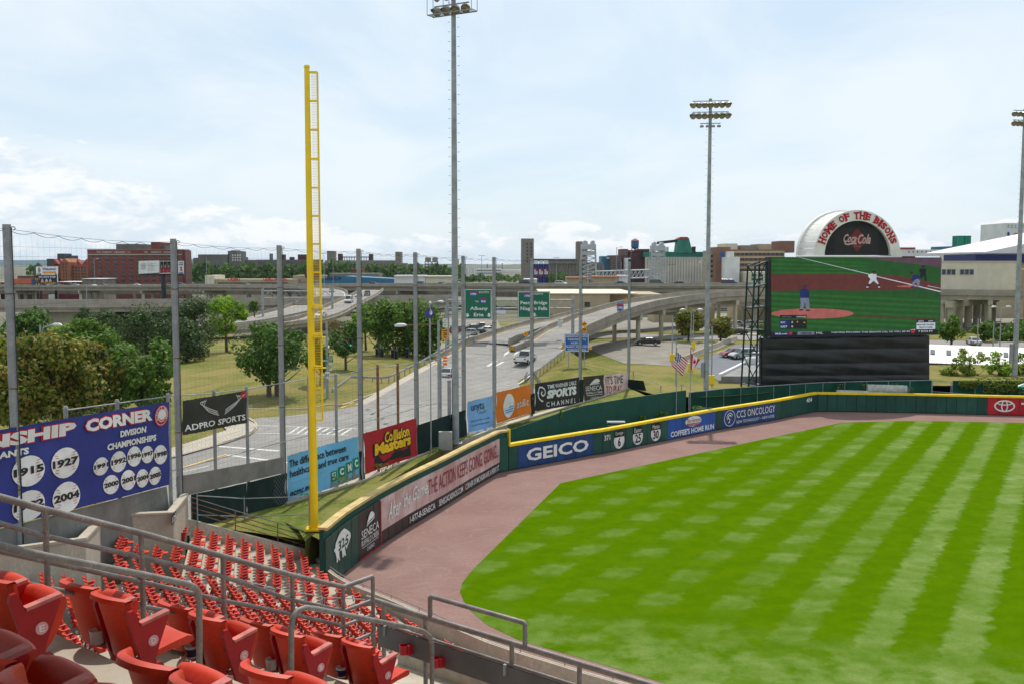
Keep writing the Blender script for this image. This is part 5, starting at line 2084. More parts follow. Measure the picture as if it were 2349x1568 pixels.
hr = [(1, 2), (1, 5), (2, -3), (1, -1), (2, 1), (2, 5), (3, -6), (1, 9)]
rails_lbl = ['third row', 'sixth row']
for n_, (i, k) in enumerate(hr):
	a, b = row_pt(i, k), row_pt(i, k-3)
	if field_side(b) < 1:
		continue
	za, zb = row_z(k), row_z(k-3)
	t = thing('handrail', 'small grey hoop handrail in the aisle of the lower stand, '+('far', 'upper far', 'lower right', 'middle', 'right middle', 'upper middle', 'rightmost', 'uppermost left')[n_]+' one', 'handrail', (a.x, a.y, za), 'hoop handrails in the lower aisles')
	m = MB()
	m.tube([(a.x, a.y, za), (a.x, a.y, za+.78), a.lerp(b, .06)+Vector((0, 0, za+.86)), a.lerp(b, .92)+Vector((0, 0, zb+.93)), (b.x, b.y, zb+.85), (b.x, b.y, zb)], .025, 6)
	auto_smooth(m.build('pipe', GALV, t))
# ---------------------------------------------------------------- video board
SA, SB = (35.3, 136.0), (61.3, 142.0)
def SH(px, py):
	return HIT(px, py, SA, SB)
def EM(name, col, e=0.75):
	"""LED picture colour: lit screen surface"""
	if name in MATS:
		return MATS[name]
	m = bpy.data.materials.new(name)
	m.use_nodes = True
	t = NT(m.node_tree)
	b = m.node_tree.nodes['Principled BSDF']
	b.inputs['Base Color'].default_value = (0.02, 0.02, 0.02, 1)
	b.inputs['Roughness'].default_value = 0.6
	b.inputs['Specular IOR Level'].default_value = 0.2
	n = t.noise(t.new('ShaderNodeTexCoord').outputs['Object'], 1.2, 5, 0.65)
	c = t.mix(t.ss(n, 0.3, 0.7), tuple(x*.85 for x in col), tuple(x*1.12 for x in col))
	t.l.new(c, b.inputs['Emission Color'])
	b.inputs['Emission Strength'].default_value = e*.8
	MATS[name] = m
	return m
vb = thing('video_board', 'huge video board showing a baseball broadcast above a black cloth wall', 'video board', (48, 139, 0))
qb = Quad(SH(1768, 590), SH(2160, 591), SH(2156, 768), SH(1768, 774))
nb = qb.n
back = -nb
m = MB()
c = qb.c
m.prism([c[0]-nb*.06, c[1]-nb*.06, c[2]-nb*.06, c[3]-nb*.06], back*1.6)
m.build('board_case', DARKM, vb)
def zx(X):
	return (X-20)/1570.0
def zy(X, Y):
	"""zoomed picture row to v, following the slightly tilted edges"""
	f = zx(X)
	top, bot = 641+3*f, 1376-24*f
	return (bot-Y)/(bot-top)
def S(*pts):
	return [(zx(x), zy(x, y)) for x, y in pts]
G1 = EM('screen grass', rgb(28, 84, 30), .9)
G2 = EM('screen grass light', rgb(38, 100, 34), .9)
DIRT = EM('screen dirt', rgb(98, 46, 42), .9)
MOUND = EM('screen mound', rgb(178, 98, 92), .9)
TRK = EM('screen track', rgb(92, 66, 84), .9)
SW = EM('screen white', rgb(205, 215, 225), .9)
SBLUE = EM('screen blue', rgb(22, 38, 98), .9)
SNAVY = EM('screen navy', rgb(10, 16, 34), .9)
SGREY = EM('screen grey', rgb(120, 124, 150), .9)
SBLK = EM('screen black', rgb(14, 18, 24), .9)
SSKIN = EM('screen skin', rgb(86, 46, 34), .9)
SYEL = EM('screen amber', rgb(230, 150, 20), .9)
SRED = EM('screen red', rgb(190, 30, 40), .9)
def pic(name, mat, *polys, off=.02):
	m = MB()
	for p in polys:
		blob(m, qb, p, off)
	return m.build(name, mat, vb)
pic('screen_grass', G1, [(0.004, 0.006), (.996, 0.006), (.996, .994), (0.004, .994)], off=.0)
stripes = []
for k in range(7):
	y0 = 985+48*k
	stripes.append(S((22, y0-25), (1585, y0+50), (1585, y0+68), (22, y0-2)))
for k in range(4):
	stripes.append(S((22, 655+40*k), (900, 690+30*k), (900, 704+30*k), (22, 672+40*k)))
pic('mown_stripe', G2, *stripes, off=.012)
pic('infield_dirt', DIRT, S((22, 798), (600, 795), (900, 800), (1150, 808), (1330, 835), (1588, 893), (1586, 960), (1380, 925), (1180, 945), (1000, 946), (700, 948), (560, 938), (300, 945), (22, 955)), off=.022)
pic('infield_dirt', DIRT, S((770, 1170), (1200, 1190), (1575, 1208), (1575, 1216), (1200, 1202), (770, 1182)), off=.022)
pic('warning_track_picture', TRK, S((840, 645), (1590, 652), (1590, 738), (1450, 715), (1150, 685)), off=.022)
m = MB()
blob(m, qb, [(zx(395+375*math.cos(t)), zy(395+375*math.cos(t), 1157-46*math.sin(t))) for t in [2*PI*i/28 for i in range(28)] if 395+375*math.cos(t) >= 21], .026)
m.build('mound_picture', MOUND, vb)
pic('foul_line_picture', SW, S((268, 645), (280, 645), (905, 793), (905, 799)), S((985, 815), (1588, 952), (1588, 962), (985, 822)), S((1460, 900), (1588, 925), (1588, 929), (1460, 905)), off=.03)
pic('base_picture', MOUND, S((1165, 905), (1300, 895), (1400, 905), (1300, 918), (1180, 913)), off=.03)
def player(name, shirt, trousers, X, Y, s, pose):
	"""flat broadcast picture of a ball player; Y is the shoe line"""
	def Q(*p):
		return S(*[(X+a*s, Y-b*s) for a, b in p])
	if pose == 'stand':
		pic('player_trousers', trousers, Q((-38, 118), (36, 122), (46, 60), (48, 6), (18, 6), (4, 80), (-14, 8), (-42, 10), (-34, 60)), off=.04)
		pic('player_shirt', shirt, Q((-38, 116), (-44, 160), (-34, 192), (-6, 202), (24, 196), (42, 176), (46, 146), (38, 116)), off=.045)
		pic('player_shoes', SNAVY, Q((-46, 12), (-12, 12), (-12, 0), (-50, 0)), Q((16, 8), (48, 8), (50, -4), (12, -4)), off=.05)
		hx, hy = 2, 212
	elif pose == 'crouch':
		pic('player_trousers', trousers, Q((-26, 78), (26, 78), (52, 30), (40, 26), (4, 58), (-34, 28), (-46, 34)), off=.04)
		pic('player_stockings', SNAVY, Q((-36, 34), (-46, 34), (-58, 4), (-44, 4)), Q((42, 32), (54, 28), (60, 4), (48, 4)), off=.042)
		pic('player_shirt', shirt, Q((-28, 76), (-50, 100), (-46, 118), (-10, 126), (26, 120), (34, 100), (26, 76)), off=.045)
		pic('player_shoes', SW, Q((-62, 6), (-44, 6), (-44, -4), (-66, -4)), Q((46, 6), (62, 6), (62, -4), (46, -4)), off=.05)
		hx, hy = 4, 132
	elif pose == 'bend':
		pic('player_trousers', trousers, Q((8, 84), (52, 92), (40, 50), (30, 4), (8, 4), (14, 50), (-8, 44), (-10, 12), (-30, 12), (-32, 46)), off=.04)
		pic('player_shirt', shirt, Q((4, 80), (-36, 60), (-44, 74), (-30, 104), (-16, 122), (20, 118), (52, 96), (50, 84)), off=.045)
		pic('player_shoes', SBLUE, Q((-44, 14), (-12, 14), (-12, 2), (-46, 4)), Q((0, 6), (32, 6), (32, -6), (0, -6)), off=.05)
		hx, hy = -40, 128
	else:
		pic('player_trousers', trousers, Q((-24, 78), (26, 78), (36, 4), (20, 4), (8, 52), (-28, 8), (-40, 12)), off=.04)
		pic('player_shirt', shirt, Q((-26, 76), (-38, 90), (-36, 112), (-8, 122), (24, 114), (30, 92), (26, 76)), off=.045)
		hx, hy = -2, 124
	pic('player_face', SSKIN, [(zx(X+(hx+13*math.cos(t))*s), zy(X, Y-(hy+13*math.sin(t))*s)) for t in [2*PI*i/12 for i in range(12)]], off=.05)
	pic('player_cap', SNAVY if pose != 'stand' else SBLUE, [(zx(X+(hx+16*math.cos(t))*s), zy(X, Y-(hy+4+15*math.sin(t))*s)) for t in [PI*i/8 for i in range(9)]], off=.056)
player('pitcher', SBLUE, SGREY, 320, 1130, 1.0, 'stand')
player('runner', SW, SW, 948, 916, 1.0, 'crouch')
player('fielder', SBLUE, SGREY, 1345, 922, 1.0, 'bend')
player('umpire', SNAVY, SBLK, 1416, 862, 1.0, 'lean')
pic('score_panel', SBLK, S((100, 1172), (342, 1170), (342, 1200), (100, 1202)), S((100, 1215), (342, 1213), (342, 1296), (100, 1298)), off=.03)
pic('team_panel', SBLUE, S((102, 1218), (188, 1217), (188, 1294), (102, 1295)), off=.036)
pic('ticker_band', SNAVY, S((10, 1330), (1570, 1306), (1570, 1346), (10, 1374)), off=.03)
pic('ticker_panel', SGREY, S((258, 1324), (412, 1322), (412, 1350), (258, 1353)), off=.036)
pic('game_panel', SBLK, S((1360, 1213), (1542, 1211), (1542, 1332), (1360, 1334)), off=.034)
pic('game_band', SW, S((1362, 1240), (1541, 1238), (1541, 1299), (1362, 1301)), off=.04)
pic('league_badge', SBLUE, S((52, 1328), (212, 1325), (212, 1350), (52, 1354)), off=.036)
pic('league_badge', SRED, S((182, 1328), (210, 1327), (210, 1348), (182, 1350)), off=.042)
pic('live_badge', SRED, S((1308, 1312), (1350, 1311), (1345, 1330), (1330, 1340), (1313, 1331)), off=.042)
pic('base_marker', SYEL, S((320, 1231), (329, 1240), (320, 1247), (310, 1240)), off=.04)
def stext(mat, s, x0, y0, x1, y1, bold=.02, off=.05):
	m = MB()
	letters(m, qb, s, (zx(x0), zy(x0, y1), zx(x1), zy(x1, y0)), off, bold)
	return m.build('screen_lettering', mat, vb)
stext(SGREY, 'VENTURA', 115, 1181, 203, 1195, .0)
stext(SW, '5 PITCHES', 250, 1180, 336, 1195)
stext(SW, 'KC', 108, 1229, 148, 1247)
stext(SW, '0', 202, 1227, 218, 1247)
stext(SYEL, '1', 252, 1226, 262, 1240)
stext(SW, 'DET', 108, 1268, 167, 1286)
stext(SW, '0', 202, 1266, 218, 1285)
stext(SW, 'MLB.com', 60, 1333, 165, 1350)
stext(SBLK, 'NEWS', 287, 1328, 385, 1349, .04)
stext(SW, 'MIL', 428, 1325, 492, 1345, .0)
stext(SW, 'TARTING PITCHERS THIS SEASON (25), HE WILL BE RE', 562, 1313, 1300, 1342, .01)
stext(SW, 'LIVE', 1307, 1299, 1350, 1310)
stext(SW, 'BOS', 1380, 1219, 1430, 1233)
stext(SW, 'NYY', 1476, 1219, 1524, 1233)
stext(SBLK, 'MLB NETWORK', 1368, 1250, 1534, 1267, .04)
stext(SBLK, 'SHOWCASE', 1387, 1275, 1515, 1291, .04)
stext(SW, '7 ET/4 PT', 1380, 1309, 1520, 1329, .02)
CLOTH = M('black cloth', (0.017, 0.017, 0.018), 0.5, 0.35, 0.5, spec=0.45)
qc = Quad(SH(1752, 776), SH(2137, 770), SH(2137, 898), SH(1752, 898))
for k in range(5):
	v0, v1 = (0, .12, .30, .52, .78, 1)[k:k+2]
	def fn(u, v, k=k, v0=v0, v1=v1):
		vv = v0+(v1-v0)*v
		e = min(1, u*25, (1-u)*25)
		b = e*(.2*math.sin(PI*v**1.4)**.7+.07*math.sin(u*13+k*5+4*v)*math.sin(PI*v)+.04*math.sin(u*37+v*13+k*2)*v)
		return qc.at(u, vv, -.5+b)
	m = MB()
	m.grid(fn, 60, 8)
	auto_smooth(m.build('cloth_strip', CLOTH, vb), 60)
m = MB()
m.prism([qc.at(0, 0, -.8), qc.at(1, 0, -.8), qc.at(1, 1, -.8), qc.at(0, 1, -.8)], back*.6)
m.build('backing_frame', DARKM, vb)
GST = M('dark green steel', (0.008, 0.035, 0.03), 0.5, 0.2, 1.0)
pts = [(1737, 610), (1721, 880), (1764, 600), (1756, 885)]
L0, L1, R0, R1 = [SH(*p)-nb*.6 for p in pts]
D = back*2.2
tw = thing('stair_tower', 'dark green steel stair tower leaning against the left side of the video board', 'steel tower', (L1.x, L1.y, .5))
for a, b in ((L0, L1), (L0+D, L1+D), (R0, R1), (R0+D, R1+D)):
	m = MB()
	m.cyl(a, b-Vector((0, 0, 1.5)), .13, n=6)
	m.build('leg', GST, tw)
lv = [0, .18, .36, .55, .75, 1.0]
for i, f in enumerate(lv):
	a, b = L0.lerp(L1, f), R0.lerp(R1, f)
	m = MB()
	m.cyl(a, b, .09, n=6)
	m.cyl(a+D, b+D, .09, n=6)
	m.cyl(a, a+D, .08, n=6)
	m.build('crossbar', GST, tw)
	if 0 < i < 5:
		m = MB()
		m.prism([a, b, b+D, a+D], (0, 0, .06))
		m.build('landing', GST, tw)
		m = MB()
		for z in (.5, 1.0):
			m.cyl(a+Vector((0, 0, z)), b+Vector((0, 0, z)), .03, n=5)
		for t in (.0, .5, 1):
			p = a.lerp(b, t)
			m.cyl(p, p+Vector((0, 0, 1)), .03, n=5)
		m.build('guard', GST, tw)
	if i:
		a2, b2_ = L0.lerp(L1, lv[i-1]), R0.lerp(R1, lv[i-1])
		m = MB()
		m.cyl(a, b2_, .08, n=6)
		m.cyl(b+D, a2+D, .07, n=6)
		m.build('brace', GST, tw)
arch = thing('arch_sign', 'white barrel shaped arch sign with red lettering above the video board', 'sign', SH(1966, 588))
WARCH = M('weathered white sheet', (0.76, 0.74, 0.68), 0.6, 0.1, 0.4, col2=(0.82, 0.80, 0.76))
qa = Quad(SH(1868, 481), SH(2066, 481), SH(2066, 586), SH(1868, 586))
UX = (qa.c[1]-qa.c[0])
UZ = (qa.c[3]-qa.c[0])
O = qa.c[0]+UX*.5
BK = back*4.6
def ar(t, f=1.0, dep=0.0):
	"""point on the arch: t from 0 (right foot) to pi (left foot); f scales radius"""
	return O+UX*(.5*f*math.cos(t))+UZ*(f*math.sin(t))+BK*dep
N = 40
IN = .765
T = [PI*i/N for i in range(N+1)]
for k in range(10):
	m = MB()
	tt = [PI*(k+j/4)/10+(.002 if j == 0 else 0) for j in range(5)]
	m.strip([ar(t) for t in tt], [ar(t, IN) for t in tt])
	m.strip([ar(t) for t in tt], [ar(t, 1, .05) for t in tt])
	m.strip([ar(t, IN) for t in tt], [ar(t, IN, .1) for t in tt])
	m.build('face_panel', WARCH, arch)
for k in range(20):
	m = MB()
	t0, t1 = PI*k/20+.004, PI*(k+1)/20-.004
	tt = [t0, (t0+t1)/2, t1]
	m.strip([ar(t, .985, .05) for t in tt], [ar(t, .985, .97) for t in tt])
	m.build('roof_sheet', WARCH, arch)
m = MB()
m.strip([ar(t, 1.03, .9) for t in T], [ar(t, 1.03, 1.03) for t in T])
m.strip([ar(t, 1.03, .9) for t in T], [ar(t, .9, .9) for t in T])
m.strip([ar(t, 1.03, 1.03) for t in T], [ar(t, .9, 1.03) for t in T])
m.build('rear_rim', WARCH, arch)
m = MB()
m.add([ar(t, IN, .1) for t in T]+[O+BK*.1], [(i, i+1, N+1) for i in range(N)])
m.build('inner_board', EM('dark board', rgb(22, 22, 24), .25), arch)
m = MB()
m.obox(qa.c[0]-UX*.02-UZ*.11-nb*.1, UX*1.04, back*4.5, UZ*.10)
m.build('plinth', WARCH, arch)
m = MB()
s0 = 'HOME OF THE BISONS'
ws = [{'I': .45, ' ': .62, 'M': 1.15}.get(ch, .92) for ch in s0]
tot = sum(ws)
acc = 0
for ch, w in zip(s0, ws):
	t = R(163)-(R(163)-R(17))*(acc+w/2)/tot
	acc += w
	if ch == ' ':
		continue
	tv, tf, _ = text2d(ch, .055)
	mid = (1+IN)/2
	hx = {'I': .022, 'M': .052}.get(ch, .040)
	pts = []
	for x, y in tv:
		a = (x-.5)*2*hx
		r = (y-.5)*.15
		pts.append(ar(t-a*1.75, mid+r)+nb*.05)
	m.add(pts, tf)
	if ch in 'HMFTEBINS':
		sr = [(-1, -1), (1, -1)] if ch in 'HMN' else [(0, -1)] if ch in 'TI' else [(-1, -1)] if ch in 'FEB' else []
		sr += [(-1, 1), (1, 1)] if ch in 'HMN' else [(0, 1)] if ch == 'I' else [(-1, 1)] if ch in 'FEB' else []
		for sx, sy in sr:
			cx_ = sx*hx*.75
			m.add([ar(t-(cx_+u)*1.75, mid+sy*.075+v)+nb*.055 for u, v in ((-.018, -.014), (.018, -.014), (.018, .014), (-.018, .014))], [(0, 1, 2, 3)])
m.build('arch_lettering', REDP, arch)
qe = Quad(ar(0, 1, .1)+UZ*1.0-UX, ar(0, 1, .1)+UZ*1.0, ar(0, 1, .1), ar(0, 1, .1)-UX)
m = MB()
m.face([qe.at(u, v, .02) for u, v in ((.245, .04), (.765, .04), (.765, .62), (.245, .62))])
m.build('display_panel', EM('dim display', rgb(44, 42, 44), .3), arch)
m = MB()
m.face([qe.at(u, v, .05) for u, v in ((.51, .08), (.63, .34), (.51, .60), (.39, .34))])
m.build('red_diamond', EM('dim red', rgb(128, 36, 46), .45), arch)
m = MB()
letters(m, qe, 'Coca', (.35, .28, .50, .47), .09, .03, .45)
letters(m, qe, '-', (.495, .36, .515, .375), .09, .03)
letters(m, qe, 'Cola', (.515, .25, .665, .47), .09, .03, .45)
stroke(m, qe, [(p.x, p.y) for p in smooth_path([(.36, .27, 0), (.40, .24, 0), (.46, .265, 0), (.50, .25, 0)], 5)], .22, .09)
letters(m, qe, 'F I E L D', (.475, .185, .545, .21), .09, .0)
m.build('script_lettering', EM('dim white', rgb(205, 180, 172), .5), arch)
hut = thing('shingled_hut', 'small brown hut with grey shingle roof left of the black cloth wall', 'hut', PY(1700, 880, 146))
A0, A1 = PY(1672, 876, 143), PY(1765, 882, 143)
zb_, ze, zr = 1.6, PY(1700, 873, 143).z, PY(1700, 850, 148).z
m = MB()
m.box(((A0.x+A1.x)/2, 146, (zb_+ze)/2), (A1.x-A0.x, 6, ze-zb_))
m.build('wall', M('brown siding', (.075, .03, .022), .8, .2, 2), hut)
SHN = M('grey roof shingle', (.25, .26, .25), .9, .2, 1.5, rnd=.15)
for i in range(5):
	for j in range(10):
		m = MB()
		u0, u1 = A0.x-.2+(A1.x-A0.x+.4)*j/10+.01, A0.x-.2+(A1.x-A0.x+.4)*(j+1)/10-.01
		y0, y1 = 142.7+i*1.0, 142.7+(i+1)*1.0+.06
		z0, z1 = ze+(zr-ze)*i/5+.03, ze+(zr-ze)*(i+1)/5
		m.prism([(u0, y0, z0+.04), (u1, y0, z0+.04), (u1, y1, z1+.04), (u0, y1, z1+.04)], (0, 0, -.05))
		m.build('shingle', SHN, hut)
bld = thing('flat_roof_building', 'low building with white parapet edge and grey flat roof behind the steel tower', 'building', PY(1720, 850, 158))
B = [PY(1633, 868, 149), PY(1660, 853, 152), PY(1765, 800, 170), PY(1765, 862, 151)]
zr_ = 3.3
m = MB()
P = [Vector((p.x, p.y, zr_)) for p in (PZ(1648, 862, zr_), PZ(1768, 803, zr_), PZ(1990, 803, zr_), PZ(1990, 862, zr_))]
m.prism(P, (0, 0, -2.4))
m.build('roof', M('grey roof', (.26, .255, .25), .9, .15, .4), bld)
m = MB()
for a, b in zip(P, P[1:]):
	d = b-a
	nn = Vector((d.y, -d.x, 0)).normalized()
	m.obox(a-nn*.05-Vector((0, 0, .6)), d, nn*.45, (0, 0, .95))
m.build('parapet', M('white metal edge', (.72, .72, .72), .5, .05, 1), bld)
for k, (px, py) in enumerate(((1722, 835), (1738, 822), (1748, 828))):
	p = PZ(px, py, zr_)
	m = MB()
	m.box((p.x, p.y, zr_+.5), (1.8, 1.2, 1.0))
	m.box((p.x, p.y, zr_+1.05), (1.5, .9, .12))
	m.build('roof_unit', MATS['white metal edge'], bld)
shed = thing('white_roof_shed', 'long open shed with white standing seam roof and small skylights right of the black cloth', 'shed', PY(2240, 850, 165))
Ra, Rb, Rc, Rd = PY(2125, 789, 176), PY(2420, 800, 176), PY(2420, 842, 164), PY(2125, 831, 164)
qr = Quad(Ra, Rb, Rc, Rd)
WR = M('white roof sheet', (.80, .76, .70), .5, .05, .6)
n = 26
for i in range(n):
	m = MB()
	u0, u1 = i/n+.0006, (i+1)/n-.0006
	m.prism([qr.at(u0, 0), qr.at(u1, 0), qr.at(u1, 1), qr.at(u0, 1)], (0, 0, -.06))
	m.obox(qr.at(u0, 0, .0), qr.at(u0, 1)-qr.at(u0, 0), (.05, 0, 0), (0, 0, .07))
	m.build('roof_sheet', WR, shed)
for u in (.03, .155, .27, .40, .60, .8):
	m = MB()
	m.prism([qr.at(u, .42, .05), qr.at(u+.035, .42, .05), qr.at(u+.035, .66, .05), qr.at(u, .66, .05)], qr.n*.12)
	m.build('skylight', GLASS, shed)
for u in [k/8 for k in range(9)]:
	for v in (.02, .98):
		p = qr.at(u, v)
		m = MB()
		m.box((p.x, p.y, (p.z+1.0)/2), (.25, .25, p.z-1.1))
		m.build('post', DARKM, shed)
m = MB()
m.obox(Rd-Vector((0, 0, .4)), Rc-Rd, (0, .15, 0), (0, 0, .35))
m.build('eave_beam', M('brown timber', (.09, .055, .04), .8, .2, 2), shed)
# ---------------------------------------------------------------- elevated highways far behind
HWY = [(150, 318, 11.6), (120, 338, 11.5), (50, 356, 11.2), (-10, 395, 10.2), (-62, 451, 9.0), (-140, 502, 7.6), (-228, 545, 6.4), (-330, 575, 5.6), (-480, 610, 5)]
HC = even([Vector(p) for p in HWY], 80)
HL, HR = offs(HC, 9.0), offs(HC, -9.0)
hw = deck('elevated_highway', 'long elevated concrete highway crossing the whole picture behind the trees', HL, HR, barrier=(1.0, 1.0), thick=.6, girder=1.5, piece=14, line_in=(None, None))
for i in range(6, 80, 5):
	bent(hw, HL[i], HR[i], 2.1, r=.8, beam=1.6, square=True, ncol=3, zb=-9)
m = MB()
A = [p+Vector((0, 0, -1.6)) for p in offs(HC, 14)]
B = [p+Vector((0, 0, -1.6)) for p in offs(HC, 30)]
dz = Vector((0, 0, -3.2))
for p_, q_ in ((A, B), ([p+dz for p in A], [p+dz for p in B]), (A, [p+dz for p in A])):
	m.strip(p_, q_)
m.build('rear_carriageway', CONCB, hw)
for i in range(4, 80, 3):
	p = A[i]
	pier(hw, (p.x, p.y+1), p.z-2, .9, square=True, zb=-9)
CV = [(-150, 440, 8.8), (-97, 430, 8.6), (-79, 415, 8.2), (-68, 372, 6.9), (-66, 322, 5.1), (-69, 295, 4.0), (-76, 270, 2.9), (-95, 250, 2.0), (-140, 235, 1.2)]
CVc = even([Vector(p) for p in CV], 40)
deck('curved_connector', 'wide curved ramp with two lanes sweeping down left behind the yellow foul pole', offs(CVc, 6.5), offs(CVc, -6.5), barrier=(.9, .9), girder=1.0, piece=8, line_in=(LINEY, LINEW))
RV = [(-56, 400, 8.4), (-52, 350, 7.8), (-50.5, 305, 6.9), (-52.5, 270, 4.6), (-60, 255, 3.6), (-72, 243, 3.0), (-100, 232, 2.4)]
RVc = even([Vector(p) for p in RV], 36)
deck('exit_ramp', 'narrow exit ramp where the white van drives, right of the curved ramp', offs(RVc, 4.2), offs(RVc, -4.2), barrier=(.9, .9), girder=.6, piece=8, line_in=(LINEY, LINEW))
LV = [(-20, 345, 6.0), (-70, 335, 5.6), (-120, 322, 5.3), (-190, 318, 5.4), (-300, 330, 5.6)]
LVc = even([Vector(p) for p in LV], 40)
lv_ = deck('lower_viaduct', 'lower concrete viaduct with pipe railing and arched pier behind the left trees', offs(LVc, 5), offs(LVc, -5), barrier=(2.2, 1.0), thick=.5, girder=1.0, piece=12, line_in=(None, None))
m = MB()
e = offs(LVc, -5)
m.tube([p+Vector((0, 0, 2.4)) for p in e], .06, 4)
m.tube([p+Vector((0, 0, 1.7)) for p in e], .05, 4)
for p in resample(e, 3.0):
	m.cyl(p, p+Vector((0, 0, 2.4)), .05, n=4)
m.build('railing', GALV, lv_)
for px in (225, 350, 430):
	p = PY(px, 740, 322)
	m = MB()
	W2 = 15
	pts = [(-W2, 0), (-W2, -9), (-W2+2.5, -9)]
	A = [Vector((-W2+2.5+(2*W2-5)*k/12/1, 0, -9+6.6*math.sin(PI*k/12))) for k in range(13)]
	out = [Vector((-W2, 0, 0)), Vector((-W2, 0, -9))]+A+[Vector((W2, 0, -9)), Vector((W2, 0, 0))]
	n = len(A)
	top = [Vector((a.x, 0, 0)) for a in A]
	for s in (0, 1.6):
		m.strip([Vector((p.x+a.x, 319+s, 3.6)) for a in A], [Vector((p.x+a.x, 319+s, 3.6+a.z)) for a in A])
		m.add([(p.x-W2, 319+s, 3.6), (p.x-W2+2.5, 319+s, 3.6), (p.x-W2+2.5, 319+s, -7), (p.x-W2, 319+s, -7)], [(0, 1, 2, 3)])
		m.add([(p.x+W2, 319+s, 3.6), (p.x+W2-2.5, 319+s, 3.6), (p.x+W2-2.5, 319+s, -7), (p.x+W2, 319+s, -7)], [(0, 1, 2, 3)])
	m.strip([Vector((p.x+a.x, 319, 3.6+a.z)) for a in A], [Vector((p.x+a.x, 320.6, 3.6+a.z)) for a in A])
	m.build('arched_pier', CONCP, lv_)
for px in (2175,):
	a, b = PY(2168, 700, 226), PY(2278, 700, 262)
	m = MB()
	m.obox(Vector((a.x, a.y, 9.2)), Vector((b.x-a.x, b.y-a.y, 0)), (1.4, -.6, 0), (0, 0, 1.6))
	m.build('cross_beam', CONCP, rt)
	for k in range(6):
		p = a.lerp(b, .05+.18*k)
		pier(rt, (p.x+.5, p.y), 9.3, .85)
	ww = [PY(2159, 676, 262), PY(2420, 676, 262)]
	wd = thing('far_viaduct', 'second viaduct deck parallel behind the right highway ramp', 'bridge', ww[0])
	m = MB()
	m.obox(Vector((70, 236, 10.9)), Vector((150, 0, 0)), (0, 26, 0), (0, 0, 1.2))
	m.build('deck_slab', CONCB, wd)
# ---------------------------------------------------------------- skyline
BRICK = M('red brick', (.20, .062, .045), .9, .15, .15, fine=.12)
BRICKB = M('brown brick', (.24, .125, .08), .9, .15, .1, fine=.1)
BRICKP = M('purple brick', (.17, .085, .075), .9, .15, .1, fine=.1)
SILO = M('silo concrete', (.235, .21, .175), .9, .25, .08, fine=.12)
SILOD = M('dark silo concrete', (.15, .135, .125), .9, .25, .08, fine=.12)
SILOW = M('pale silo concrete', (.50, .475, .41), .85, .12, .1)
WSILO = M('white silo paint', (.68, .68, .66), .8, .08, .15)
TAN = M('tan wall', (.40, .325, .215), .85, .08, .2)
CREAM = M('cream wall panel', (.62, .57, .43), .7, .06, .3)
WIN = M('dark window glass', (.035, .042, .05), .25, .3, .3, spec=.5)
GRNC = M('green copper sheet', (.035, .20, .145), .7, .2, .1)
MARN = M('maroon sheet', (.085, .035, .034), .7, .25, .1)
BLUES = M('blue metal sheet', (.04, .16, .27), .6, .12, .1)
REDSH = M('red roof sheet', (.30, .05, .045), .7, .1, .3)
ORNR = M('orange tile roof', (.45, .19, .10), .8, .1, .3)
def bbox(px0, py0, px1, d, zb=-8, depth=None):
	a, b = PY(px0, py0, d), PY(px1, py0, d)
	return a.x, b.x, a.z, zb
def sbox(root, name, px0, py0, px1, d, mat, py1=None, depth=25, zb=-8):
	x0, x1, z1, z0 = bbox(px0, py0, px1, d, zb)
	if py1 is not None:
		z0 = PY(px0, py1, d).z
	m = MB()
	m.box(((x0+x1)/2, d+depth/2, (z0+z1)/2), (x1-x0, depth, z1-z0))
	return m.build(name, mat, root)
def windows(root, px0, py0, px1, py1, d, nx, ny, fw=.55, fh=.55, mat=None, skip=(), frame=None):
	a, b = PY(px0, py0, d), PY(px1, py1, d)
	cw, ch = (b.x-a.x)/nx, (a.z-b.z)/ny
	for i in range(nx):
		for j in range(ny):
			if (i, j) in skip:
				continue
			x, z = a.x+cw*(i+.5), a.z-ch*(j+.5)
			m = MB()
			m.box((x, d-.04, z), (cw*fw, .2, ch*fh))
			m.build('window', mat or WIN, root)
			if frame:
				f = MB()
				f.box((x, d-.16, z-ch*fh/2-.1), (cw*fw*1.15, .24, .22))
				f.build('sill', frame, root)
def bldg(name, label, px, d, cat='building'):
	p = PY(px, 640, d)
	return thing(name, label, cat, (p.x, d, -8))
D = 640
b = bldg('brick_warehouse', 'long red brick creamery warehouse with painted white lettering under the roof', 312, D)
sbox(b, 'wall', 200, 573, 416, D, BRICK, depth=16)
sbox(b, 'side_wing', 416, 574.5, 425, D+3, BRICKP, depth=12)
sbox(b, 'parapet', 199.5, 572, 416.5, D-.3, CONCD, 573.6, depth=16.6)
sbox(b, 'cornice', 200, 583.5, 416, D-.35, SILOW, 585, depth=.4)
sbox(b, 'string_course', 200, 593, 416, D-.3, BRICKB, 594, depth=.3)
windows(b, 203, 584.5, 414, 650, D, 12, 7, .40, .48, frame=CONCD)
sbox(b, 'penthouse', 266, 560, 316, D+20, SILOD, 573)
sbox(b, 'penthouse', 346, 556, 367, D+20, BRICK, 573)
sbox(b, 'penthouse', 367, 564, 378, D+22, SILOD, 573)
qw_ = Quad(PY(200, 573, D-.2), PY(425, 573, D-.2), PY(425, 652, D-.2), PY(200, 652, D-.2))
m = MB()
for s_, a0, a1 in (('THE', 221, 231), ('FAIRMONT', 234, 258), ('CREAMERY', 261, 289), ('CO', 292, 299), ('THE', 330, 339), ('FAIRMONT', 347, 371), ('CREAMERY', 375, 405)):
	letters(m, qw_, s_, ((a0-200)/225, .895, (a1-200)/225, .955), .15, .01)
m.build('painted_lettering', SILOW, b)
D = 700
b = bldg('brick_hotel', 'brick gabled hotel with pointed red corner roofs behind the billboards', 165, D)
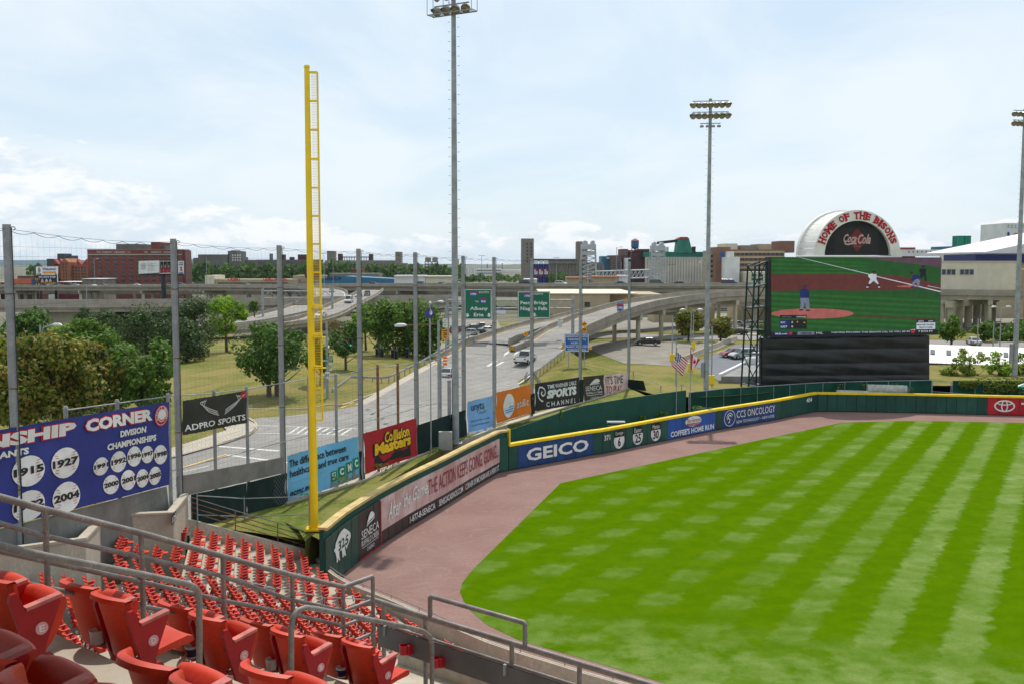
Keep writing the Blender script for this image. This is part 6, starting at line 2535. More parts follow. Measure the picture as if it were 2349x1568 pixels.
sbox(b, 'wall', 118, 606, 146, D, BRICK)
sbox(b, 'wall', 138, 602, 160, D-3, M('orange brick', (.30, .12, .06), .9, .12, .2))
sbox(b, 'wall', 160, 608, 201, D, MATS['orange brick'])
x0, x1 = PY(139, 600, D-3.5).x, PY(158, 600, D-3.5).x
m = MB()
m.prism([(x0, D-3.6, PY(139, 602, D).z), (x1, D-3.6, PY(139, 602, D).z), ((x0+x1)/2, D-3.6, PY(139, 593.5, D).z)], (0, 20, 0))
m.build('gable', MATS['orange brick'], b)
windows(b, 142, 603, 156, 646, D-3.2, 2, 6, .4, .5)
windows(b, 164, 611, 199, 646, D-.2, 5, 5, .45, .5)
windows(b, 121, 611, 136, 640, D-.2, 2, 4, .5, .5)
for px in (124, 137, 176, 199):
	p = PY(px, 608, D)
	m = MB()
	s = 1 if px < 180 else -1
	m.prism([(p.x, D, p.z), (p.x+s*3.5, D, p.z), (p.x, D, p.z+4.2)], (0, 5, 0))
	m.build('pointed_roof', REDSH, b)
b = bldg('dark_tower', 'dark slab towers on the skyline left of the brick warehouse', 145, 1100)
for (x0, y0, x1) in ((131, 582, 146), (147.5, 590, 154), (154, 586.5, 161), (107, 594, 118), (118, 595, 125)):
	sbox(b, 'tower_block', x0, y0, x1, 1100, M('dark cladding', (.06, .06, .068), .8, .2, .1), depth=20)
b = bldg('old_brick_house', 'low dark brick buildings with a chimney at the far left', 95, 720)
sbox(b, 'wall', 40, 633, 78, 720, BRICKP)
sbox(b, 'chimney', 82.5, 609, 86, 700, BRICKP, depth=3)
sbox(b, 'wall', 86, 640, 125, 690, BRICKP)
b = bldg('scaffolded_tank', 'white scaffolded tank frame left of the billboards', 105, 640)
p = PY(105, 630, 640)
m = MB()
m.lathe((p.x, 645, -8), [(5, 0), (5, PY(105, 627, 640).z+8), (2, PY(105, 625, 640).z+8)], 12)
m.build('tank', WSILO, b)
m = MB()
for k in range(6):
	m.box((p.x-6+12*k/5, 640, PY(100, 635, 640).z), (.25, .25, 12))
for k in range(4):
	m.box((p.x, 640, PY(100, 640-5*k, 640).z), (12, .25, .25))
m.build('frame', WSILO, b)
D = 600
for i, (x0, y0, x1, mt, lb) in enumerate(((0, 648, 40, BRICK, 'rust brown freight shed at the far left edge'), (40, 648, 78, M('brown sheet', (.16, .07, .045), .8, .15, .3), 'brown freight shed left of the lower billboard'), (131, 648, 187, M('maroon siding', (.19, .03, .045), .7, .1, .3), 'long maroon freight shed right of the lower billboard'), (188, 641, 238, SILO, 'grey shed with pale roof in front of the brick warehouse'))):
	b = bldg('freight_shed', lb, (x0+x1)/2, D, 'shed')
	sbox(b, 'wall', x0, y0, x1, D, mt, depth=18)
	sbox(b, 'roof', x0-1, y0-1.5, x1+1, D-1, WSILO, y0-.5, depth=20)
def billboard(label, tl, tr, br, bl, d, bg, post=None):
	P = [PY(x, y, d) for x, y in (tl, tr, br, bl)]
	q = Quad(*P)
	root = thing('billboard', label, 'billboard', P[3])
	m = MB()
	m.prism([p for p in q.c], (0, .5, 0))
	m.build('panel', bg, root)
	if post:
		m = MB()
		for px in post:
			p = PY(px, bl[1], d)
			m.cyl((p.x, d+1.2, -8), (p.x, d+1.2, p.z), 1.0 if len(post) == 1 else .35, n=10)
		m.build('post', DARKM, root)
	return root, q
SBL = M('royal print', (.02, .05, .30), .6)
YP = MATS['yellow print']
bb, q = billboard('white billboard lettered Welcome! with an orange band, above the dark billboard', (82.5, 612), (132.5, 611.5), (132.5, 628), (83, 628), 560, WHITE, (90, 126))
put(bb, SBL, q, ('Welcome!', (.29, .46, .90, .84), .1, .03))
m = MB()
blob(m, q, [(.30, .04), (.92, .04), (.92, .30), (.30, .30)], .1)
m.build('orange_band', M('orange print', (.75, .30, .02), .6), bb)
m = MB()
blob(m, q, ell(.15, .48, .06, .40, 14), .1)
m.build('bottle_picture', GREYP, bb)
bb, q = billboard('dark billboard lettered Vic, Jerry & Jay with three small figures', (78, 632), (130, 631.5), (130, 651), (79, 651), 560, M('dark teal panel', (.02, .03, .035), .6), (84, 124))
put(bb, WHITE, q, ('Vic, Jerry & Jay', (.20, .66, .96, .92), .1, .03))
put(bb, YP, q, ('The Buffalo afternoon show', (.28, .05, .96, .20), .1, .01), ('5 to 7', (.04, .44, .25, .70), .1, .02))
m = MB()
for u in (.36, .55, .72):
	blob(m, q, [(u-.06, .22), (u+.06, .22), (u+.04, .46), (u-.04, .46)], .1)
	blob(m, q, ell(u, .52, .03, .08, 10), .12)
m.build('figure_picture', MATS['pink pad vinyl'], bb)
m = MB()
blob(m, q, ell(.12, .25, .10, .17, 14), .1)
m.build('football_picture', MATS['brown sheet'], bb)
d_ = 430
bb, q = billboard('double billboard with a portrait row on a black post in front of the brick warehouse', (366, 599), (421, 599), (421, 629), (366, 631), d_, WHITE, (372,))
m = MB()
m.prism([PY(318, 599, d_-.4), PY(364, 598, d_-.4), PY(364, 626, d_-.4), PY(318, 629, d_-.4)], (0, .5, 0))
m.build('panel', WHITE, bb)
m = MB()
m.obox(PY(320, 633, d_), PY(421, 632, d_)-PY(320, 633, d_), (0, 2.4, 0), (0, 0, .8))
m.build('catwalk', DARKM, bb)
SUITR = M('red suit print', (.42, .02, .03), .6)
SKINP = M('skin print', (.42, .24, .17), .6)
m1, m2, m3, m4 = MB(), MB(), MB(), MB()
for k in range(5):
	u = .02+.15*k
	blob(m4, q, [(u, .14), (u+.14, .14), (u+.14, .97), (u, .97)], .06)
	blob(m1, q, [(u+.01, .15), (u+.13, .15), (u+.115, .42), (u+.07, .48), (u+.025, .42)], .10)
	blob(m2, q, ell(u+.07, .64, .032, .15, 14), .14)
	blob(m3, q, [(u+.07+.034*math.cos(t), .68+.13*math.sin(t)) for t in [PI*j/8 for j in range(9)]], .18)
m4.build('portrait_panel', BLACK, bb)
m1.build('portrait_clothing', SUITR, bb)
m2.build('portrait_face', SKINP, bb)
m3.build('portrait_hair', M('hair print', (.10, .07, .05), .7), bb)
put(bb, SBL, q, ('THIS IS', (.80, .82, .985, .94), .1, .02), ('HOME', (.80, .66, .985, .79), .1, .02), ('WGRZ', (.81, .05, .985, .18), .1, .02))
put(bb, REDP, q, ('2', (.84, .26, .96, .58), .1, .06))
q2 = Quad(PY(318, 599, d_-.5), PY(364, 598, d_-.5), PY(364, 626, d_-.5), PY(318, 629, d_-.5))
m = MB()
for k in range(7):
	blob(m, q2, [(.45, .22+.09*k), (.85-.05*(k % 3), .22+.09*k), (.85-.05*(k % 3), .25+.09*k), (.45, .25+.09*k)], .06)
blob(m, q2, [(.12, .35), (.34, .35), (.34, .8), (.23, .86), (.12, .8)], .06)
m.build('faded_print', M('faded print', (.5, .5, .46), .7), bb)
D = 1150
b = bldg('grain_elevator', 'grey concrete grain elevator with stepped top right of the brick warehouse', 500, D)
sbox(b, 'bin_block', 454, 584, 525, D, SILOD, depth=40)
sbox(b, 'headhouse', 522.5, 576, 543, D, SILOD, depth=40)
sbox(b, 'headhouse', 530, 574.5, 538, D+2, SILOD, 577)
sbox(b, 'annex', 443, 592, 456, D+5, SILOD)
sbox(b, 'annex', 543, 590, 556, D, SILOD)
windows(b, 531, 583, 554, 600, D-.3, 4, 3, .55, .5, WSILO)
sbox(b, 'annex', 556, 597, 596, D+10, SILOD)
def silo_row(root, px0, py0, px1, d, n, mat, cap=None):
	x0, x1 = PY(px0, py0, d).x, PY(px1, py0, d).x
	z = PY(px0, py0, d).z
	w = (x1-x0)/n
	for i in range(n):
		m = MB()
		m.cyl((x0+w*(i+.5), d+w*.5, -9), (x0+w*(i+.5), d+w*.5, z), w*.497, n=14)
		auto_smooth(m.build('silo', mat, root))
D = 1000
b = bldg('grain_elevator', 'very long weathered concrete grain elevator behind the yellow foul pole, two towers on top', 790, D)
silo_row(b, 588, 601, 738, D, 26, SILOD)
sbox(b, 'gallery', 588, 596, 738, D+4, SILOD, 602, depth=8)
silo_row(b, 738, 604, 920, D-6, 24, SILO)
sbox(b, 'gallery', 745, 597.5, 918, D-2, SILO, 604.5, depth=9)
sbox(b, 'tower', 750, 576, 766, D, SILO, 600, depth=14)
sbox(b, 'tower', 906.5, 578, 920, D, SILO, 604, depth=14)
sbox(b, 'machine_house', 775, 582.5, 783.5, D, MARN, 598, depth=8)
sbox(b, 'machine_house', 846, 583, 854, D, MARN, 598, depth=8)
sbox(b, 'machine_house', 683, 584, 708, D+10, MARN, 600, depth=14)
sbox(b, 'machine_house', 646, 584, 652, D+10, MARN, 600, depth=8)
sbox(b, 'machine_house', 618, 582, 622, D+10, SILOD, 600, depth=8)
sbox(b, 'machine_house', 664, 590, 672, D+10, DARKM, 600, depth=8)
sbox(b, 'annex', 920, 604, 933, D, SILO, depth=12)
m = MB()
a, c = PY(784, 589, D+4), PY(846, 589, D+4)
m.obox(a-Vector((0, 0, 1)), c-a, (0, 3, 0), (0, 0, 1.0))
for k in range(12):
	p = a.lerp(c, k/11)
	m.box((p.x, D+5, p.z-2.5), (.5, .5, 5))
m.build('conveyor', DARKM, b)
D = 1200
b = bldg('tank_tower', 'pair of grey tanks on dark steel legs above the distant trees', 992, D)
for x0, x1 in ((975, 989), (991.5, 1004.5)):
	a, c = PY(x0, 591, D), PY(x1, 600, D)
	m = MB()
	m.cyl(((a.x+c.x)/2, D, c.z), ((a.x+c.x)/2, D, a.z), (c.x-a.x)/2, n=12)
	m.build('tank', SILO, b)
	m = MB()
	for k in range(3):
		x = a.x+(c.x-a.x)*k/2
		m.box((x, D, (c.z-9)/2), (.9, .9, c.z+9))
	for z in (PY(x0, 606, D).z, PY(x0, 601, D).z):
		m.box(((a.x+c.x)/2, D, z), (c.x-a.x, .8, .8))
	m.build('leg_frame', DARKM, b)
b = bldg('pale_plant', 'pale industrial plant with silos low on the horizon beyond the light tower', 1080, 1300)
silo_row(b, 1042, 607, 1064, 1300, 3, SILOW)
sbox(b, 'machine_house', 1043, 594, 1051, 1305, TAN, 608)
silo_row(b, 1064, 615, 1090, 1320, 4, WSILO)
b = bldg('white_factory', 'white low factory blocks with small windows far on the horizon', 1135, 1800)
sbox(b, 'wall', 1092, 617, 1150, 1800, WSILO, depth=30)
sbox(b, 'wall', 1150, 619, 1195, 1810, WSILO, depth=30)
windows(b, 1093, 618, 1149, 630, 1799.8, 14, 2, .8, .35)
for px, py in ((1118, 606), (1152, 604), (1144, 612), (1131, 611)):
	sbox(b, 'chimney', px-1, py, px+1, 1900, SILOD, depth=4)
D = 760
b = bldg('grain_elevator', 'tall beige concrete elevator towers joined by a row of silos right of the green signs', 1265, D)
sbox(b, 'tower', 1195.6, 547.5, 1224.6, D, SILO, depth=22)
windows(b, 1205, 556, 1223, 604, D-.2, 2, 6, .32, .5)
sbox(b, 'tower', 1324, 554, 1348, D+12, SILO, depth=20)
windows(b, 1336, 559, 1347, 600, D+11.8, 1, 5, .4, .4)
silo_row(b, 1258, 604, 1326, D, 9, SILO)
sbox(b, 'gallery', 1224, 594, 1326, D+5, SILO, 600, depth=7)
windows(b, 1226, 594.7, 1324, 599.5, D+4.8, 22, 1, .5, .75, DARKM)
sbox(b, 'gallery_floor', 1258, 599.5, 1326, D-2, SILO, 605, depth=12)
silo_row(b, 1350, 608, 1386, D+8, 5, SILO)
sbox(b, 'gallery', 1348, 602, 1384, D+10, SILO, 609, depth=8)
b = bldg('painted_silo', 'three dark blue silos painted like beer cans lettered Blue', 1241, D-40)
CAN = M('dark blue can paint', (.008, .03, .17), .5, .1, .2)
d = D-40
x0, x1 = PY(1223, 606, d).x, PY(1259, 606, d).x
w = (x1-x0)/3
zt0 = PY(1223, 606, d).z
for i in range(3):
	cx = x0+w*(i+.5)
	m = MB()
	m.cyl((cx, d, -9), (cx, d, zt0), w*.495, n=18)
	auto_smooth(m.build('silo', CAN, b))
	m = MB()
	m.cyl((cx, d, zt0), (cx, d, zt0+2.6), w*.46, w*.4, n=18)
	auto_smooth(m.build('silo_top', WSILO, b))
	class CanQ:
		def at(s, u, v, off=0.0, cx=cx):
			a = -PI/2+(u-.5)*2.2
			r = w*.495+off
			return Vector((cx+r*math.cos(a), d+r*math.sin(a), zt0-14+13*v))
		def size(s):
			return w*1.1, 13
	cq = CanQ()
	m = MB()
	m.add([cq.at(.5+.36*math.cos(t), .62+.26*math.sin(t), .05) for t in [2*PI*j/16 for j in range(16)]]+[cq.at(.5, .62, .05)], [(j, (j+1) % 16, 16) for j in range(16)])
	m.build('can_badge', MATS['deep red print'], b)
	m = MB()
	letters(m, cq, 'Blue', (.14, .50, .86, .78), .1, .03, .15)
	m.build('can_lettering', WHITE, b)
def lattice(label, px0, py0, px1, py1, d, head=True):
	b = bldg('lift_bridge_tower', label, (px0+px1)/2, d, 'tower')
	a, c = PY(px0, py0, d), PY(px1, py1, d)
	x0, x1, z1, z0 = a.x, c.x, a.z, c.z
	w = x1-x0
	LT = M('pale grey steel', (.42, .44, .45), .6, .1, .3)
	zb = z0
	levels = [zb+(z1-zb)*k/7 for k in range(8)]
	for yy in (d, d+w*.8):
		m = MB()
		for k, (za, zb2) in enumerate(zip(levels, levels[1:])):
			sp0 = (1-k/7)*.10*w
			sp1 = (1-(k+1)/7)*.10*w
			A0, A1 = Vector((x0-sp0, yy, za)), Vector((x1+sp0, yy, za))
			B0, B1 = Vector((x0-sp1, yy, zb2)), Vector((x1+sp1, yy, zb2))
			for p_, q_ in ((A0, B0), (A1, B1)):
				m.cyl(p_, q_, .34, n=5)
			for p_, q_ in ((A0, B1), (A1, B0), (B0, B1)):
				m.cyl(p_, q_, .17, n=4)
		m.build('lattice_face', LT, b)
	m = MB()
	m.box(((x0+x1)/2, d+w*.4, z1+1.6), (w*1.05, w, 3.2))
	m.box(((x0+x1)/2, d+w*.4, z1-2.5), (w*.8, w*.8, 2.4))
	m.build('machine_deck', LT, b)
	for s in (-.28, .3):
		m = MB()
		m.cyl(((x0+x1)/2+s*w, d-.5, z1+4.2), ((x0+x1)/2+s*w, d+w*.8, z1+4.2), w*.15, n=16)
		m.build('sheave', LT, b)
	return b
lattice('grey lattice lift bridge tower left of the blue and brick factory blocks', 1335, 572, 1366, 645, 640)
lattice('grey lattice lift bridge tower in front of the pale silos', 1495, 575, 1524, 645, 640)
b = bldg('lift_span', 'low grey truss bridge span between the two lattice towers', 1430, 640, 'bridge')
a, c = PY(1366, 641, 641), PY(1496, 637, 641)
m = MB()
for z in (0, 5):
	m.cyl(a+Vector((0, 0, z)), c+Vector((0, 0, z)), .5, n=5)
for k in range(14):
	p_, q_ = a.lerp(c, k/14), a.lerp(c, (k+1)/14)
	m.cyl(p_, q_+Vector((0, 0, 5)), .35, n=4)
	m.cyl(p_, p_+Vector((0, 0, 5)), .35, n=4)
m.build('truss', MATS['pale grey steel'], b)
D = 820
b = bldg('blue_factory_block', 'blue metal factory block on the skyline', 1390, D)
sbox(b, 'wall', 1380, 588, 1400, D, BLUES)
sbox(b, 'duct', 1392, 591, 1402, D-3, WSILO, 594, depth=3)
b = bldg('brick_mill', 'old purple brick mill with many small windows and a water tank above', 1440, D)
sbox(b, 'wall', 1399, 586, 1426, D-6, BRICKP)
sbox(b, 'wall', 1425, 571.5, 1441, D, BRICKP)
sbox(b, 'wall', 1441, 574, 1484, D+4, BRICKP)
windows(b, 1401, 589, 1425, 622, D-6.2, 8, 8, .5, .55, GREYP)
windows(b, 1427, 575, 1440, 586, D-.2, 4, 2, .5, .5, GREYP)
sbox(b, 'lower_wing', 1436, 592, 1447, D-20, WSILO)
D2 = 815
b = bldg('water_tank', 'blue water tank with conical red roof on legs above the brick mill', 1460, D2, 'water tank')
p = PY(1460, 566, D2)
rr = 3.2
m = MB()
m.lathe((p.x, D2+10, p.z), [(.3, -2.2), (rr*.8, -1.2), (rr, 0), (rr, 5.0)], 14)
auto_smooth(m.build('tank', BLUES, b))
m = MB()
m.lathe((p.x, D2+10, p.z), [(rr*1.08, 5.0), (.1, 7.0)], 14)
m.build('roof', REDSH, b)
m = MB()
for s in (-1, 1):
	for t in (-1, 1):
		m.cyl((p.x+s*3.2, D2+10+t*3, p.z-7), (p.x+s*2.3, D2+10+t*2, p.z), .22, n=5)
m.build('leg', DARKM, b)
b = bldg('maroon_mill', 'maroon sheet clad mill block left of the pale silos', 1465, 800)
sbox(b, 'wall', 1441, 595, 1485, 800, MARN)
sbox(b, 'upper_block', 1449, 577, 1490, 806, MARN, 596)
m = MB()
a, c = PY(1449, 577, 805), PY(1490, 574.5, 805)
m.prism([(a.x, 805, a.z), (c.x, 805, a.z), (c.x, 805, c.z+1), (a.x+5, 805, c.z+1)], (0, 20, 0))
m.build('sloped_roof', MARN, b)
b = bldg('green_topped_silos', 'row of pale silos under a long green gallery with tall green headhouse', 1550, 790)
silo_row(b, 1480, 590, 1619, 790, 22, SILOW)
sbox(b, 'gallery', 1480, 578, 1619, 791, GRNC, 590.5, depth=14)
windows(b, 1490, 578.5, 1618, 590, 790.8, 34, 1, .12, .9, M('dark green seam', (.02, .12, .085), .7))
a, c, e_ = PY(1555, 549, 792), PY(1577, 549, 792), PY(1588, 580, 792)
f_ = PY(1551, 580, 792)
m = MB()
m.prism([(f_.x, 790, f_.z), (e_.x, 790, f_.z), (c.x+1, 790, a.z), (a.x, 790, a.z)], (0, 14, 0))
m.build('headhouse', GRNC, b)
m = MB()
m.prism([(a.x-.6, 789.6, a.z), (c.x+1.4, 789.6, a.z), (c.x-.5, 789.6, a.z+1.7), (a.x+2, 789.6, a.z+1.7)], (0, 14.8, 0))
m.build('roof', REDSH, b)
m = MB()
m.obox(PY(1508, 561, 794), PY(1552, 556, 794)-PY(1508, 561, 794), (0, 3, 0), (0, 0, 2.2))
m.build('conveyor', DARKM, b)
m = MB()
m.cyl(PY(1521, 590, 797), PY(1521, 567, 797), 4.4, n=14)
auto_smooth(m.build('white_tank', WSILO, b))
sbox(b, 'machinery', 1589, 566, 1596, 790, DARKM, 580, depth=5)
D = 700
b = bldg('brown_brick_factory', 'big brown brick factory with bands of windows and a blue emblem', 1690, D)
sbox(b, 'wall', 1628, 575, 1646, D+8, TAN)
sbox(b, 'tower_wall', 1642, 567, 1676, D-2, BRICKB)
sbox(b, 'wall', 1676, 573, 1800, D+2, BRICKB)
for k in range(5):
	sbox(b, 'wall_band', 1676, 576+12*k, 1800, D+1.7, TAN, 580.5+12*k, depth=.3)
	windows(b, 1678, 580.5+12*k, 1798, 586+12*k, D+1.8, 12, 1, .75, .8, WIN)
windows(b, 1629, 582, 1641, 640, D+7.8, 1, 5, .7, .4)
sbox(b, 'penthouse', 1662, 559, 1692, D+10, CREAM, 574)
sbox(b, 'penthouse', 1700, 563, 1735, D+10, SILO, 574)
sbox(b, 'penthouse', 1740, 560, 1770, D+14, TAN, 574)
sbox(b, 'penthouse', 1790, 553, 1823, D+30, BRICKB, 580)
sbox(b, 'white_bin', 1664, 590, 1697, D-14, WSILO, depth=12)
sbox(b, 'white_bin_top', 1671, 577, 1684, D-12, WSILO, 591)
sbox(b, 'glazed_annex', 1718, 624, 1800, D-30, CREAM)
windows(b, 1722, 628, 1798, 645, D-30.2, 5, 2, .7, .75, M('green glass', (.03, .09, .10), .2, .2, .3))
qg = Quad(PY(1649, 577, D-2.2), PY(1662, 577, D-2.2), PY(1662, 600, D-2.2), PY(1649, 600, D-2.2))
m = MB()
stroke(m, qg, [(p.x, p.y) for p in smooth_path([(.75, .85, 0), (.45, .92, 0), (.25, .72, 0), (.5, .62, 0), (.7, .74, 0), (.55, .55, 0), (.3, .40, 0), (.45, .28, 0), (.75, .35, 0), (.8, .6, 0)], 4)], .75, .1)
m.build('script_emblem', M('bright blue paint', (.01, .13, .42), .5), b)
m = MB()
letters(m, qg, 'General Mills', (.15, .10, .9, .2), .1, .02)
m.build('wall_lettering', MATS['bright blue paint'], b)
D = 420
b = bldg('white_grain_silos', 'row of white silos and gallery behind the cream building', 2165, D)
silo_row(b, 2160, 584, 2265, D-1, 7, WSILO)
sbox(b, 'gallery', 2070, 573, 2262, D, WSILO, 588, depth=12)
windows(b, 2080, 576, 2200, 580, D-.2, 12, 1, .2, .9)
sbox(b, 'stair_block', 2068, 568, 2100, D+14, BRICK)
sbox(b, 'blue_roof', 2190, 565, 2300, D+20, BLUES, 572)
D = 480
b = bldg('white_silo_tower', 'white tower block with round painted badges at the right edge of the skyline', 2330, D)
sbox(b, 'wall', 2306, 512, 2365, D, WSILO)
windows(b, 2309, 515, 2350, 524, D-.2, 5, 2, .3, .35)
qt = Quad(PY(2306, 512, D-.2), PY(2365, 512, D-.2), PY(2365, 560, D-.2), PY(2306, 560, D-.2))
m = MB()
blob(m, qt, ell(.42, .42, .10, .12, 18), .1)
m.build('round_badge', M('orange red paint', (.55, .12, .06), .6), b)
m = MB()
blob(m, qt, ell(.12, .48, .05, .10, 12), .1)
letters(m, qt, 'GENERAL MILLS', (.03, .28, .24, .33), .1)
m.build('blue_emblem', SBL, b)
b = bldg('green_netting_frame', 'dark green netted scaffold boxes above the white gallery', 2213, 430)
sbox(b, 'net_panel', 2199, 541, 2212.5, 430, M('green netting', (.012, .16, .10), .8, .2, .3), 566, depth=6)
sbox(b, 'net_panel', 2214, 541, 2228, 430, MATS['green netting'], 566, depth=6)
D = 340
b = bldg('arena', 'arena with pale sloped roof over a dark blue band at the right edge', 2330, D)
m = MB()
x0, x1 = PY(2262, 580, D).x, PY(2520, 580, D).x
zz = [PY(2262, y, D).z for y in (582, 578, 545)]
m.prism([(x0, D, zz[0]), (x1, D, zz[0]), (x1, D, zz[2]+3), (x0+14, D, zz[2]-2), (x0, D, zz[1])], (0, 50, 0))
m.build('roof', WSILO, b)
sbox(b, 'blue_band', 2238, 584, 2520, D-2, M('dark blue band', (.012, .02, .10), .5), 602)
sbox(b, 'wall', 2246, 602, 2520, D-1, TAN)
D = 290
b = bldg('cream_building', 'cream panelled building with two groups of three square windows behind the highway', 2245, D)
n = 10
for k in range(n):
	a0 = 2159+173*k/n
	sbox(b, 'wall_panel', a0+.08, 600, a0+173/n-.08, D, CREAM, depth=20)
sbox(b, 'wall_panel', 2332, 618, 2420, D+3, M('ochre panel', (.42, .30, .16), .7, .06, .3), depth=20)
sbox(b, 'roof_edge', 2158, 599, 2333, D-.4, CREAM, 600.5, depth=21)
for x in (2168, 2172.5, 2178, 2183):
	pass
for x0 in (2160, 2171.5, 2182, 2202, 2213, 2224):
	a, c = PY(x0, 617.5, D), PY(x0+9, 631, D)
	m = MB()
	m.box(((a.x+c.x)/2, D-.03, (a.z+c.z)/2), (c.x-a.x, .3, a.z-c.z))
	f = m.build('window', CHROME, b)
	m = MB()
	m.box(((a.x+c.x)/2, D-.12, (a.z+c.z)/2), ((c.x-a.x)*.82, .3, (a.z-c.z)*.86))
	g_ = m.build('pane', WIN, f)
	g_.parent = f
D = 285
b = bldg('tan_box_building', 'plain tan block building behind the right green sign', 1335, D)
sbox(b, 'wall', 1240, 674, 1399, D, TAN, depth=30, zb=-4)
sbox(b, 'parapet', 1239, 673, 1462, D-.5, CREAM, 675, depth=45)
a0 = PY(1399, 676, D)
m = MB()
m.box((a0.x+8, D+20, (a0.z-4)/2-.1), (15.9, 28, a0.z+4))
m.build('side_wall', TAN, b)
for (x0, y0, x1, y1) in ((1341, 693, 1353, 704), (1280, 722, 1286, 729), (1262, 722, 1268, 729)):
	a, c = PY(x0, y0, D), PY(x1, y1, D)
	m = MB()
	m.box(((a.x+c.x)/2, D-.03, (a.z+c.z)/2), (c.x-a.x, .2, a.z-c.z))
	m.build('window', WIN, b)
for k, (x0, x1, d_) in enumerate(((1500, 1640, 262), (1690, 1760, 270), (2160, 2349, 285))):
	b = bldg('low_tan_wall', ('long low tan building seen between the ramp columns', 'tan wall under the ramp right of the two round trees', 'tan wall under the right viaduct')[k], (x0+x1)/2, d_)
	sbox(b, 'wall', x0, 690 if k < 2 else 681, x1, d_, TAN, depth=12, zb=-4)
D = 640
b = bldg('casino_building', 'low beige casino building with red sign lettering beyond the highway', 590, D)
sbox(b, 'wall', 472, 641, 680, D, TAN)
sbox(b, 'dark_band', 500, 648.5, 660, D-.3, DARKM, 652, depth=.4)
sbox(b, 'sign_tower', 470, 632, 490, D-2, CREAM)
sbox(b, 'wall', 672, 632, 735, D+8, TAN)
qk = Quad(PY(520, 637, D-1), PY(660, 637, D-1), PY(660, 645, D-1), PY(520, 645, D-1))
put(b, M('bright red sign', (.55, .02, .02), .5), qk, ('CASINO', (.02, .1, .22, .95), .2, .05), ('CASINO', (.60, .1, .755, .95), .2, .05), ('PARKING', (.78, .1, .99, .95), .2, .05))
m = MB()
p = PY(718, 627, D-6)
m.cyl((p.x, D-7, p.z), (p.x, D-6, p.z), 5.4, n=24)
m.build('round_sign', MARN, b)
b = bldg('blue_roof_hall', 'low hall with blue roof sign lettered SENECA beyond the highway', 800, 600)
a, c = PY(708, 646, 600), PY(905, 650, 600)
m = MB()
m.prism([(a.x, 600, -8), (c.x, 600, -8), (c.x, 600, PY(905, 640, 600).z), (PY(790, 634, 600).x, 600, PY(790, 634, 600).z), (a.x, 600, PY(708, 642, 600).z)], (0, 30, 0))
m.build('wall', BLUES, b)
sbox(b, 'upper_wall', 755, 627.5, 868, 640, SILO, 640, depth=20)
qk = Quad(PY(745, 634.5, 599), PY(783, 634.5, 599), PY(783, 642.5, 599), PY(745, 642.5, 599))
put(b, NAVY, qk, ('SENECA', (.0, .0, 1, 1), .2, .02))
b = bldg('red_brick_shop', 'small dark red brick building among the distant trees', 825, 760)
sbox(b, 'wall', 805, 617, 826, 760, BRICK)
windows(b, 806, 619, 825, 626, 759.8, 6, 1, .4, .6)
for k, (x0, y0, x1, mt) in enumerate(((904, 632, 975, WSILO), (1300, 636, 1345, ORNR), (1202, 640, 1232, WSILO), (1360, 634, 1420, ORNR), (976, 633, 1040, CREAM), (1420, 632, 1440, WSILO))):
	b = bldg('low_shed', ('long white low shed', 'orange roofed low building right of the blue silos', 'small white shed left of the blue silos', 'orange roofed low building below the lattice tower', 'low cream shed beyond the highway near the light tower', 'white box shed right of the orange roofs')[k]+' on the horizon', (x0+x1)/2, 560)
	sbox(b, 'wall', x0, y0+3, x1, 560, TAN if mt is ORNR else mt, depth=14)
	sbox(b, 'roof', x0-.5, y0, x1+.5, 559, mt, y0+3, depth=16)
m = MB()
rs = random.Random(11)
H0 = 9000
pts = []
for k in range(121):
	px = -300+3000*k/120
	y = 596 if px < 500 else 596+12*sstep(500, 1100, px) if px < 1500 else 609
	y += 1.2*math.sin(px/90)+.8*math.sin(px/37+1)
	pts.append(PY(px, y, H0))
A = [Vector((p.x, H0, -60)) for p in pts]
Bk = [Vector((p.x*1.3, H0+4000, -60)) for p in pts]
m.strip([p-Vector((0, 2500, p.z+40)) for p in pts], pts)
m.strip(pts, Bk)
hl = m.build('hills', M('wooded hills', (.03, .06, .06), .95, .25, .002, pos=True), smooth=True)
hl['kind'] = 'structure'
hz = bpy.data.materials.new('haze')
hz.use_nodes = True
t_ = NT(hz.node_tree)
t_.n.clear()
o_ = t_.new('ShaderNodeOutputMaterial')
v_ = t_.new('ShaderNodeVolumePrincipled')
v_.inputs['Color'].default_value = (.62, .80, 1, 1)
v_.inputs['Density'].default_value = 2.6e-5
t_.l.new(v_.outputs[0], o_.inputs['Volume'])
m = MB()
m.obox((-13500, -2600, -75), (27000, 0, 0), (0, 16800, 0), (0, 0, 175))
tag(m.build('haze', hz), kind='stuff')
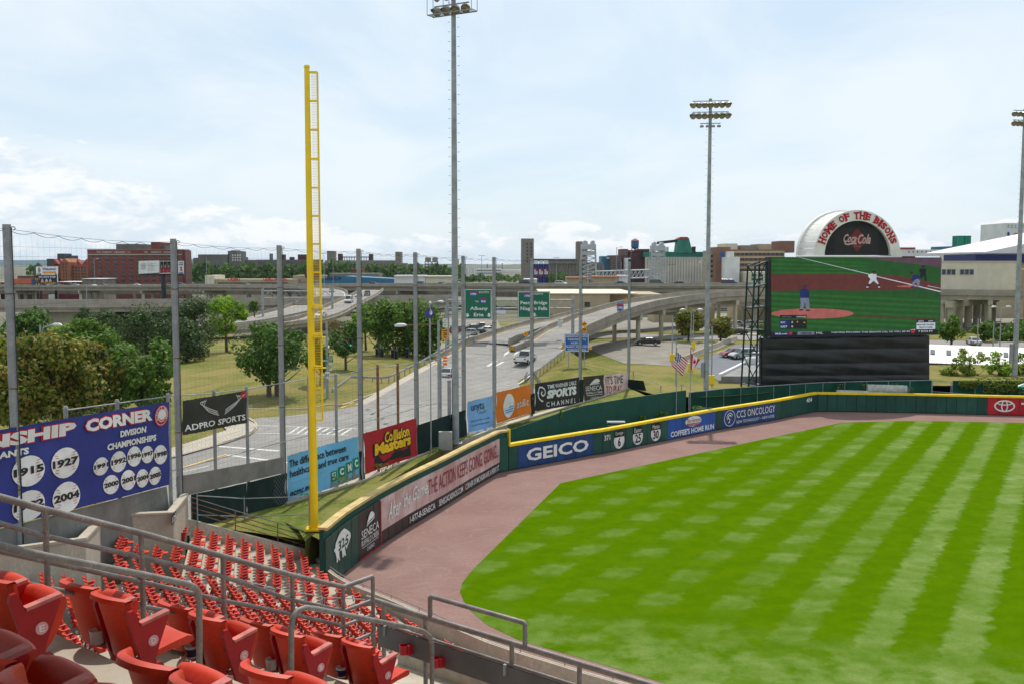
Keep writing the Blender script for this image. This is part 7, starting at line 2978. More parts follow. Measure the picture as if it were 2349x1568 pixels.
# ---------------------------------------------------------------- trees
def leaf_mat(name, c1, c2, c3=None, tr=.35):
	m = bpy.data.materials.new(name)
	m.use_nodes = True
	t = NT(m.node_tree)
	bs = m.node_tree.nodes['Principled BSDF']
	out = m.node_tree.nodes['Material Output']
	isl = t.new('ShaderNodeNewGeometry').outputs['Random Per Island']
	co = t.new('ShaderNodeTexCoord').outputs['Object']
	n = t.noise(co, .55, 3, .6)
	col = t.mix(t.ss(t.m('ADD', t.m('MULTIPLY', n, .7), t.m('MULTIPLY', isl, .3)), .3, .7), c1, c2)
	if c3:
		col = t.mix(t.ss(t.m('ADD', t.m('MULTIPLY', t.noise(co, .9, 2, .5), .6), t.m('MULTIPLY', isl, .4)), .48, .66), col, c3)
	col = t.mix(1.0, col, t.comb(*(t.m('MULTIPLY_ADD', isl, .7, .65),)*3), 'MULTIPLY')
	t.l.new(col, bs.inputs['Base Color'])
	bs.inputs['Roughness'].default_value = .6
	bs.inputs['Specular IOR Level'].default_value = .25
	tl = t.new('ShaderNodeBsdfTranslucent')
	t.l.new(t.mix(1.0, col, (1.0, 1.15, .5), 'MULTIPLY'), tl.inputs[0])
	mx = t.new('ShaderNodeMixShader')
	mx.inputs[0].default_value = tr
	t.l.new(bs.outputs[0], mx.inputs[1])
	t.l.new(tl.outputs[0], mx.inputs[2])
	t.l.new(mx.outputs[0], out.inputs[0])
	return m
LG = leaf_mat('green leaves', (.066, .138, .019), (.144, .234, .034))
LD = leaf_mat('dark green leaves', (.048, .108, .019), (.102, .186, .030))
LB = leaf_mat('bright green leaves', (.156, .276, .022), (.252, .384, .036), tr=.45)
LR = leaf_mat('bronze green leaves', (.123, .189, .026), (.232, .239, .035), (.25, .17, .036))
LP_ = leaf_mat('pine needles', (.038, .074, .024), (.078, .120, .034), tr=.2)
LF = leaf_mat('distant leaves', (.054, .108, .022), (.102, .168, .034), tr=.3)
LY = leaf_mat('yellow green leaves', (.13, .19, .015), (.22, .27, .03), tr=.45)
def crown_mesh(mb, c, rx, rz, n, ls, rnd, clumps=16, pine=False, gap=1.0):
	"""leaf faces gathered in clumps through the crown"""
	c = Vector(c)
	cl = []
	for i in range(clumps):
		while True:
			v = Vector((rnd.uniform(-1, 1), rnd.uniform(-1, 1), rnd.uniform(-1, 1)))
			if .12 < v.length < 1:
				break
		v = v.normalized()*(v.length**.5)*.74
		if pine:
			f = (v.z+1)/2
			v.x *= 1.15-.75*f
			v.y *= 1.15-.75*f
		cl.append((c+Vector((v.x*rx, v.y*rx, v.z*rz)), rnd.uniform(.24, .42)*gap))
	cl.append((c, .5))
	for i in range(n):
		p0, r = cl[rnd.randrange(len(cl))]
		while True:
			v = Vector((rnd.gauss(0, 1), rnd.gauss(0, 1), rnd.gauss(0, 1)))
			if v.length > .1:
				break
		v.normalize()
		rr = rnd.uniform(.55, 1.08)
		p = p0+Vector((v.x*rx*r*rr, v.y*rx*r*rr, v.z*rz*r*rr*(.62 if pine else .85)))
		nrm_ = (v+Vector((rnd.gauss(0, .5), rnd.gauss(0, .5), rnd.gauss(.25, .5)))).normalized()
		a = nrm_.orthogonal().normalized()
		a = Matrix.Rotation(rnd.uniform(0, 6.28), 3, nrm_)@a
		b = nrm_.cross(a)
		s = ls*rnd.uniform(.6, 1.3)
		w = s*(.38 if pine else .72)
		mb.add([p-a*s, p+b*w-a*s*.1, p+a*s, p-b*w+a*s*.1], [(0, 1, 2, 3)])
def branches(mb, base, top, rx, r0, rnd, n=9, low=.35):
	base, top = Vector(base), Vector(top)
	H = top-base
	bend = Vector((rnd.uniform(-.3, .3), rnd.uniform(-.3, .3), 0))
	pts = [base-Vector((0, 0, .3)), base+H*.3+bend*.5, base+H*.65+bend, base+H*.95]
	mb.tube(pts, [r0*1.25, r0*.85, r0*.5, r0*.15], 8)
	for k in range(n):
		f = low+(.9-low)*k/n
		p = base+H*f+bend*min(1, f*1.3)
		a = k*2.4+rnd.uniform(-.4, .4)
		L = rx*(.85-.45*abs(f-.5))*rnd.uniform(.8, 1.1)
		d = Vector((math.cos(a), math.sin(a), 0))
		q_ = p+d*L*.55+Vector((0, 0, L*.35))
		e = p+d*L+Vector((0, 0, L*.75))
		rr = r0*(.45-.28*f)
		mb.tube([p, q_, e], [rr, rr*.6, rr*.2], 5)
def tree(name, label, cat, cx, top, hw, d, base=None, bot=None, mat=LG, n=3200, ls=.2, seed=0, pine=False, trunks=1, clumps=16, group=None, z0=None, gap=1.0, dark=BARK):
	rnd = random.Random(seed*13+5)
	pt = PY(cx, top, d)
	g = zt(pt.x, pt.y) if z0 is None else z0
	if base is not None:
		g = PY(cx, base, d).z
	rx = hw*d/F
	zt_ = pt.z
	zb_ = PY(cx, bot, d).z if bot else g+(zt_-g)*.22
	c = Vector((pt.x, d, (zt_+zb_)/2))
	t = thing(name, label, cat, (pt.x, d, g), group)
	m = MB()
	for k in range(trunks):
		o = Vector(((k-(trunks-1)/2)*.9, (k % 2)*.4, 0))
		branches(m, Vector((pt.x, d, g))+o, Vector((pt.x, d, zt_-.12*(zt_-zb_)))+o*1.6, rx, .045*rx+.07, rnd, low=max(.15, (zb_-g)/(zt_-g)*.9))
	auto_smooth(m.build('trunk', dark, t))
	m = MB()
	crown_mesh(m, c, rx*1.02, (zt_-zb_)/2*1.02, n, ls, rnd, clumps, pine, gap)
	m.build('crown', mat, t)
	return t
NF = 'street trees behind the fence'
tree('maple_tree', 'bronze-tinged maple at the far left edge above the blue banner', 'tree', 18, 742, 100, 84, bot=985, mat=LR, n=6500, seed=1, group=NF, clumps=22)
tree('maple_tree', 'broad bronze-tinged maple behind the left half of the blue banner', 'tree', 122, 740, 96, 86, bot=985, mat=LR, n=6500, seed=2, group=NF, clumps=22)
tree('maple_tree', 'bronze-tinged maple behind the word CORNER of the blue banner', 'tree', 225, 757, 84, 88, bot=980, mat=LR, n=5600, seed=3, group=NF, clumps=18)
tree('maple_tree', 'grey-green thinner tree with visible branches left of the second netting pole', 'tree', 328, 760, 72, 90, bot=945, mat=LG, n=4200, seed=4, group=NF, clumps=20, gap=1)
tree('maple_tree', 'deep green tree at the left edge behind the first netting pole', 'tree', 42, 690, 84, 118, bot=850, mat=LD, n=5000, seed=5, group=NF)
tree('maple_tree', 'deep green round tree in the middle of the left tree group', 'tree', 205, 726, 74, 112, bot=860, mat=LG, n=4600, seed=6, group=NF)
tree('maple_tree', 'small yellowish green tree behind the bronze maples', 'tree', 130, 733, 50, 116, bot=830, mat=LB, n=2200, seed=7, group=NF)
for k, (cx, top, hw, d, bot, lb) in enumerate(((197, 697, 38, 190, 785, 'small dark pine in front of the arched pier'), (244, 705, 48, 182, 800, 'low dark pine right of the arched pier'), (330, 690, 76, 162, 835, 'broad dark pine left of the second netting pole'), (388, 692, 50, 168, 830, 'dark pine partly behind the second netting pole'), (446, 671, 72, 172, 822, 'tallest dark pine, left of the bright green tree'), (425, 722, 62, 158, 842, 'low dark pine at the shady end of the lawn'))):
	tree('pine_tree', lb, 'pine tree', cx, top, hw, d, bot=bot, mat=LP_, n=6500, ls=.25, seed=20+k, pine=True, clumps=34, gap=1.15, group='pines on the lawn')
tree('ash_tree', 'bright light green tree standing alone on the lawn right of the pines', 'tree', 517, 671, 50, 182, base=806, bot=778, mat=LB, n=2800, ls=.26, seed=30, clumps=18)
tree('linden_tree', 'dark round tree with two trunks left of the yellow foul pole', 'tree', 622, 724, 90, 120, base=914, bot=882, mat=LD, n=6500, ls=.2, seed=31, trunks=2, clumps=30)
tree('linden_tree', 'tree half hidden directly behind the yellow foul pole', 'tree', 733, 760, 34, 130, base=897, bot=865, mat=LD, n=1800, ls=.2, seed=32, clumps=12)
tree('linden_tree', 'small dark tree with slim trunk between foul pole and fourth netting pole', 'tree', 792, 722, 42, 146, base=860, bot=826, mat=LD, n=2600, ls=.21, seed=33, clumps=16)
tree('maple_tree', 'left tree of the dense green group behind the traffic signals', 'tree', 868, 680, 62, 172, base=832, bot=822, mat=LG, n=5200, ls=.26, seed=34, clumps=20, group='dense trees behind the traffic signals')
tree('maple_tree', 'tallest middle tree of the dense green group behind the traffic signals', 'tree', 928, 670, 70, 176, base=836, bot=822, mat=LG, n=6200, ls=.26, seed=35, clumps=22, group='dense trees behind the traffic signals')
tree('maple_tree', 'right tree of the dense green group behind the purple flag', 'tree', 978, 698, 52, 172, base=832, bot=824, mat=LG, n=4200, ls=.26, seed=36, clumps=18, group='dense trees behind the traffic signals')
tree('maple_tree', 'bright green crown low between the exit ramp and the dense group', 'tree', 838, 690, 34, 185, base=800, bot=770, mat=LB, n=1600, ls=.26, seed=37, clumps=12)
tree('small_tree', 'small pale tree under the highway left of the pole', 'tree', 583, 688, 15, 260, base=725, bot=718, mat=LG, n=700, ls=.3, seed=38, clumps=7)
tree('pear_tree', 'round tree with lamp posts in front, under the curved ramp', 'tree', 1580, 706, 36, 197, base=783, bot=774, mat=LR, n=3400, ls=.24, seed=40, clumps=20, group='trees by the parking lot')
tree('pear_tree', 'round tree right of the second tall light tower', 'tree', 1654, 725, 32, 195, base=785, bot=776, mat=LR, n=3200, ls=.24, seed=41, clumps=20, group='trees by the parking lot')
tree('pear_tree', 'tree partly behind the dark green steel tower', 'tree', 1757, 730, 22, 192, base=786, bot=776, mat=LG, n=1600, ls=.24, seed=42, clumps=12, group='trees by the parking lot')
tree('pear_tree', 'round tree right of the video board above the white shed roof', 'tree', 2184, 716, 38, 186, base=795, bot=784, mat=LG, n=3200, ls=.23, seed=43, clumps=20)
for k, (cx, top, hw) in enumerate(((2262, 734, 32), (2310, 736, 34), (2360, 722, 40))):
	tree('pear_tree', ('left', 'middle', 'rightmost')[k]+' dark green tree of the row in front of the right viaduct columns', 'tree', cx, top, hw, 196+3*k, base=800, bot=788, mat=LG, n=2600, ls=.24, seed=44+k, clumps=16, group='tree row before the right viaduct')
for k, (cx, top, hw) in enumerate(((2222, 792, 46), (2292, 800, 44), (2352, 802, 34), (2180, 838, 30))):
	tree('locust_tree', ('airy light green tree', 'second airy light green tree', 'airy light green tree at the picture edge', 'low airy light green shrub tree')[k]+' in front of the white shed roof', 'tree', cx, top, hw, 152, base=888, bot=868, mat=LY if k != 1 else LB, n=1500 if k < 3 else 800, ls=.17, seed=50+k, clumps=22, gap=.62, group='airy trees before the white roof')
rnd = random.Random(77)
def patch(name, label, boxes, n, ls, mat, kind=None, cat='plants'):
	m = MB()
	for i in range(n):
		px0, px1, py0, py1, d = boxes[rnd.randrange(len(boxes))]
		p = PY(rnd.uniform(px0, px1), py0+(py1-py0)*rnd.random()**1.3, d+rnd.uniform(-.25, .25))
		a = Vector((rnd.gauss(0, 1), rnd.gauss(0, 1), rnd.gauss(0, 1))).normalized()
		b = a.orthogonal().normalized()
		s = ls*rnd.uniform(.5, 1.4)
		m.add([p-a*s, p+b*s*.6, p+a*s, p-b*s*.6], [(0, 1, 2, 3)])
	o = m.build(name, mat, loc=m.v[0])
	return tag(o, label, cat, kind=kind)
patch('creeper', 'yellow-green creeper spilling over the right green mesh fence', [(2240, 2360, 866, 882, 138), (2255, 2350, 880, 900, 138.1), (2200, 2240, 872, 890, 138.1)], 1500, .16, LY, 'stuff')
patch('creeper', 'thin creeper strands on the green mesh fence under the black cloth', [(1920, 1935, 880, 905, 136.9), (2045, 2060, 878, 905, 136.9), (2085, 2096, 888, 906, 136.8), (1978, 1984, 880, 890, 136.9)], 260, .13, LG, 'stuff')
patch('weeds', 'weeds and low shrubs growing at the foot of the green board wall', [(1486, 1532, 944, 958, 115), (1540, 1562, 938, 950, 118), (1590, 1612, 930, 948, 119.5), (1466, 1480, 952, 962, 113), (1284, 1288, 938, 962, 103)], 800, .13, LG, 'stuff')
patch('weeds', 'green weeds along the kerb and barrier beyond the gravel yard', [(1375, 1470, 783, 789, 197), (1440, 1500, 786, 790, 196), (1545, 1552, 818, 826, 170), (1560, 1640, 784, 788, 195), (1690, 1760, 757, 762, 215)], 900, .2, LB, 'stuff')
patch('tall_grass', 'dry tall grass on the bank beside the exit ramp', [(752, 780, 738, 775, 190), (760, 800, 760, 800, 175)], 900, .22, leaf_mat('straw grass', (.25, .19, .07), (.32, .25, .10)), 'stuff')
patch('weeds', 'weedy tufts on the grass strip between fence and outfield wall', [(860, 905, 1062, 1078, 72), (985, 1010, 1025, 1035, 85), (760, 800, 1092, 1110, 68), (690, 720, 1130, 1160, 64)], 500, .06, LG, 'stuff')
m = MB()
for (px0, px1, py, d, n) in ((60, 210, 612, 950, 700), (425, 480, 606, 820, 700), (470, 640, 611, 830, 1700), (640, 770, 612, 840, 1200), (755, 800, 603, 830, 700), (800, 960, 612, 850, 1500), (940, 1060, 612, 860, 1100), (690, 720, 606, 820, 500), (1060, 1200, 634, 900, 500), (1490, 1560, 640, 900, 100), (1260, 1300, 632, 700, 300)):
	for i in range(n):
		u = rnd.random()
		px = px0+(px1-px0)*u
		lump = 5*math.sin(px*.13)+4*math.sin(px*.31+2)+2*math.sin(px*.7)
		y0 = py+lump*.7
		p = PY(px, y0+(645-y0)*rnd.random()**1.6, d+rnd.uniform(0, 30))
		a = Vector((rnd.gauss(0, 1), rnd.gauss(0, .4), rnd.gauss(0, 1))).normalized()
		b = a.orthogonal().normalized()
		s = 1.9*rnd.uniform(.5, 1.3)
		m.add([p-a*s, p+b*s*.7, p+a*s, p-b*s*.7], [(0, 1, 2, 3)])
o = m.build('distant_wood', LF)
tag(o, 'distant belt of dark green trees between highway and grain elevators', 'wood', kind='stuff')
patch('shrubs', 'low green undergrowth beneath the left trees', [(0, 390, 880, 930, 92), (0, 300, 800, 870, 105)], 2600, .3, LD, 'stuff')
# ---------------------------------------------------------------- vehicles
KIND = {  # length, width, height, belt, hood end, cabin base x0,x1, roof x0,x1 (front is +X)
	'sedan': (4.7, 1.8, 1.42, .92, 0, (-1.75, 1.15), (-1.0, .35)),
	'suv': (4.7, 1.88, 1.72, 1.05, 0, (-2.25, 1.2), (-1.95, .45)),
	'van': (5.6, 2.0, 2.15, 1.15, 0, (-2.7, 2.0), (-2.6, 1.15)),
	'pickup': (5.6, 2.0, 1.9, 1.15, 0, (-.55, 1.35), (-.4, .75)),
}
PAINT = {k: M('car paint '+k, c, .25, .03, 1.0, spec=.6) for k, c in {'white': (.68, .68, .66), 'silver': (.42, .43, .44), 'black': (.015, .016, .018), 'grey': (.10, .105, .11), 'blue': (.03, .05, .12), 'red': (.22, .015, .02), 'green': (.05, .10, .07)}.items()}
def make_car(kind):
	L, W, H, B, _, (c0, c1), (r0, r1) = KIND[kind]
	t = thing('car', '-', 'car', (0, 0, 0))
	wx = L*.31
	z0 = .28
	nose = B-.18 if kind != 'van' else B-.1
	side = [(-L/2+.05, z0), (-L/2, .5), (-L/2+.03, B-.12), (-L/2+.18, B), (c1, B), (c1+.5, B-.04), (L/2-.25, nose), (L/2, nose-.25), (L/2, .42), (L/2-.08, z0)]
	if kind == 'pickup':
		side = [(-L/2+.02, .45), (-L/2, .6), (-L/2, B-.08), (-L/2+.03, B-.02), (c0-.1, B-.02), (c0, B), (c1, B), (c1+.4, B-.03), (L/2-.2, B-.12), (L/2, B-.4), (L/2, .45), (L/2-.05, .38)]
	m = MB()
	k = len(side)
	ys = [(-W/2+.10, .94), (-W/2, .985), (-W/2+.0, 1.0), (W/2, 1.0), (W/2, .985), (W/2-.10, .94)]
	ys = [(-W/2+.12, .05), (-W/2+.02, .0), (W/2-.02, .0), (W/2-.12, .05)]
	vs = []
	for y, ins in ys:
		for x, z in side:
			vs.append((x*(1-ins*.6), y, z-(ins*.8 if z > .6 else -ins*.3)))
	fs = [(i*k+j, i*k+(j+1) % k, (i+1)*k+(j+1) % k, (i+1)*k+j) for i in range(3) for j in range(k)]
	fs += [tuple(range(k)), tuple(range(3*k, 4*k))]
	m.add(vs, fs)
	w1, w2 = W/2-.12, W/2-.30
	m.add([(r0, -w2, H-.05), (r1, -w2, H-.05), (r1, w2, H-.05), (r0, w2, H-.05), (r0+.06, -w2+.08, H), (r1-.06, -w2+.08, H), (r1-.06, w2-.08, H), (r0+.06, w2-.08, H)], [(0, 1, 2, 3), (4, 5, 6, 7), (0, 1, 5, 4), (1, 2, 6, 5), (2, 3, 7, 6), (3, 0, 4, 7)])
	for s in (-1, 1):
		cols = [(c0, r0), (c1, r1), ((c0+c1)/2-.1, (r0+r1)/2-.05)]
		for a, b in cols:
			m.cyl((a, s*(w1+.01), B-.03), (b, s*(w2+.01), H-.03), .05, n=4)
	auto_smooth(m.build('body', PAINT['white'], t), 35)
	m = MB()
	m.add([(c0, -w1, B-.03), (c1, -w1, B-.03), (c1, w1, B-.03), (c0, w1, B-.03), (r0, -w2, H-.045), (r1, -w2, H-.045), (r1, w2, H-.045), (r0, w2, H-.045)], [(0, 1, 5, 4), (1, 2, 6, 5), (2, 3, 7, 6), (3, 0, 4, 7), (4, 5, 6, 7)])
	m.build('window_glass', GLASS, t)
	if kind == 'pickup':
		m = MB()
		m.box((-L/4-.45, 0, B-.01), (L/2-.95, W-.3, .03))
		m.build('truck_bed', DARKM, t)
	for x in (-wx, wx):
		for s in (-1, 1):
			m = MB()
			m.cyl((x, s*(W/2-.22), .34), (x, s*(W/2+.01), .34), .34, n=14)
			w = m.build('wheel', RUBBER, t)
			m = MB()
			m.cyl((x, s*(W/2), .34), (x, s*(W/2+.02), .34), .21, n=10)
			m.build('rim', CHROME, w)
	for s in (-1, 1):
		m = MB()
		m.box((L/2-.03, s*(W/2-.28), nose-.28), (.1, .36, .16))
		m.build('headlight', LAMPM, t)
		m = MB()
		m.box((-L/2+.03, s*(W/2-.2), B-.27), (.1, .26, .2))
		m.build('taillight', TAILM, t)
		m = MB()
		m.box((c1-.35, s*(W/2+.08), B+.08), (.12, .16, .12))
		m.build('mirror', DARKM, t)
	m = MB()
	m.box((-L/2-.005, 0, .62), (.03, .5, .16))
	m.build('number_plate', WHITE, t)
	m = MB()
	m.box((-L/2-.02, 0, .42), (.1, W*.9, .16))
	m.box((L/2+.01, 0, .40), (.08, W*.9, .16))
	m.build('bumper', DARKM if kind in ('pickup', 'van', 'suv') else GREYP, t)
	return t
PROTO = {}
def car(kind, col, p, rz, label, group=None):
	nm = {'sedan': 'sedan_car', 'suv': 'suv_car', 'van': 'passenger_van', 'pickup': 'pickup_truck'}[kind]
	cat = {'van': 'van', 'pickup': 'truck'}.get(kind, 'car')
	if kind not in PROTO:
		PROTO[kind] = o = make_car(kind)
		o.location = p
		o.rotation_euler = (0, 0, rz)
		for c in o.children:
			if c.name.split('.')[0] == 'body':
				put_mat(c, PAINT[col])
	else:
		o = dup(PROTO[kind], p, rz, recolor={'body': PAINT[col]})
		PROTO[kind] = PROTO[kind]
	o.name = nm
	o['label'] = label
	o['category'] = cat
	if group:
		o['group'] = group
	return o
car('sedan', 'silver', PR(1028, 866)+Vector((0, 0, .03)), R(80), 'silver sedan seen from behind on the street between light tower and ramp')
car('pickup', 'white', PR(1205, 833)+Vector((0, 0, .05)), R(72), 'white pickup truck with open bed driving up the ramp')
car('suv', 'grey', PZ(664, 862, 3.1), R(32), 'dark car on the side street behind the dark round tree')
def on_path(P, px, py=650):
	best = None
	for a, b in zip(P, P[1:]):
		ia, ib = img(a), img(b)
		if ia is None or ib is None:
			continue
		lo, hi = min(ia[0], ib[0]), max(ia[0], ib[0])
		if lo <= px <= hi:
			p = HIT(px, py, a, b)
			t = (p.xy-a.xy).length/max(1e-6, (b.xy-a.xy).length)
			return a.lerp(b, t), math.atan2(b.y-a.y, b.x-a.x)
	return P[0], 0
def near_y(P, y):
	k = min(range(len(P)), key=lambda i: abs(P[i].y-y))
	k2 = min(k+1, len(P)-1)
	return P[k], math.atan2(P[k2].y-P[k-1].y, P[k2].x-P[k-1].x)
for y, kd, c, lb, s in ((306, 'van', 'white', 'white passenger van coming down the exit ramp', 0), (270, 'sedan', 'white', 'white car on the exit ramp right behind the yellow foul pole', .5), (338, 'sedan', 'silver', 'silver car following the white van on the exit ramp', -1), (352, 'suv', 'black', 'dark car last in line on the exit ramp', 1)):
	p, a = near_y(RVc, y)
	car(kd, c, p+Vector((s, 0, .05)), a, lb)
p, a = near_y(CVc, 395)
car('sedan', 'grey', p+Vector((1, 0, .05)), a, 'grey car rounding the bend of the curved ramp')
HWC = [(103, 'sedan', 'green', 'pale green car near the lower dark billboard'), (131, 'sedan', 'grey', 'grey car right of the lower dark billboard'), (160, 'pickup', 'black', 'black pickup in front of the maroon shed'), (173, 'sedan', 'silver', 'silver car tailing the black pickup by the maroon shed'), (236, 'sedan', 'grey', 'dark car in front of the left corner of the brick warehouse'), (314, 'sedan', 'white', 'white car below the double billboard'), (415, 'suv', 'blue', 'blue grey SUV right of the second netting pole'), (563, 'suv', 'grey', 'dark SUV below the casino building'), (636, 'suv', 'red', 'dark red SUV beside the third netting pole'), (858, 'suv', 'black', 'black car in front of the blue roofed hall'), (967, 'suv', 'black', 'black SUV beside the fifth netting pole'), (1014, 'sedan', 'blue', 'blue car left of the tall light tower'), (1207, 'van', 'black', 'black van above the right green sign'), (1287, 'suv', 'white', 'white SUV right of the blue beer can silos'), (1426, 'sedan', 'blue', 'dark blue sedan in front of the brick mill'), (1508, 'van', 'grey', 'grey conversion van below the lattice tower'), (1561, 'sedan', 'black', 'black sedan in front of the pale silos'), (1673, 'van', 'blue', 'dark blue van in front of the brown factory')]
for k, (px, kd, c, lb) in enumerate(HWC):
	P = offs(HC, 2.5 if k % 2 else 5.5)
	p, a = on_path(P, px)
	car(kd, c, p+Vector((0, 0, .12)), a+(PI if k % 3 else PI), lb+' on the elevated highway', 'cars on the elevated highway')
p, a = on_path(offs(HC, 3), 48)
t = thing('semi_trailer', 'orange and blue container truck at the far left of the elevated highway', 'truck', p)
m = MB()
m.box((p.x, p.y, p.z+2.9), (13, 2.5, 2.7))
m.build('container', M('orange container', (.48, .12, .05), .6, .15, .4), t)
m = MB()
m.box((p.x+7.6, p.y, p.z+2.6), (2.2, 2.5, 2.8))
m.build('blue_container_end', M('blue container', (.03, .08, .28), .6, .1, .4), t)
m = MB()
m.box((p.x+10.6, p.y, p.z+1.9), (3.0, 2.4, 2.6))
m.box((p.x+12.6, p.y, p.z+1.2), (1.4, 2.2, 1.4))
m.build('cab', PAINT['white'], t)
m = MB()
for dx in (-5, -3.8, 7, 8.2, 12.2):
	m.cyl((p.x+dx, p.y-1.2, p.z+.5), (p.x+dx, p.y+1.2, p.z+.5), .5, n=10)
m.build('wheel', RUBBER, t, kind='stuff')
PK = [(1703, 821, 'suv', 'silver', 200, 'silver SUV parked in the blue-grey lot beside the steel tower'), (1682, 817, 'sedan', 'red', 200, 'dark red car half hidden behind the silver parked SUV'), (1485, 791, 'sedan', 'black', 178, 'black car parked under the curved ramp'), (1686, 749, 'sedan', 'silver', 190, 'small silver car under the ramp right of the second round tree'), (1722, 751, 'suv', 'silver', 100, 'small silver car by the wide column left of the steel tower'), (1688, 768, 'sedan', 'black', 185, 'black car in the shade under the ramp right of the round tree'), (1614, 748, 'sedan', 'red', 185, 'small red car under the ramp beside the light tower'), (2233, 790, 'sedan', 'white', 80, 'white car behind the white shed roof')]
for px, py, kd, c, rz, lb in PK:
	car(kd, c, PG(px, py, .12), R(rz), lb)
for k, (px, py, kd, c, rz) in enumerate(((1050, 764, 'suv', 'red', 60), (1082, 757, 'sedan', 'grey', 200), (1107, 757, 'pickup', 'grey', 190), (1115, 762, 'sedan', 'white', 190), (1078, 768, 'sedan', 'silver', 170), (1099, 768, 'sedan', 'black', 175), (1016, 755, 'suv', 'white', 80), (1001, 706, 'sedan', 'white', 180), (1062, 706, 'sedan', 'grey', 180))):
	car(kd, c, PG(px, py, .1), R(rz), ('dark red car half behind the light tower', 'dark grey car left of the grey pickup', 'grey pickup', 'white car under the grey pickup', 'silver car nearest the street', 'black car next to the silver one', 'white car left of the light tower', 'white car alone under the highway', 'dark car alone under the highway')[k]+' in the lot behind the left green sign', 'cars in the lot behind the green sign')
# ---------------------------------------------------------------- signs
SGREEN = M('highway sign green', (.004, .135, .075), .45, .05, .5, spec=.4)
SBLUEP = M('highway sign blue', (.01, .10, .42), .45, .05, .5, spec=.4)
SYELP = M('warning sign amber', (.80, .33, .01), .5, .05, .5)
gz = 166
gp0, gp1 = PY(1027, 806, gz), PY(1313.5, 816, gz)
gan = thing('sign_gantry', 'grey truss gantry on two posts spanning the ramps', 'gantry', gp0)
ztp = PY(1027, 688, gz).z
for p in (gp0, gp1):
	m = MB()
	m.cyl((p.x, gz, 3.0), (p.x, gz, ztp+.6), .32, .26, 10)
	auto_smooth(m.build('post', GALV, gan))
zb_ = PY(1027, 707, gz).z
m = MB()
for z in (ztp, zb_):
	for dy in (-.5, .5):
		m.cyl((gp0.x, gz+dy, z), (gp1.x, gz+dy, z), .09, n=6)
n = 14
for k in range(n):
	x0, x1 = gp0.x+(gp1.x-gp0.x)*k/n, gp0.x+(gp1.x-gp0.x)*(k+1)/n
	for dy in (-.5, .5):
		m.cyl((x0, gz+dy, ztp if k % 2 else zb_), (x1, gz+dy, zb_ if k % 2 else ztp), .055, n=5)
m.build('truss', GALV, gan)
def flat_sign(name, label, tl, br, d, bg, cat='sign', border=WHITE):
	q = Quad(PY(tl[0], tl[1], d), PY(br[0], tl[1], d), PY(br[0], br[1], d), PY(tl[0], br[1], d))
	t = thing(name, label, cat, q.c[0])
	m = MB()
	m.prism(list(q.c), (0, .06, 0))
	m.build('panel', bg, t)
	if border:
		w, h = q.size()
		m = MB()
		e, f = .06/w*1.6, .06/h*1.6
		O_ = [(.01, .01), (.99, .01), (.99, .99), (.01, .99)]
		I_ = [(.01+e, .01+f), (.99-e, .01+f), (.99-e, .99-f), (.01+e, .99-f)]
		for k in range(4):
			m.face([q.at(*O_[k], .015), q.at(*O_[(k+1) % 4], .015), q.at(*I_[(k+1) % 4], .015), q.at(*I_[k], .015)])
		m.build('border', border, t)
	return t, q
def shield(t, q, u, v, w, h, num):
	m = MB()
	sh = [(-.5, .38), (-.3, .5), (0, .42), (.3, .5), (.5, .38), (.5, 0), (.3, -.35), (0, -.5), (-.3, -.35), (-.5, 0)]
	blob(m, q, [(u+x*w, v+y*h) for x, y in sh], .02)
	m.build('route_shield', SBLUEP, t)
	m = MB()
	blob(m, q, [(u+x*w*.94, v+y*h*.94) for x, y in ((-.5, .36), (-.3, .5), (0, .42), (.3, .5), (.5, .36), (.5, .22), (-.5, .22))], .03)
	m.build('shield_band', REDP, t)
	m = MB()
	letters(m, q, num, (u-w*.36, v-h*.22, u+w*.36, v+h*.14), .04, .03)
	m.build('route_number', WHITE, t)
def arrow(m, q, u, v, w, h):
	blob(m, q, [(u-w*.22, v+h*.5), (u+w*.22, v+h*.5), (u+w*.22, v), (u+w*.5, v), (u, v-h*.5), (u-w*.5, v), (u-w*.22, v)], .03)
t, q = flat_sign('highway_sign', 'green overhead sign to Albany and Erie with two arrows', (1065.6, 663.3), (1128, 733.3), gz-.7, SGREEN)
shield(t, q, .33, .84, .28, .20, '190')
shield(t, q, .69, .60, .24, .20, '90')
put(t, WHITE, q, ('SOUTH', (.53, .86, .88, .93), .03, .01), ('TO', (.39, .56, .52, .62), .03, .01), ('Albany', (.20, .28, .86, .42), .03, .02), ('Erie', (.34, .10, .70, .22), .03, .02))
m = MB()
arrow(m, q, .11, .14, .17, .13)
arrow(m, q, .90, .14, .17, .13)
m.build('lane_arrow', WHITE, t)
t, q = flat_sign('highway_sign', 'green overhead sign to Peace Bridge and Niagara Falls with one arrow', (1187.3, 668.8), (1262, 730), gz-.7, SGREEN)
shield(t, q, .30, .84, .23, .22, '190')
put(t, WHITE, q, ('NORTH', (.48, .87, .77, .94), .03, .01), ('Peace Bridge', (.09, .48, .91, .64), .03, .02), ('Niagara Falls', (.09, .26, .91, .43), .03, .02))
m = MB()
arrow(m, q, .51, .12, .16, .15)
m.build('lane_arrow', WHITE, t)
t, q = flat_sign('radio_info_sign', 'blue roadside sign about highway radio with two flashing lamps beside it', (1295, 765.8), (1350.7, 805.9), 146, SBLUEP)
put(t, WHITE, q, ('HIGHWAY INFO', (.06, .80, .94, .91), .03, .02), ('TUNE RADIO TO', (.12, .63, .88, .74), .03, .02), ('1630', (.27, .43, .55, .55), .03, .02), ('AM', (.60, .43, .72, .55), .03, .02), ('TRAFFIC ADVISORY', (.04, .22, .96, .33), .03, .015), ('WHEN FLASHING', (.11, .06, .89, .17), .03, .015))
m = MB()
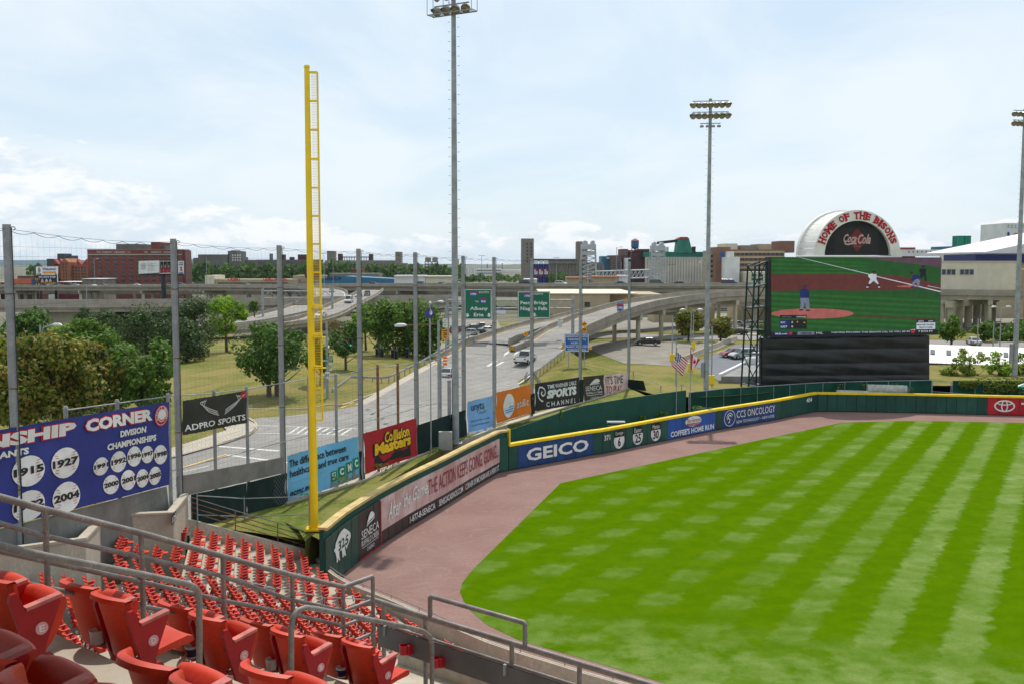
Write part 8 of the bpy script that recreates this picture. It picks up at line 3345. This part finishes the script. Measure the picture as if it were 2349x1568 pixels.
blob(m, q, [(.01, .37), (.99, .37), (.99, .385), (.01, .385)], .03)
m.build('divider', WHITE, t)
for u in (.17, .82):
	p = q.at(u, 0)
	m = MB()
	m.cyl((p.x, 146.1, zt(p.x, 146)-.2), (p.x, 146.1, q.at(u, .9).z), .07, n=6)
	m.build('post', GALV, t)
for u in (-.10, 1.07):
	p = q.at(u, .20)
	m = MB()
	m.cyl(p, p+Vector((0, -.25, 0)), .24, n=12)
	m.build('flashing_lamp', SYELP, t)
def post_sign(label, px, py, r, d, post_to, sub=None, arrow_=True):
	p = PY(px, py, d)
	s = r*d/F
	t = thing('warning_sign', label, 'road sign', (p.x, d, p.z-2))
	m = MB()
	m.prism([p+Vector((-s, 0, 0)), p+Vector((0, 0, -s)), p+Vector((s, 0, 0)), p+Vector((0, 0, s))], (0, .03, 0))
	m.build('panel', SYELP, t)
	q = Quad(p+Vector((-s, 0, s)), p+Vector((s, 0, s)), p+Vector((s, 0, -s)), p+Vector((-s, 0, -s)))
	m = MB()
	if arrow_ == 2:
		blob(m, q, [(.28, .5), (.42, .62), (.42, .54), (.5, .46), (.58, .54), (.58, .62), (.72, .5), (.58, .40), (.58, .46), (.5, .40), (.42, .46), (.42, .40)], .03)
	else:
		blob(m, q, [(.34, .32), (.42, .32), (.42, .50), (.58, .50), (.58, .42), (.74, .56), (.58, .70), (.58, .60), (.34, .60)], .03)
	m.build('arrow', BLACK, t)
	a = PY(px, post_to, d)
	m = MB()
	m.cyl((p.x, d+.06, a.z), (p.x, d+.06, p.z+s*.6), .05, n=5)
	m.build('post', GALV, t)
	if sub:
		w = s*.72
		q = Quad(p+Vector((-w, 0, -s*1.15)), p+Vector((w, 0, -s*1.15)), p+Vector((w, 0, -s*2.4)), p+Vector((-w, 0, -s*2.4)))
		m = MB()
		m.prism(list(q.c), (0, .03, 0))
		m.build('speed_plate', SYELP, t)
		put(t, BLACK, q, (sub, (.18, .30, .82, .88), .02, .03))
post_sign('amber diamond sign with right turn arrow and a 20 plate above the blue sign', 1340.6, 743.8, 7.3, 164, 790, '20')
post_sign('amber diamond sign with split arrow at the fork of the ramps', 1205.6, 766.4, 6.6, 160, 800, None, 2)
post_sign('small amber diamond sign on the inner barrier of the curved ramp', 1436, 687, 4, 200, 700)
t, q = flat_sign('interstate_sign', 'small interstate shield with NORTH plate on the curved ramp edge', (1415, 693.5), (1430.5, 714.5), 184, GALV, border=None)
shield(t, q, .5, .42, 1.0, .8, '190')
m = MB()
blob(m, q, [(.12, .86), (.88, .86), (.88, 1.06), (.12, 1.06)], .02)
m.build('north_plate', SBLUEP, t)
put(t, WHITE, q, ('NORTH', (.18, .90, .82, 1.02), .03, .01))
m = MB()
for u in (.25, .75):
	m.cyl(q.at(u, -1.2), q.at(u, .2), .05, n=5)
m.build('post', GALV, t)
t, q = flat_sign('ramp_speed_sign', 'amber rectangular RAMP 25 MPH sign left of the tall light tower', (1013, 755), (1028.7, 776.8), 148, SYELP, border=None)
put(t, BLACK, q, ('RAMP', (.12, .76, .88, .92), .02, .02), ('25', (.2, .32, .8, .68), .02, .03), ('MPH', (.25, .08, .75, .22), .02, .02))
m = MB()
m.cyl((q.at(.6, 0).x, 148.1, 3), (q.at(.6, 0).x, 148.1, q.at(.6, 1).z+3.5), .12, n=7)
m.build('post', GALV, t)
for k, (y0, y1, s_) in enumerate(((731, 739, 'NO TRUCKS'), (741, 751, 'PERMIT'))):
	for px, d, nm in ((1021, 147.5, 'left of the light tower'), (1285, 165.5, 'on the right gantry post')):
		t, q = flat_sign('notice_sign', 'small white notice plate, %s one %s' % (('upper', 'lower')[k], nm), (px-5.5, y0), (px+6, y1), d, WHITE, border=None)
		put(t, BLACK, q, (s_, (.1, .55, .9, .8), .02), ('ONLY', (.25, .15, .75, .4), .02))
sp = PY(751.5, 917, 119.6)
spz = PY(751.5, 737, 119.6).z
t = thing('signal_pole', 'grey signal pole with green street name signs at the corner lawn', 'pole', sp)
m = MB()
m.cyl((sp.x, sp.y, 3), (sp.x, sp.y, spz), .17, .13, 9)
auto_smooth(m.build('shaft', GALV, t))
m = MB()
m.box((sp.x-.25, sp.y-.2, 5.2), (.45, .4, 1.6))
m.build('control_box', GALV, t)
def plate(name, px0, py0, px1, py1, d, bg, fg, s_):
	q = Quad(PY(px0, py0, d), PY(px1, py0, d), PY(px1, py1, d), PY(px0, py1, d))
	m = MB()
	m.prism(list(q.c), (0, .03, 0))
	m.build(name, bg, t)
	put(t, fg, q, (s_, (.08, .2, .92, .8), .02, .01))
plate('street_sign', 738, 823, 764, 830, 119.2, SGREEN, WHITE, 'SENECA ST')
plate('street_sign', 753.5, 815.5, 763, 822, 119.0, SGREEN, WHITE, 'OAK ST')
plate('one_way_sign', 755.5, 833, 761.5, 849, 119.2, WHITE, BLACK, 'ONE WAY')
plate('one_way_sign', 745, 852, 756.5, 867, 119.2, WHITE, BLACK, 'ONE WAY')
lp = PY(1006, 745, 97)
t = thing('signal_lamp_pole', 'grey street light pole with long arm and cobra lamp left of the light tower', 'street lamp', (lp.x, lp.y, 3))
m = MB()
m.cyl((lp.x, lp.y, 3), (lp.x, lp.y, lp.z+.4), .16, .13, 9)
auto_smooth(m.build('shaft', GALV, t))
a = PY(933, 746, 97)
m = MB()
m.tube([(lp.x, lp.y, lp.z+.1), a], .05, 6)
m.build('arm', RUST, t)
def cobra(parent, p, dx, s=1.0):
	m = MB()
	m.tube([p, p+Vector((dx*.25, 0, .02)), p+Vector((dx*.6, 0, .0)), p+Vector((dx*.85, 0, -.06))], [.07*s, .17*s, .19*s, .08*s], 8)
	auto_smooth(m.build('lamp_head', M('lamp housing'[:4]+' white', (.62, .63, .62), .4, .08, 1), parent))
cobra(t, a, -1.4)
wire = thing('signal_wire', 'two thin span wires carrying the traffic signals across the street', 'wire', (sp.x, sp.y, spz))
for dz in (-.5, -1.4):
	a, b = Vector((sp.x, sp.y, spz+dz)), Vector((lp.x, lp.y, lp.z-2.2+dz))
	m = MB()
	m.tube([a.lerp(b, k/14)-Vector((0, 0, 4*2.0*(k/14)*(1-k/14))) for k in range(15)], .022, 4)
	m.build('cable', DARKM, wire)
for k, (px, py, lb) in enumerate(((804.8, 783, 'leftmost with green light by the fourth netting pole'), (865, 806, 'left one of the first close pair'), (877, 806, 'right one of the first close pair'), (901, 808, 'left one of the middle pair'), (909, 810, 'right one of the middle pair'), (934.5, 806, 'rightmost signal before the fifth netting pole'))):
	d = 118-k*3.2
	p = PY(px, py, d)
	t = thing('traffic_signal', 'dark traffic signal on the span wire, '+lb, 'traffic signal', p, 'traffic signals on the span wire')
	m = MB()
	m.box((p.x, d, p.z-.1), (.34, .26, 1.0))
	m.cyl((p.x, d, p.z+.4), (p.x, d, p.z+1.0), .03, n=5)
	m.build('housing', DARKM, t)
	for j in range(3):
		m = MB()
		c = Vector((p.x, d-.14, p.z+.22-.32*j))
		m.cyl(c, c-Vector((0, .2, .02)), .13, n=8, cap=False)
		m.build('visor', DARKM, t)
		m = MB()
		m.cyl(c, c-Vector((0, .02, 0)), .11, n=8)
		m.build('lens', EM('green signal light', (.02, .8, .45), 1.2) if (k == 0 and j == 2) else BLACK, t)
def lamp(label, px, top, base, d, kind='box', ybase=True, group='lamp posts of the parking lot', zb=None):
	p = PY(px, top, d)
	g = zt(p.x, d) if zb is None else zb
	t = thing('lamp_post', label, 'lamp post', (p.x, d, g), group)
	z0 = g
	if ybase:
		m = MB()
		m.box((p.x, d, g+.55), (.72, .72, 1.5))
		m.build('painted_base', YEL, t)
		z0 = g+1.2
	m = MB()
	m.cyl((p.x, d, z0), (p.x, d, p.z), .11, .09, 8)
	auto_smooth(m.build('shaft', GALV, t))
	if kind == 'box':
		m = MB()
		m.box((p.x+.45, d, p.z), (.95, .45, .16))
		m.build('lamp_head', DARKM, t)
	elif kind == 'tee':
		m = MB()
		for s in (-1, 1):
			m.box((p.x+s*.75, d, p.z), (.9, .4, .14))
		m.cyl((p.x-.4, d, p.z), (p.x+.4, d, p.z), .05, n=5)
		m.build('lamp_head', DARKM, t)
	elif kind == 'cobra2':
		for s in (-1, 1):
			m = MB()
			m.tube([(p.x, d, p.z-.6), (p.x+s*.3, d, p.z-.1), (p.x+s*.9, d, p.z+.1)], .05, 5)
			m.build('arm', GALV, t)
			cobra(t, Vector((p.x+s*.9, d, p.z+.1)), s*1.1)
	else:
		m = MB()
		m.tube([(p.x, d, p.z-1.2), (p.x+kind*.3, d, p.z-.3), (p.x+kind*1.2, d, p.z)], .06, 5)
		m.build('arm', GALV, t)
		cobra(t, Vector((p.x+kind*1.2, d, p.z)), kind*1.2)
lamp('grey lamp post on a yellow base in front of the left round tree', 1543, 722, 823, 167)
lamp('grey lamp post on a yellow base right of the second light tower', 1634, 747, 882, 140)
lamp('lamp post standing in the right side of the left round tree', 1591, 718, 805, 183)
lamp('tall double cobra lamp post on a yellow base behind the maple leaf flag', 1586, 712, 847, 156, 'cobra2')
lamp('lamp post just behind the striped flag', 1552, 776, 880, 139, 'box', False)
lamp('left tee-shaped lamp post behind the white shed roof', 2244, 730, 790, 182, 'tee', False)
lamp('right tee-shaped lamp post behind the white shed roof', 2280, 738, 792, 182, 'tee', False)
lamp('double cobra lamp post behind the white shed roof', 2297, 705, 792, 186, 'cobra2', False)
lamp('white cobra lamp rising over the left trees', 92, 745, 900, 100, 1, False, 'street lamps left of the foul pole')
lamp('tall grey lamp post behind the left trees', 198, 655, 750, 215, 1, False, 'street lamps left of the foul pole')
lamp('cobra lamp beside the purple flag over the dense trees', 985, 692, 840, 152, 1, False, 'street lamps left of the foul pole')
for k, (px, top) in enumerate(((215.6, 594), (473, 588), (743, 582), (763.5, 591), (1105, 587), (1276, 591), (1414.5, 567), (1425, 602), (1540, 607), (1595, 602))):
	p, a = on_path(HL, px) if k % 2 else on_path(HR, px)
	z = PY(px, top, p.y).z
	lamp(('left of the double billboard', 'left of the casino', 'left of the long elevator tower', 'right of the foul pole', 'right of the light tower', 'at the blue can silos', 'at the brick mill, taller', 'at the brick mill, shorter', 'at the pale silos', 'right of the pale silos')[k].join(('slim tall highway lamp ', '')), px, top, 0, p.y, 'tee' if k % 3 else 1, False, 'tall lamps along the highway', zb=p.z)
def flagpole(label, px, top, base, d, zb, paint, poly, r=.05):
	p0, p1 = PY(px, base, d), PY(px, top, d)
	p0.z = zb
	p1.x = p0.x
	t = thing('flagpole', label, 'flagpole', p0)
	m = MB()
	m.cyl(p0, p1, r, r*.7, 8)
	auto_smooth(m.build('pole', GALV, t))
	m = MB()
	m.lathe(p1, [(.01, -.02), (.12, .1), (.01, .24)], 8)
	m.build('finial', WHITE, t)
	tl, tr, br, bl = [PY(x, y, d) for x, y in poly]
	q = Quad(tl, tr, br, bl)
	NU, NV = 16, 13
	def fn(u, v):
		s = math.sin(u*9+v*2.5)*.10*u+math.sin(u*5-v*4)*.06*u
		return q.at(u, v, s)
	m = MB()
	for i in range(NU):
		for j in range(NV):
			m.mat(paint(i/NU, j/NV, i, j))
			m.add([fn(i/NU, j/NV), fn((i+1)/NU, j/NV), fn((i+1)/NU, (j+1)/NV), fn(i/NU, (j+1)/NV)], [(0, 1, 2, 3)])
	m.build('cloth', [M('flag white', (.72, .72, .72), .8), M('flag red', (.5, .012, .03), .8), M('flag blue', (.03, .04, .20), .8), M('flag violet', (.07, .06, .30), .8)], t)
	return t, fn
us = lambda u, v, i, j: (0 if (i+j) % 3 == 0 else 2) if (u < .42 and j >= 6) else (1 if j % 2 == 0 else 0)
flagpole('flagpole with the striped United States flag, left of the maple leaf flag', 1551, 797, 950, 117, .3, us, [(1553, 806), (1578, 828), (1566, 862), (1541, 838)])
ca = lambda u, v, i, j: 1 if (u < .27 or u > .72) else (1 if abs(u-.5)+abs(v-.5)*.7 < .16 else 0)
flagpole('flagpole with the red and white maple leaf flag', 1582.5, 796, 948, 118, .3, ca, [(1583, 808), (1606, 824), (1597, 838), (1583, 850)])
bi = lambda u, v, i, j: 0 if (u-.5)**2+(v-.6)**2 < .05 else 3
flagpole('flagpole with a violet club flag near the tall light tower', 989, 697, 1048, 84.5, 3.05, bi, [(989, 699), (996, 722), (988, 732), (972, 722)], .06)
for k, (px, py, d, lb) in enumerate(((1413, 966, 104.5, 'grey picnic table with benches behind the round ball emblems'), (1615, 935, 121.5, 'dark picnic table behind the bright blue coffee advert'))):
	p = PY(px, py, d)
	t = thing('picnic_table', lb, 'picnic table', (p.x, d, .25))
	z = p.z
	for j in range(4):
		m = MB()
		m.box((p.x, d-.36+.24*j, z), (1.9, .22, .05))
		m.build('plank', GALV if k == 0 else DARKM, t)
	for s in (-1, 1):
		m = MB()
		m.box((p.x, d+s*.8, z-.3), (1.9, .28, .05))
		m.build('bench', DARKM, t)
		m = MB()
		m.box((p.x+s*.7, d, (z-.3)), (.08, 1.7, .07))
		m.box((p.x+s*.7, d-.4, (z+.25)/2), (.08, .08, z-.25))
		m.box((p.x+s*.7, d+.4, (z+.25)/2), (.08, .08, z-.25))
		m.build('leg', DARKM, t)
TARP = M('rolled tarp', (.42, .41, .37), .7, .2, 2)
for k, (px, py, rr, L_, lb) in enumerate(((2030, 893, .8, 4.5, 'big grey rolled tarp lying behind the green wall'), (2052, 893, .75, 3.0, 'pale rolled tarp with coiled end behind the green wall'), (1955, 900, .45, 4.0, 'low grey roll left of the rolled tarps'), (1990, 901, .4, 4.5, 'flat pale roll beside the rolled tarps'))):
	p = PY(px, py, 134)
	t = thing('tarp_roll', lb, 'tarp', (p.x, 134, .3))
	m = MB()
	c = Vector((p.x, 134, p.z-.1))
	m.cyl(c-Vector((L_/2, -.5, 0)), c+Vector((L_/2, -.5, 0)), rr, n=18)
	auto_smooth(m.build('roll', TARP, t))
	m = MB()
	e = c+Vector((L_/2, -.5, 0))
	for r_ in (.3, .55, .8):
		m.tube([e+Vector((.03, math.cos(a)*rr*r_, math.sin(a)*rr*r_)) for a in [2*PI*i/16 for i in range(17)]], .02, 4)
	m.build('coil_edge', GREYP, t)
p = PY(2362, 880, 134)
t = thing('patio_umbrella', 'green and white striped umbrella cut by the right picture edge', 'umbrella', (p.x, 134, .3))
for k in range(8):
	a0, a1 = 2*PI*k/8, 2*PI*(k+1)/8
	m = MB()
	r_ = 1.5
	m.face([(p.x, 134, p.z+.4), (p.x+r_*math.cos(a0), 134+r_*math.sin(a0), p.z-.3), (p.x+r_*math.cos(a1), 134+r_*math.sin(a1), p.z-.3)])
	m.face([(p.x+r_*math.cos(a0), 134+r_*math.sin(a0), p.z-.3), (p.x+r_*math.cos(a1), 134+r_*math.sin(a1), p.z-.3), (p.x+r_*math.cos(a1), 134+r_*math.sin(a1), p.z-.55), (p.x+r_*math.cos(a0), 134+r_*math.sin(a0), p.z-.55)])
	m.build('canopy_panel', WHITE if k % 2 else M('umbrella green', (.01, .22, .13), .7), t)
m = MB()
m.cyl((p.x, 134, .3), (p.x, 134, p.z+.4), .04, n=6)
m.build('pole', GALV, t)
p = PR(1020, 826)
t = thing('traffic_barrel', 'orange traffic barrel by the guardrail left of the light tower', 'barrel', (-10.4, 146, zroad(146)))
c = PY(1021, 818, 144)
m = MB()
m.lathe((c.x, 144, c.z), [(.3, -1.2), (.3, -.1), (.25, .1), (0, .1)], 12)
m.build('drum', ORANGE, t)
m = MB()
for z in (-.85, -.4):
	m.lathe((c.x, 144, c.z), [(.31, z), (.31, z+.18)], 12)
m.build('reflective_band', WHITE, t)
ga = thing('sign_gantry', 'grey truss gantry across the curved ramp behind the yellow foul pole', 'gantry', PY(604, 720, 290))
m = MB()
for px in (602, 762):
	a = PY(px, 662, 290)
	m.cyl((a.x, 290, 2), (a.x, 290, a.z), .35, n=8)
for y in (668, 683):
	m.cyl(PY(602, y, 290), PY(762, y, 290), .14, n=5)
for k in range(10):
	m.cyl(PY(602+16*k, 668 if k % 2 else 683, 290), PY(618+16*k, 683 if k % 2 else 668, 290), .09, n=4)
m.build('truss', GALV, ga)
# ---------------------------------------------------------------- upper deck in the foreground
LF_ = Vector((-.78, .62, 0)).normalized()
FWD = Vector((.62, .78, 0)).normalized()
RZ = math.atan2(FWD.y, FWD.x)-PI/2
ENDS = [(97, 1440, 6.3), (353, 1468, 7.3), (561, 1502, 8.25), (737, 1530, 9.15), (891, 1548, 10.0)]
DISC = Vector((.29, .065, .52))
SEATM = M('shaded maroon seat plastic', (.30, .035, .035), .5, .1, 3) if False else SEATR
def seat_origin(px, py, d):
	p = PY(px, py, d)
	r = -LF_
	return p-r*DISC.x-FWD*DISC.y-Vector((0, 0, DISC.z))
def put_at(mb, o):
	mb.xf(Matrix.Translation(o)@Matrix.Rotation(RZ, 4, 'Z'))
	return mb
STEEL = M('dark seat hardware', (.06, .05, .045), .5, .3, 8, metal=.5)
DISCP = M('pink letter disc', (.78, .34, .37), .6, .1, 6)
CUPN = M('navy cup print', (.015, .02, .07), .5, .1, 3)
def big_seat(o, label, up=True, letter=None, cup=None, left=False):
	t = thing('stadium_seat', label, 'stadium seat', o, 'large red seats of the upper deck')
	back, pan, std, arm = seat_shapes(up, fine=True)
	auto_smooth(put_at(back, o).build('backrest', SEATR, t), 50)
	auto_smooth(put_at(pan, o).build('seat_pan', SEATR, t), 50)
	auto_smooth(put_at(std, o).build('standard', SEATD, t), 30)
	put_at(arm, o).build('armrest', SEATA, t)
	m = MB()
	for z in (.60, .40):
		m.cyl((.215, .0-.1*(z-.4), z), (.215, -.06-.1*(z-.4), z), .017, n=7)
	put_at(m, o).build('hinge_bolt', STEEL, t)
	if letter:
		c = Vector((.282, DISC.y, DISC.z))
		m = MB()
		m.cyl(c, c+Vector((.004, 0, 0)), .042, n=20)
		put_at(m, o).build('row_disc', DISCP, t)
		vs, fs, _ = text2d(letter, .02)
		m = MB()
		m.add([c+Vector((.006, (x-.5)*.036, (y-.5)*.046)) for x, y in vs], fs)
		put_at(m, o).build('row_letter', WHITE, t)
	if cup:
		c = Vector((.20, -.08, .41))
		m = MB()
		m.lathe(c, [(.0, .005), (.046, .0), (.058, .105), (.054, .105), (.043, .012), (.0, .012)], 20)
		m.box(c+Vector((.03, .06, .06)), (.05, .05, .05))
		auto_smooth(put_at(m, o).build('cup_holder', CUPW, t))
		if cup == 2:
			m = MB()
			m.lathe(c, [(.0485, .015), (.0575, .085)], 20)
			put_at(m, o).build('cup_print', CUPN, t)
			m = MB()
			m.add([c+Vector((-.055*math.sin(a)*.98, -.0555*math.cos(a), z)) for a, z in ((.3, .03), (.0, .025), (-.4, .04), (-.2, .065), (.1, .07))], [(0, 1, 2, 3, 4)])
			put_at(m, o).build('cup_emblem', REDP, t)
	return t
OR = []
SP = .47
names = 'EDCBA'
for k, (px, py, d) in enumerate(ENDS):
	o = seat_origin(px, py, d)
	OR.append(o)
	big_seat(o, 'large red aisle seat marked with the letter %s on a pink disc' % names[k], up=k not in (1, 4), letter=names[k])
	big_seat(o+LF_*SP, 'large red seat next to the aisle seat lettered %s, nearer the rail' % names[k], up=True, cup=(0, 1, 2, 1, 2)[k])
STEP = (OR[4]-OR[0])/4
OF = OR[0]-STEP*Vector((1, 1, 1.0)).length/1.732
near = [OR[0]-STEP, OR[0], OR[1], OR[2]]
lb = [['dark shaded red seat at the bottom left corner', 'shaded red seat right of the corner seat at the bottom edge'], ['bright red seat in front of the aisle below the seat lettered D', 'red seat at the bottom edge left of the handrail post'], ['red seat top just showing at the bottom edge below the seat lettered C']]
for k in range(3):
	for j in range(len(lb[k])):
		o = near[k]-LF_*((2.02 if k else 2.25)+SP*j)-FWD*.13
		big_seat(o, lb[k][j], up=True)
o = near[0]-LF_*(2.2-SP)-FWD*.13
big_seat(o, 'shaded red seat cut off by the left picture edge', up=True)
m = MB()
for k in range(-3, 5):
	o = OR[0]+STEP*k
	a = o+LF_*1.15-FWD*.28
	w = -LF_*7.5
	dpt = STEP.dot(FWD)
	m.obox(Vector((a.x, a.y, o.z-.9)), w, FWD*(dpt+.02), (0, 0, .9))
tag(m.build('upper_deck_terrace', CONC), kind='structure')
m = MB()
for k in range(-2, 5):
	o = OR[0]+STEP*k
	a = o-LF_*.42-FWD*.30
	m.obox(Vector((a.x, a.y, o.z-STEP.z*.0+.002)), -LF_*.72, FWD*.32, (0, 0, -STEP.z*.5))
m2 = m
for k in range(-2, 5):
	o = OR[0]+STEP*k
	a = o-LF_*.42-FWD*.30
	m.obox(Vector((a.x, a.y, o.z-STEP.z*.5+.003)), -LF_*.72, FWD*.03, (0, 0, .006))
tag(m.build('aisle_step', CONCD), kind='structure')
o = OR[4]
a = o+LF_*1.2+FWD*.70
m = MB()
m.obox(Vector((a.x, a.y, 14.05)), -LF_*11, FWD*1.0, (0, 0, .42))
m.obox(Vector((a.x, a.y, 14.05))+FWD*.98, -LF_*11, FWD*.18, (0, 0, .62))
tag(m.build('deck_edge', CONC), kind='structure')
def r1d(px):
	return 1/(.1424-6.21e-5*px)
def pipe(root, name, pts, r, mat=RAILM, n=10):
	m = MB()
	m.tube(pts, r, n)
	return auto_smooth(m.build(name, mat, root), 50)
def seg(px0, py0, px1, py1, fd):
	return [PY(px0, py0, fd(px0)), PY(px1, py1, fd(px1))]
rl = thing('safety_railing', 'long sloping four-bar grey pipe railing between the large and the small red seats', 'railing', PY(103, 1390, r1d(103)))
top = [(-80, 1117), (0, 1139), (96, 1165.5), (325, 1222), (587, 1295.6), (670, 1318), (787, 1345)]
bars = [top, [(-80, 1207), (0, 1218), (97, 1261), (313, 1353), (494, 1437), (516, 1441)], None, None]
L2 = [[(-80, 1190), (0, 1199), (96, 1227), (318, 1275), (502, 1318), (668, 1374), (787, 1400)], [(-80, 1243), (0, 1263), (98, 1285), (320, 1332), (507, 1375), (668, 1407), (787, 1434)], [(-80, 1304), (0, 1325), (100, 1346), (322, 1389), (508, 1423), (668, 1456), (787, 1478)]]
cor = PY(787, 1345, r1d(787))
far = PY(855, 1321, 11.0)
for i, bar in enumerate([top]+L2):
	pts = [PY(x, y, r1d(x)) for x, y in bar]
	e = Vector((far.x, far.y, far.z+(pts[-1].z-cor.z)))
	pipe(rl, 'top_bar' if i == 0 else 'bar', pts, .027 if i == 0 else .02)
	pipe(rl, 'return_bar', [pts[-1], e], .027 if i == 0 else .02)
for px, y0, y1 in ((103, 1168, 1395), (323, 1221, 1520), (511, 1274, 1530), (670, 1318, 1560), (787, 1345, 1500)):
	d = r1d(px)
	pipe(rl, 'post', [PY(px, y0, d), Vector((PY(px, y0, d).x, d, PY(px, y1, d).z-.15))], .023)
pipe(rl, 'post', [far, far-Vector((0, 0, 1.05))], .023)
lo = thing('safety_railing', 'short grey pipe end rail between the seats lettered E and D', 'railing', PY(275, 1600, 8.4))
pipe(lo, 'top_bar', [PY(235, 1308+148, 7.9), PY(315, 1326+148, 8.25), PY(420, 1500, 8.6)], .022)
pipe(lo, 'post', [PY(284, 1468, 8.1), PY(285, 1600, 8.1)], .024)
def r2d(px):
	k = (px-CX)/F
	return 6.17+.9*((k*6.17+2.7)/(.42-.9*k))
hr1 = thing('handrail', 'thick grey aisle handrail bending down before the seat lettered C', 'handrail', PY(457, 1600, r2d(457)))
pipe(hr1, 'pipe', [PY(x, y, r2d(x)) for x, y in ((-90, 1229), (0, 1250), (100, 1273), (325, 1316), (425, 1337), (444, 1344), (455, 1358), (457, 1380))]+[PY(457, 1620, r2d(457))], .023, n=12)
hr2 = thing('handrail', 'thick grey aisle handrail arching between the seats lettered B and A', 'handrail', PY(668, 1600, r2d(668)))
pipe(hr2, 'pipe', [PY(668, 1620, r2d(668)), PY(668, 1440, r2d(668)), PY(670, 1418, r2d(670)), PY(681, 1400, r2d(681)), PY(700, 1392, r2d(700)), PY(725, 1395, r2d(725)), PY(830, 1416, r2d(830)), PY(940, 1438, r2d(940)), PY(970, 1446, r2d(970)), PY(986, 1458, r2d(986)), PY(991, 1478, r2d(991)), PY(991, 1640, r2d(991))], .024, n=12)
base = PY(866, 1395, 11.5)
def fr(px, z):
	d = -LF_
	k = (px-CX)/F
	t = (k*base.y-base.x)/(d.x-k*d.y)
	p = base+d*t
	return Vector((p.x, p.y, z))
f0 = thing('front_railing', 'level double pipe rail along the front edge of the upper deck', 'railing', fr(1000, 14.5))
pipe(f0, 'top_bar', [fr(833, 15.52), fr(967, 15.5), fr(1174, 15.5), fr(1600, 15.5)], .03)
pipe(f0, 'bar', [fr(866, 15.38)+FWD*.2, fr(1600, 15.38)+FWD*.2], .02)
for px in (868, 966, 1170, 1330):
	pipe(f0, 'post', [fr(px, 15.5)+FWD*.03, fr(px, 14.4)+FWD*.03], .026)
m = MB()
a, b = fr(862, 14.99), fr(1700, 14.99)
m.obox(a-FWD*.03, b-a, FWD*.025, (0, 0, .25))
kb = m.build('kick_board', M('grey painted board', (.13, .13, .135), .6, .15, 2), f0)
pipe(f0, 'board_pipe', [a+Vector((0, 0, .27)), b+Vector((0, 0, .27))], .017)
m = MB()
for px in (878, 1160):
	p = fr(px, 15.26)
	m.obox(p-FWD*.05, (b-a).normalized()*.03, FWD*.05, (0, 0, -.12))
m.build('clamp', GALV, f0)
pipe(f0, 'raised_bar', [fr(982, 15.5), fr(982, 15.74), fr(984, 15.755), fr(1203, 15.755), fr(1205.5, 15.74), fr(1205.5, 15.5)], .027)
CUPR = M('red cup holder plastic', (.45, .01, .025), .35, .06, 3, spec=.5)
for k, (px, z) in enumerate(((934, 15.085), (1008, 15.06))):
	p = fr(px, z)-FWD*.10
	t = thing('cup_holder', ('left', 'right')[k]+' red cup holder fixed to the grey board of the front railing', 'cup holder', p, 'red cup holders on the front railing')
	m = MB()
	m.lathe(p, [(0, -.045), (.05, -.05), (.054, .055), (.049, .055), (.046, -.04), (0, -.04)], 18)
	auto_smooth(m.build('cup', CUPR, t))
	m = MB()
	m.obox(p+(b-a).normalized()*.05-Vector((0, 0, .05)), (b-a).normalized()*.03, FWD*.075, (0, 0, .11))
	m.build('bracket', CUPR, t)
def roof_pt(t, s):
	c = OR[0]-STEP*.34-LF_*.9+Vector((0, 0, .75))
	z = 26.0
	e = c+SUN*((z-c.z)/SUN.z)
	return e+LF_*t-FWD*s
m = MB()
P = [roof_pt(-22, 0), roof_pt(14, 0), roof_pt(14, 20), roof_pt(-22, 20)]
m.prism(P, (0, 0, .35))
tag(m.build('grandstand_roof', GALV), kind='structure')
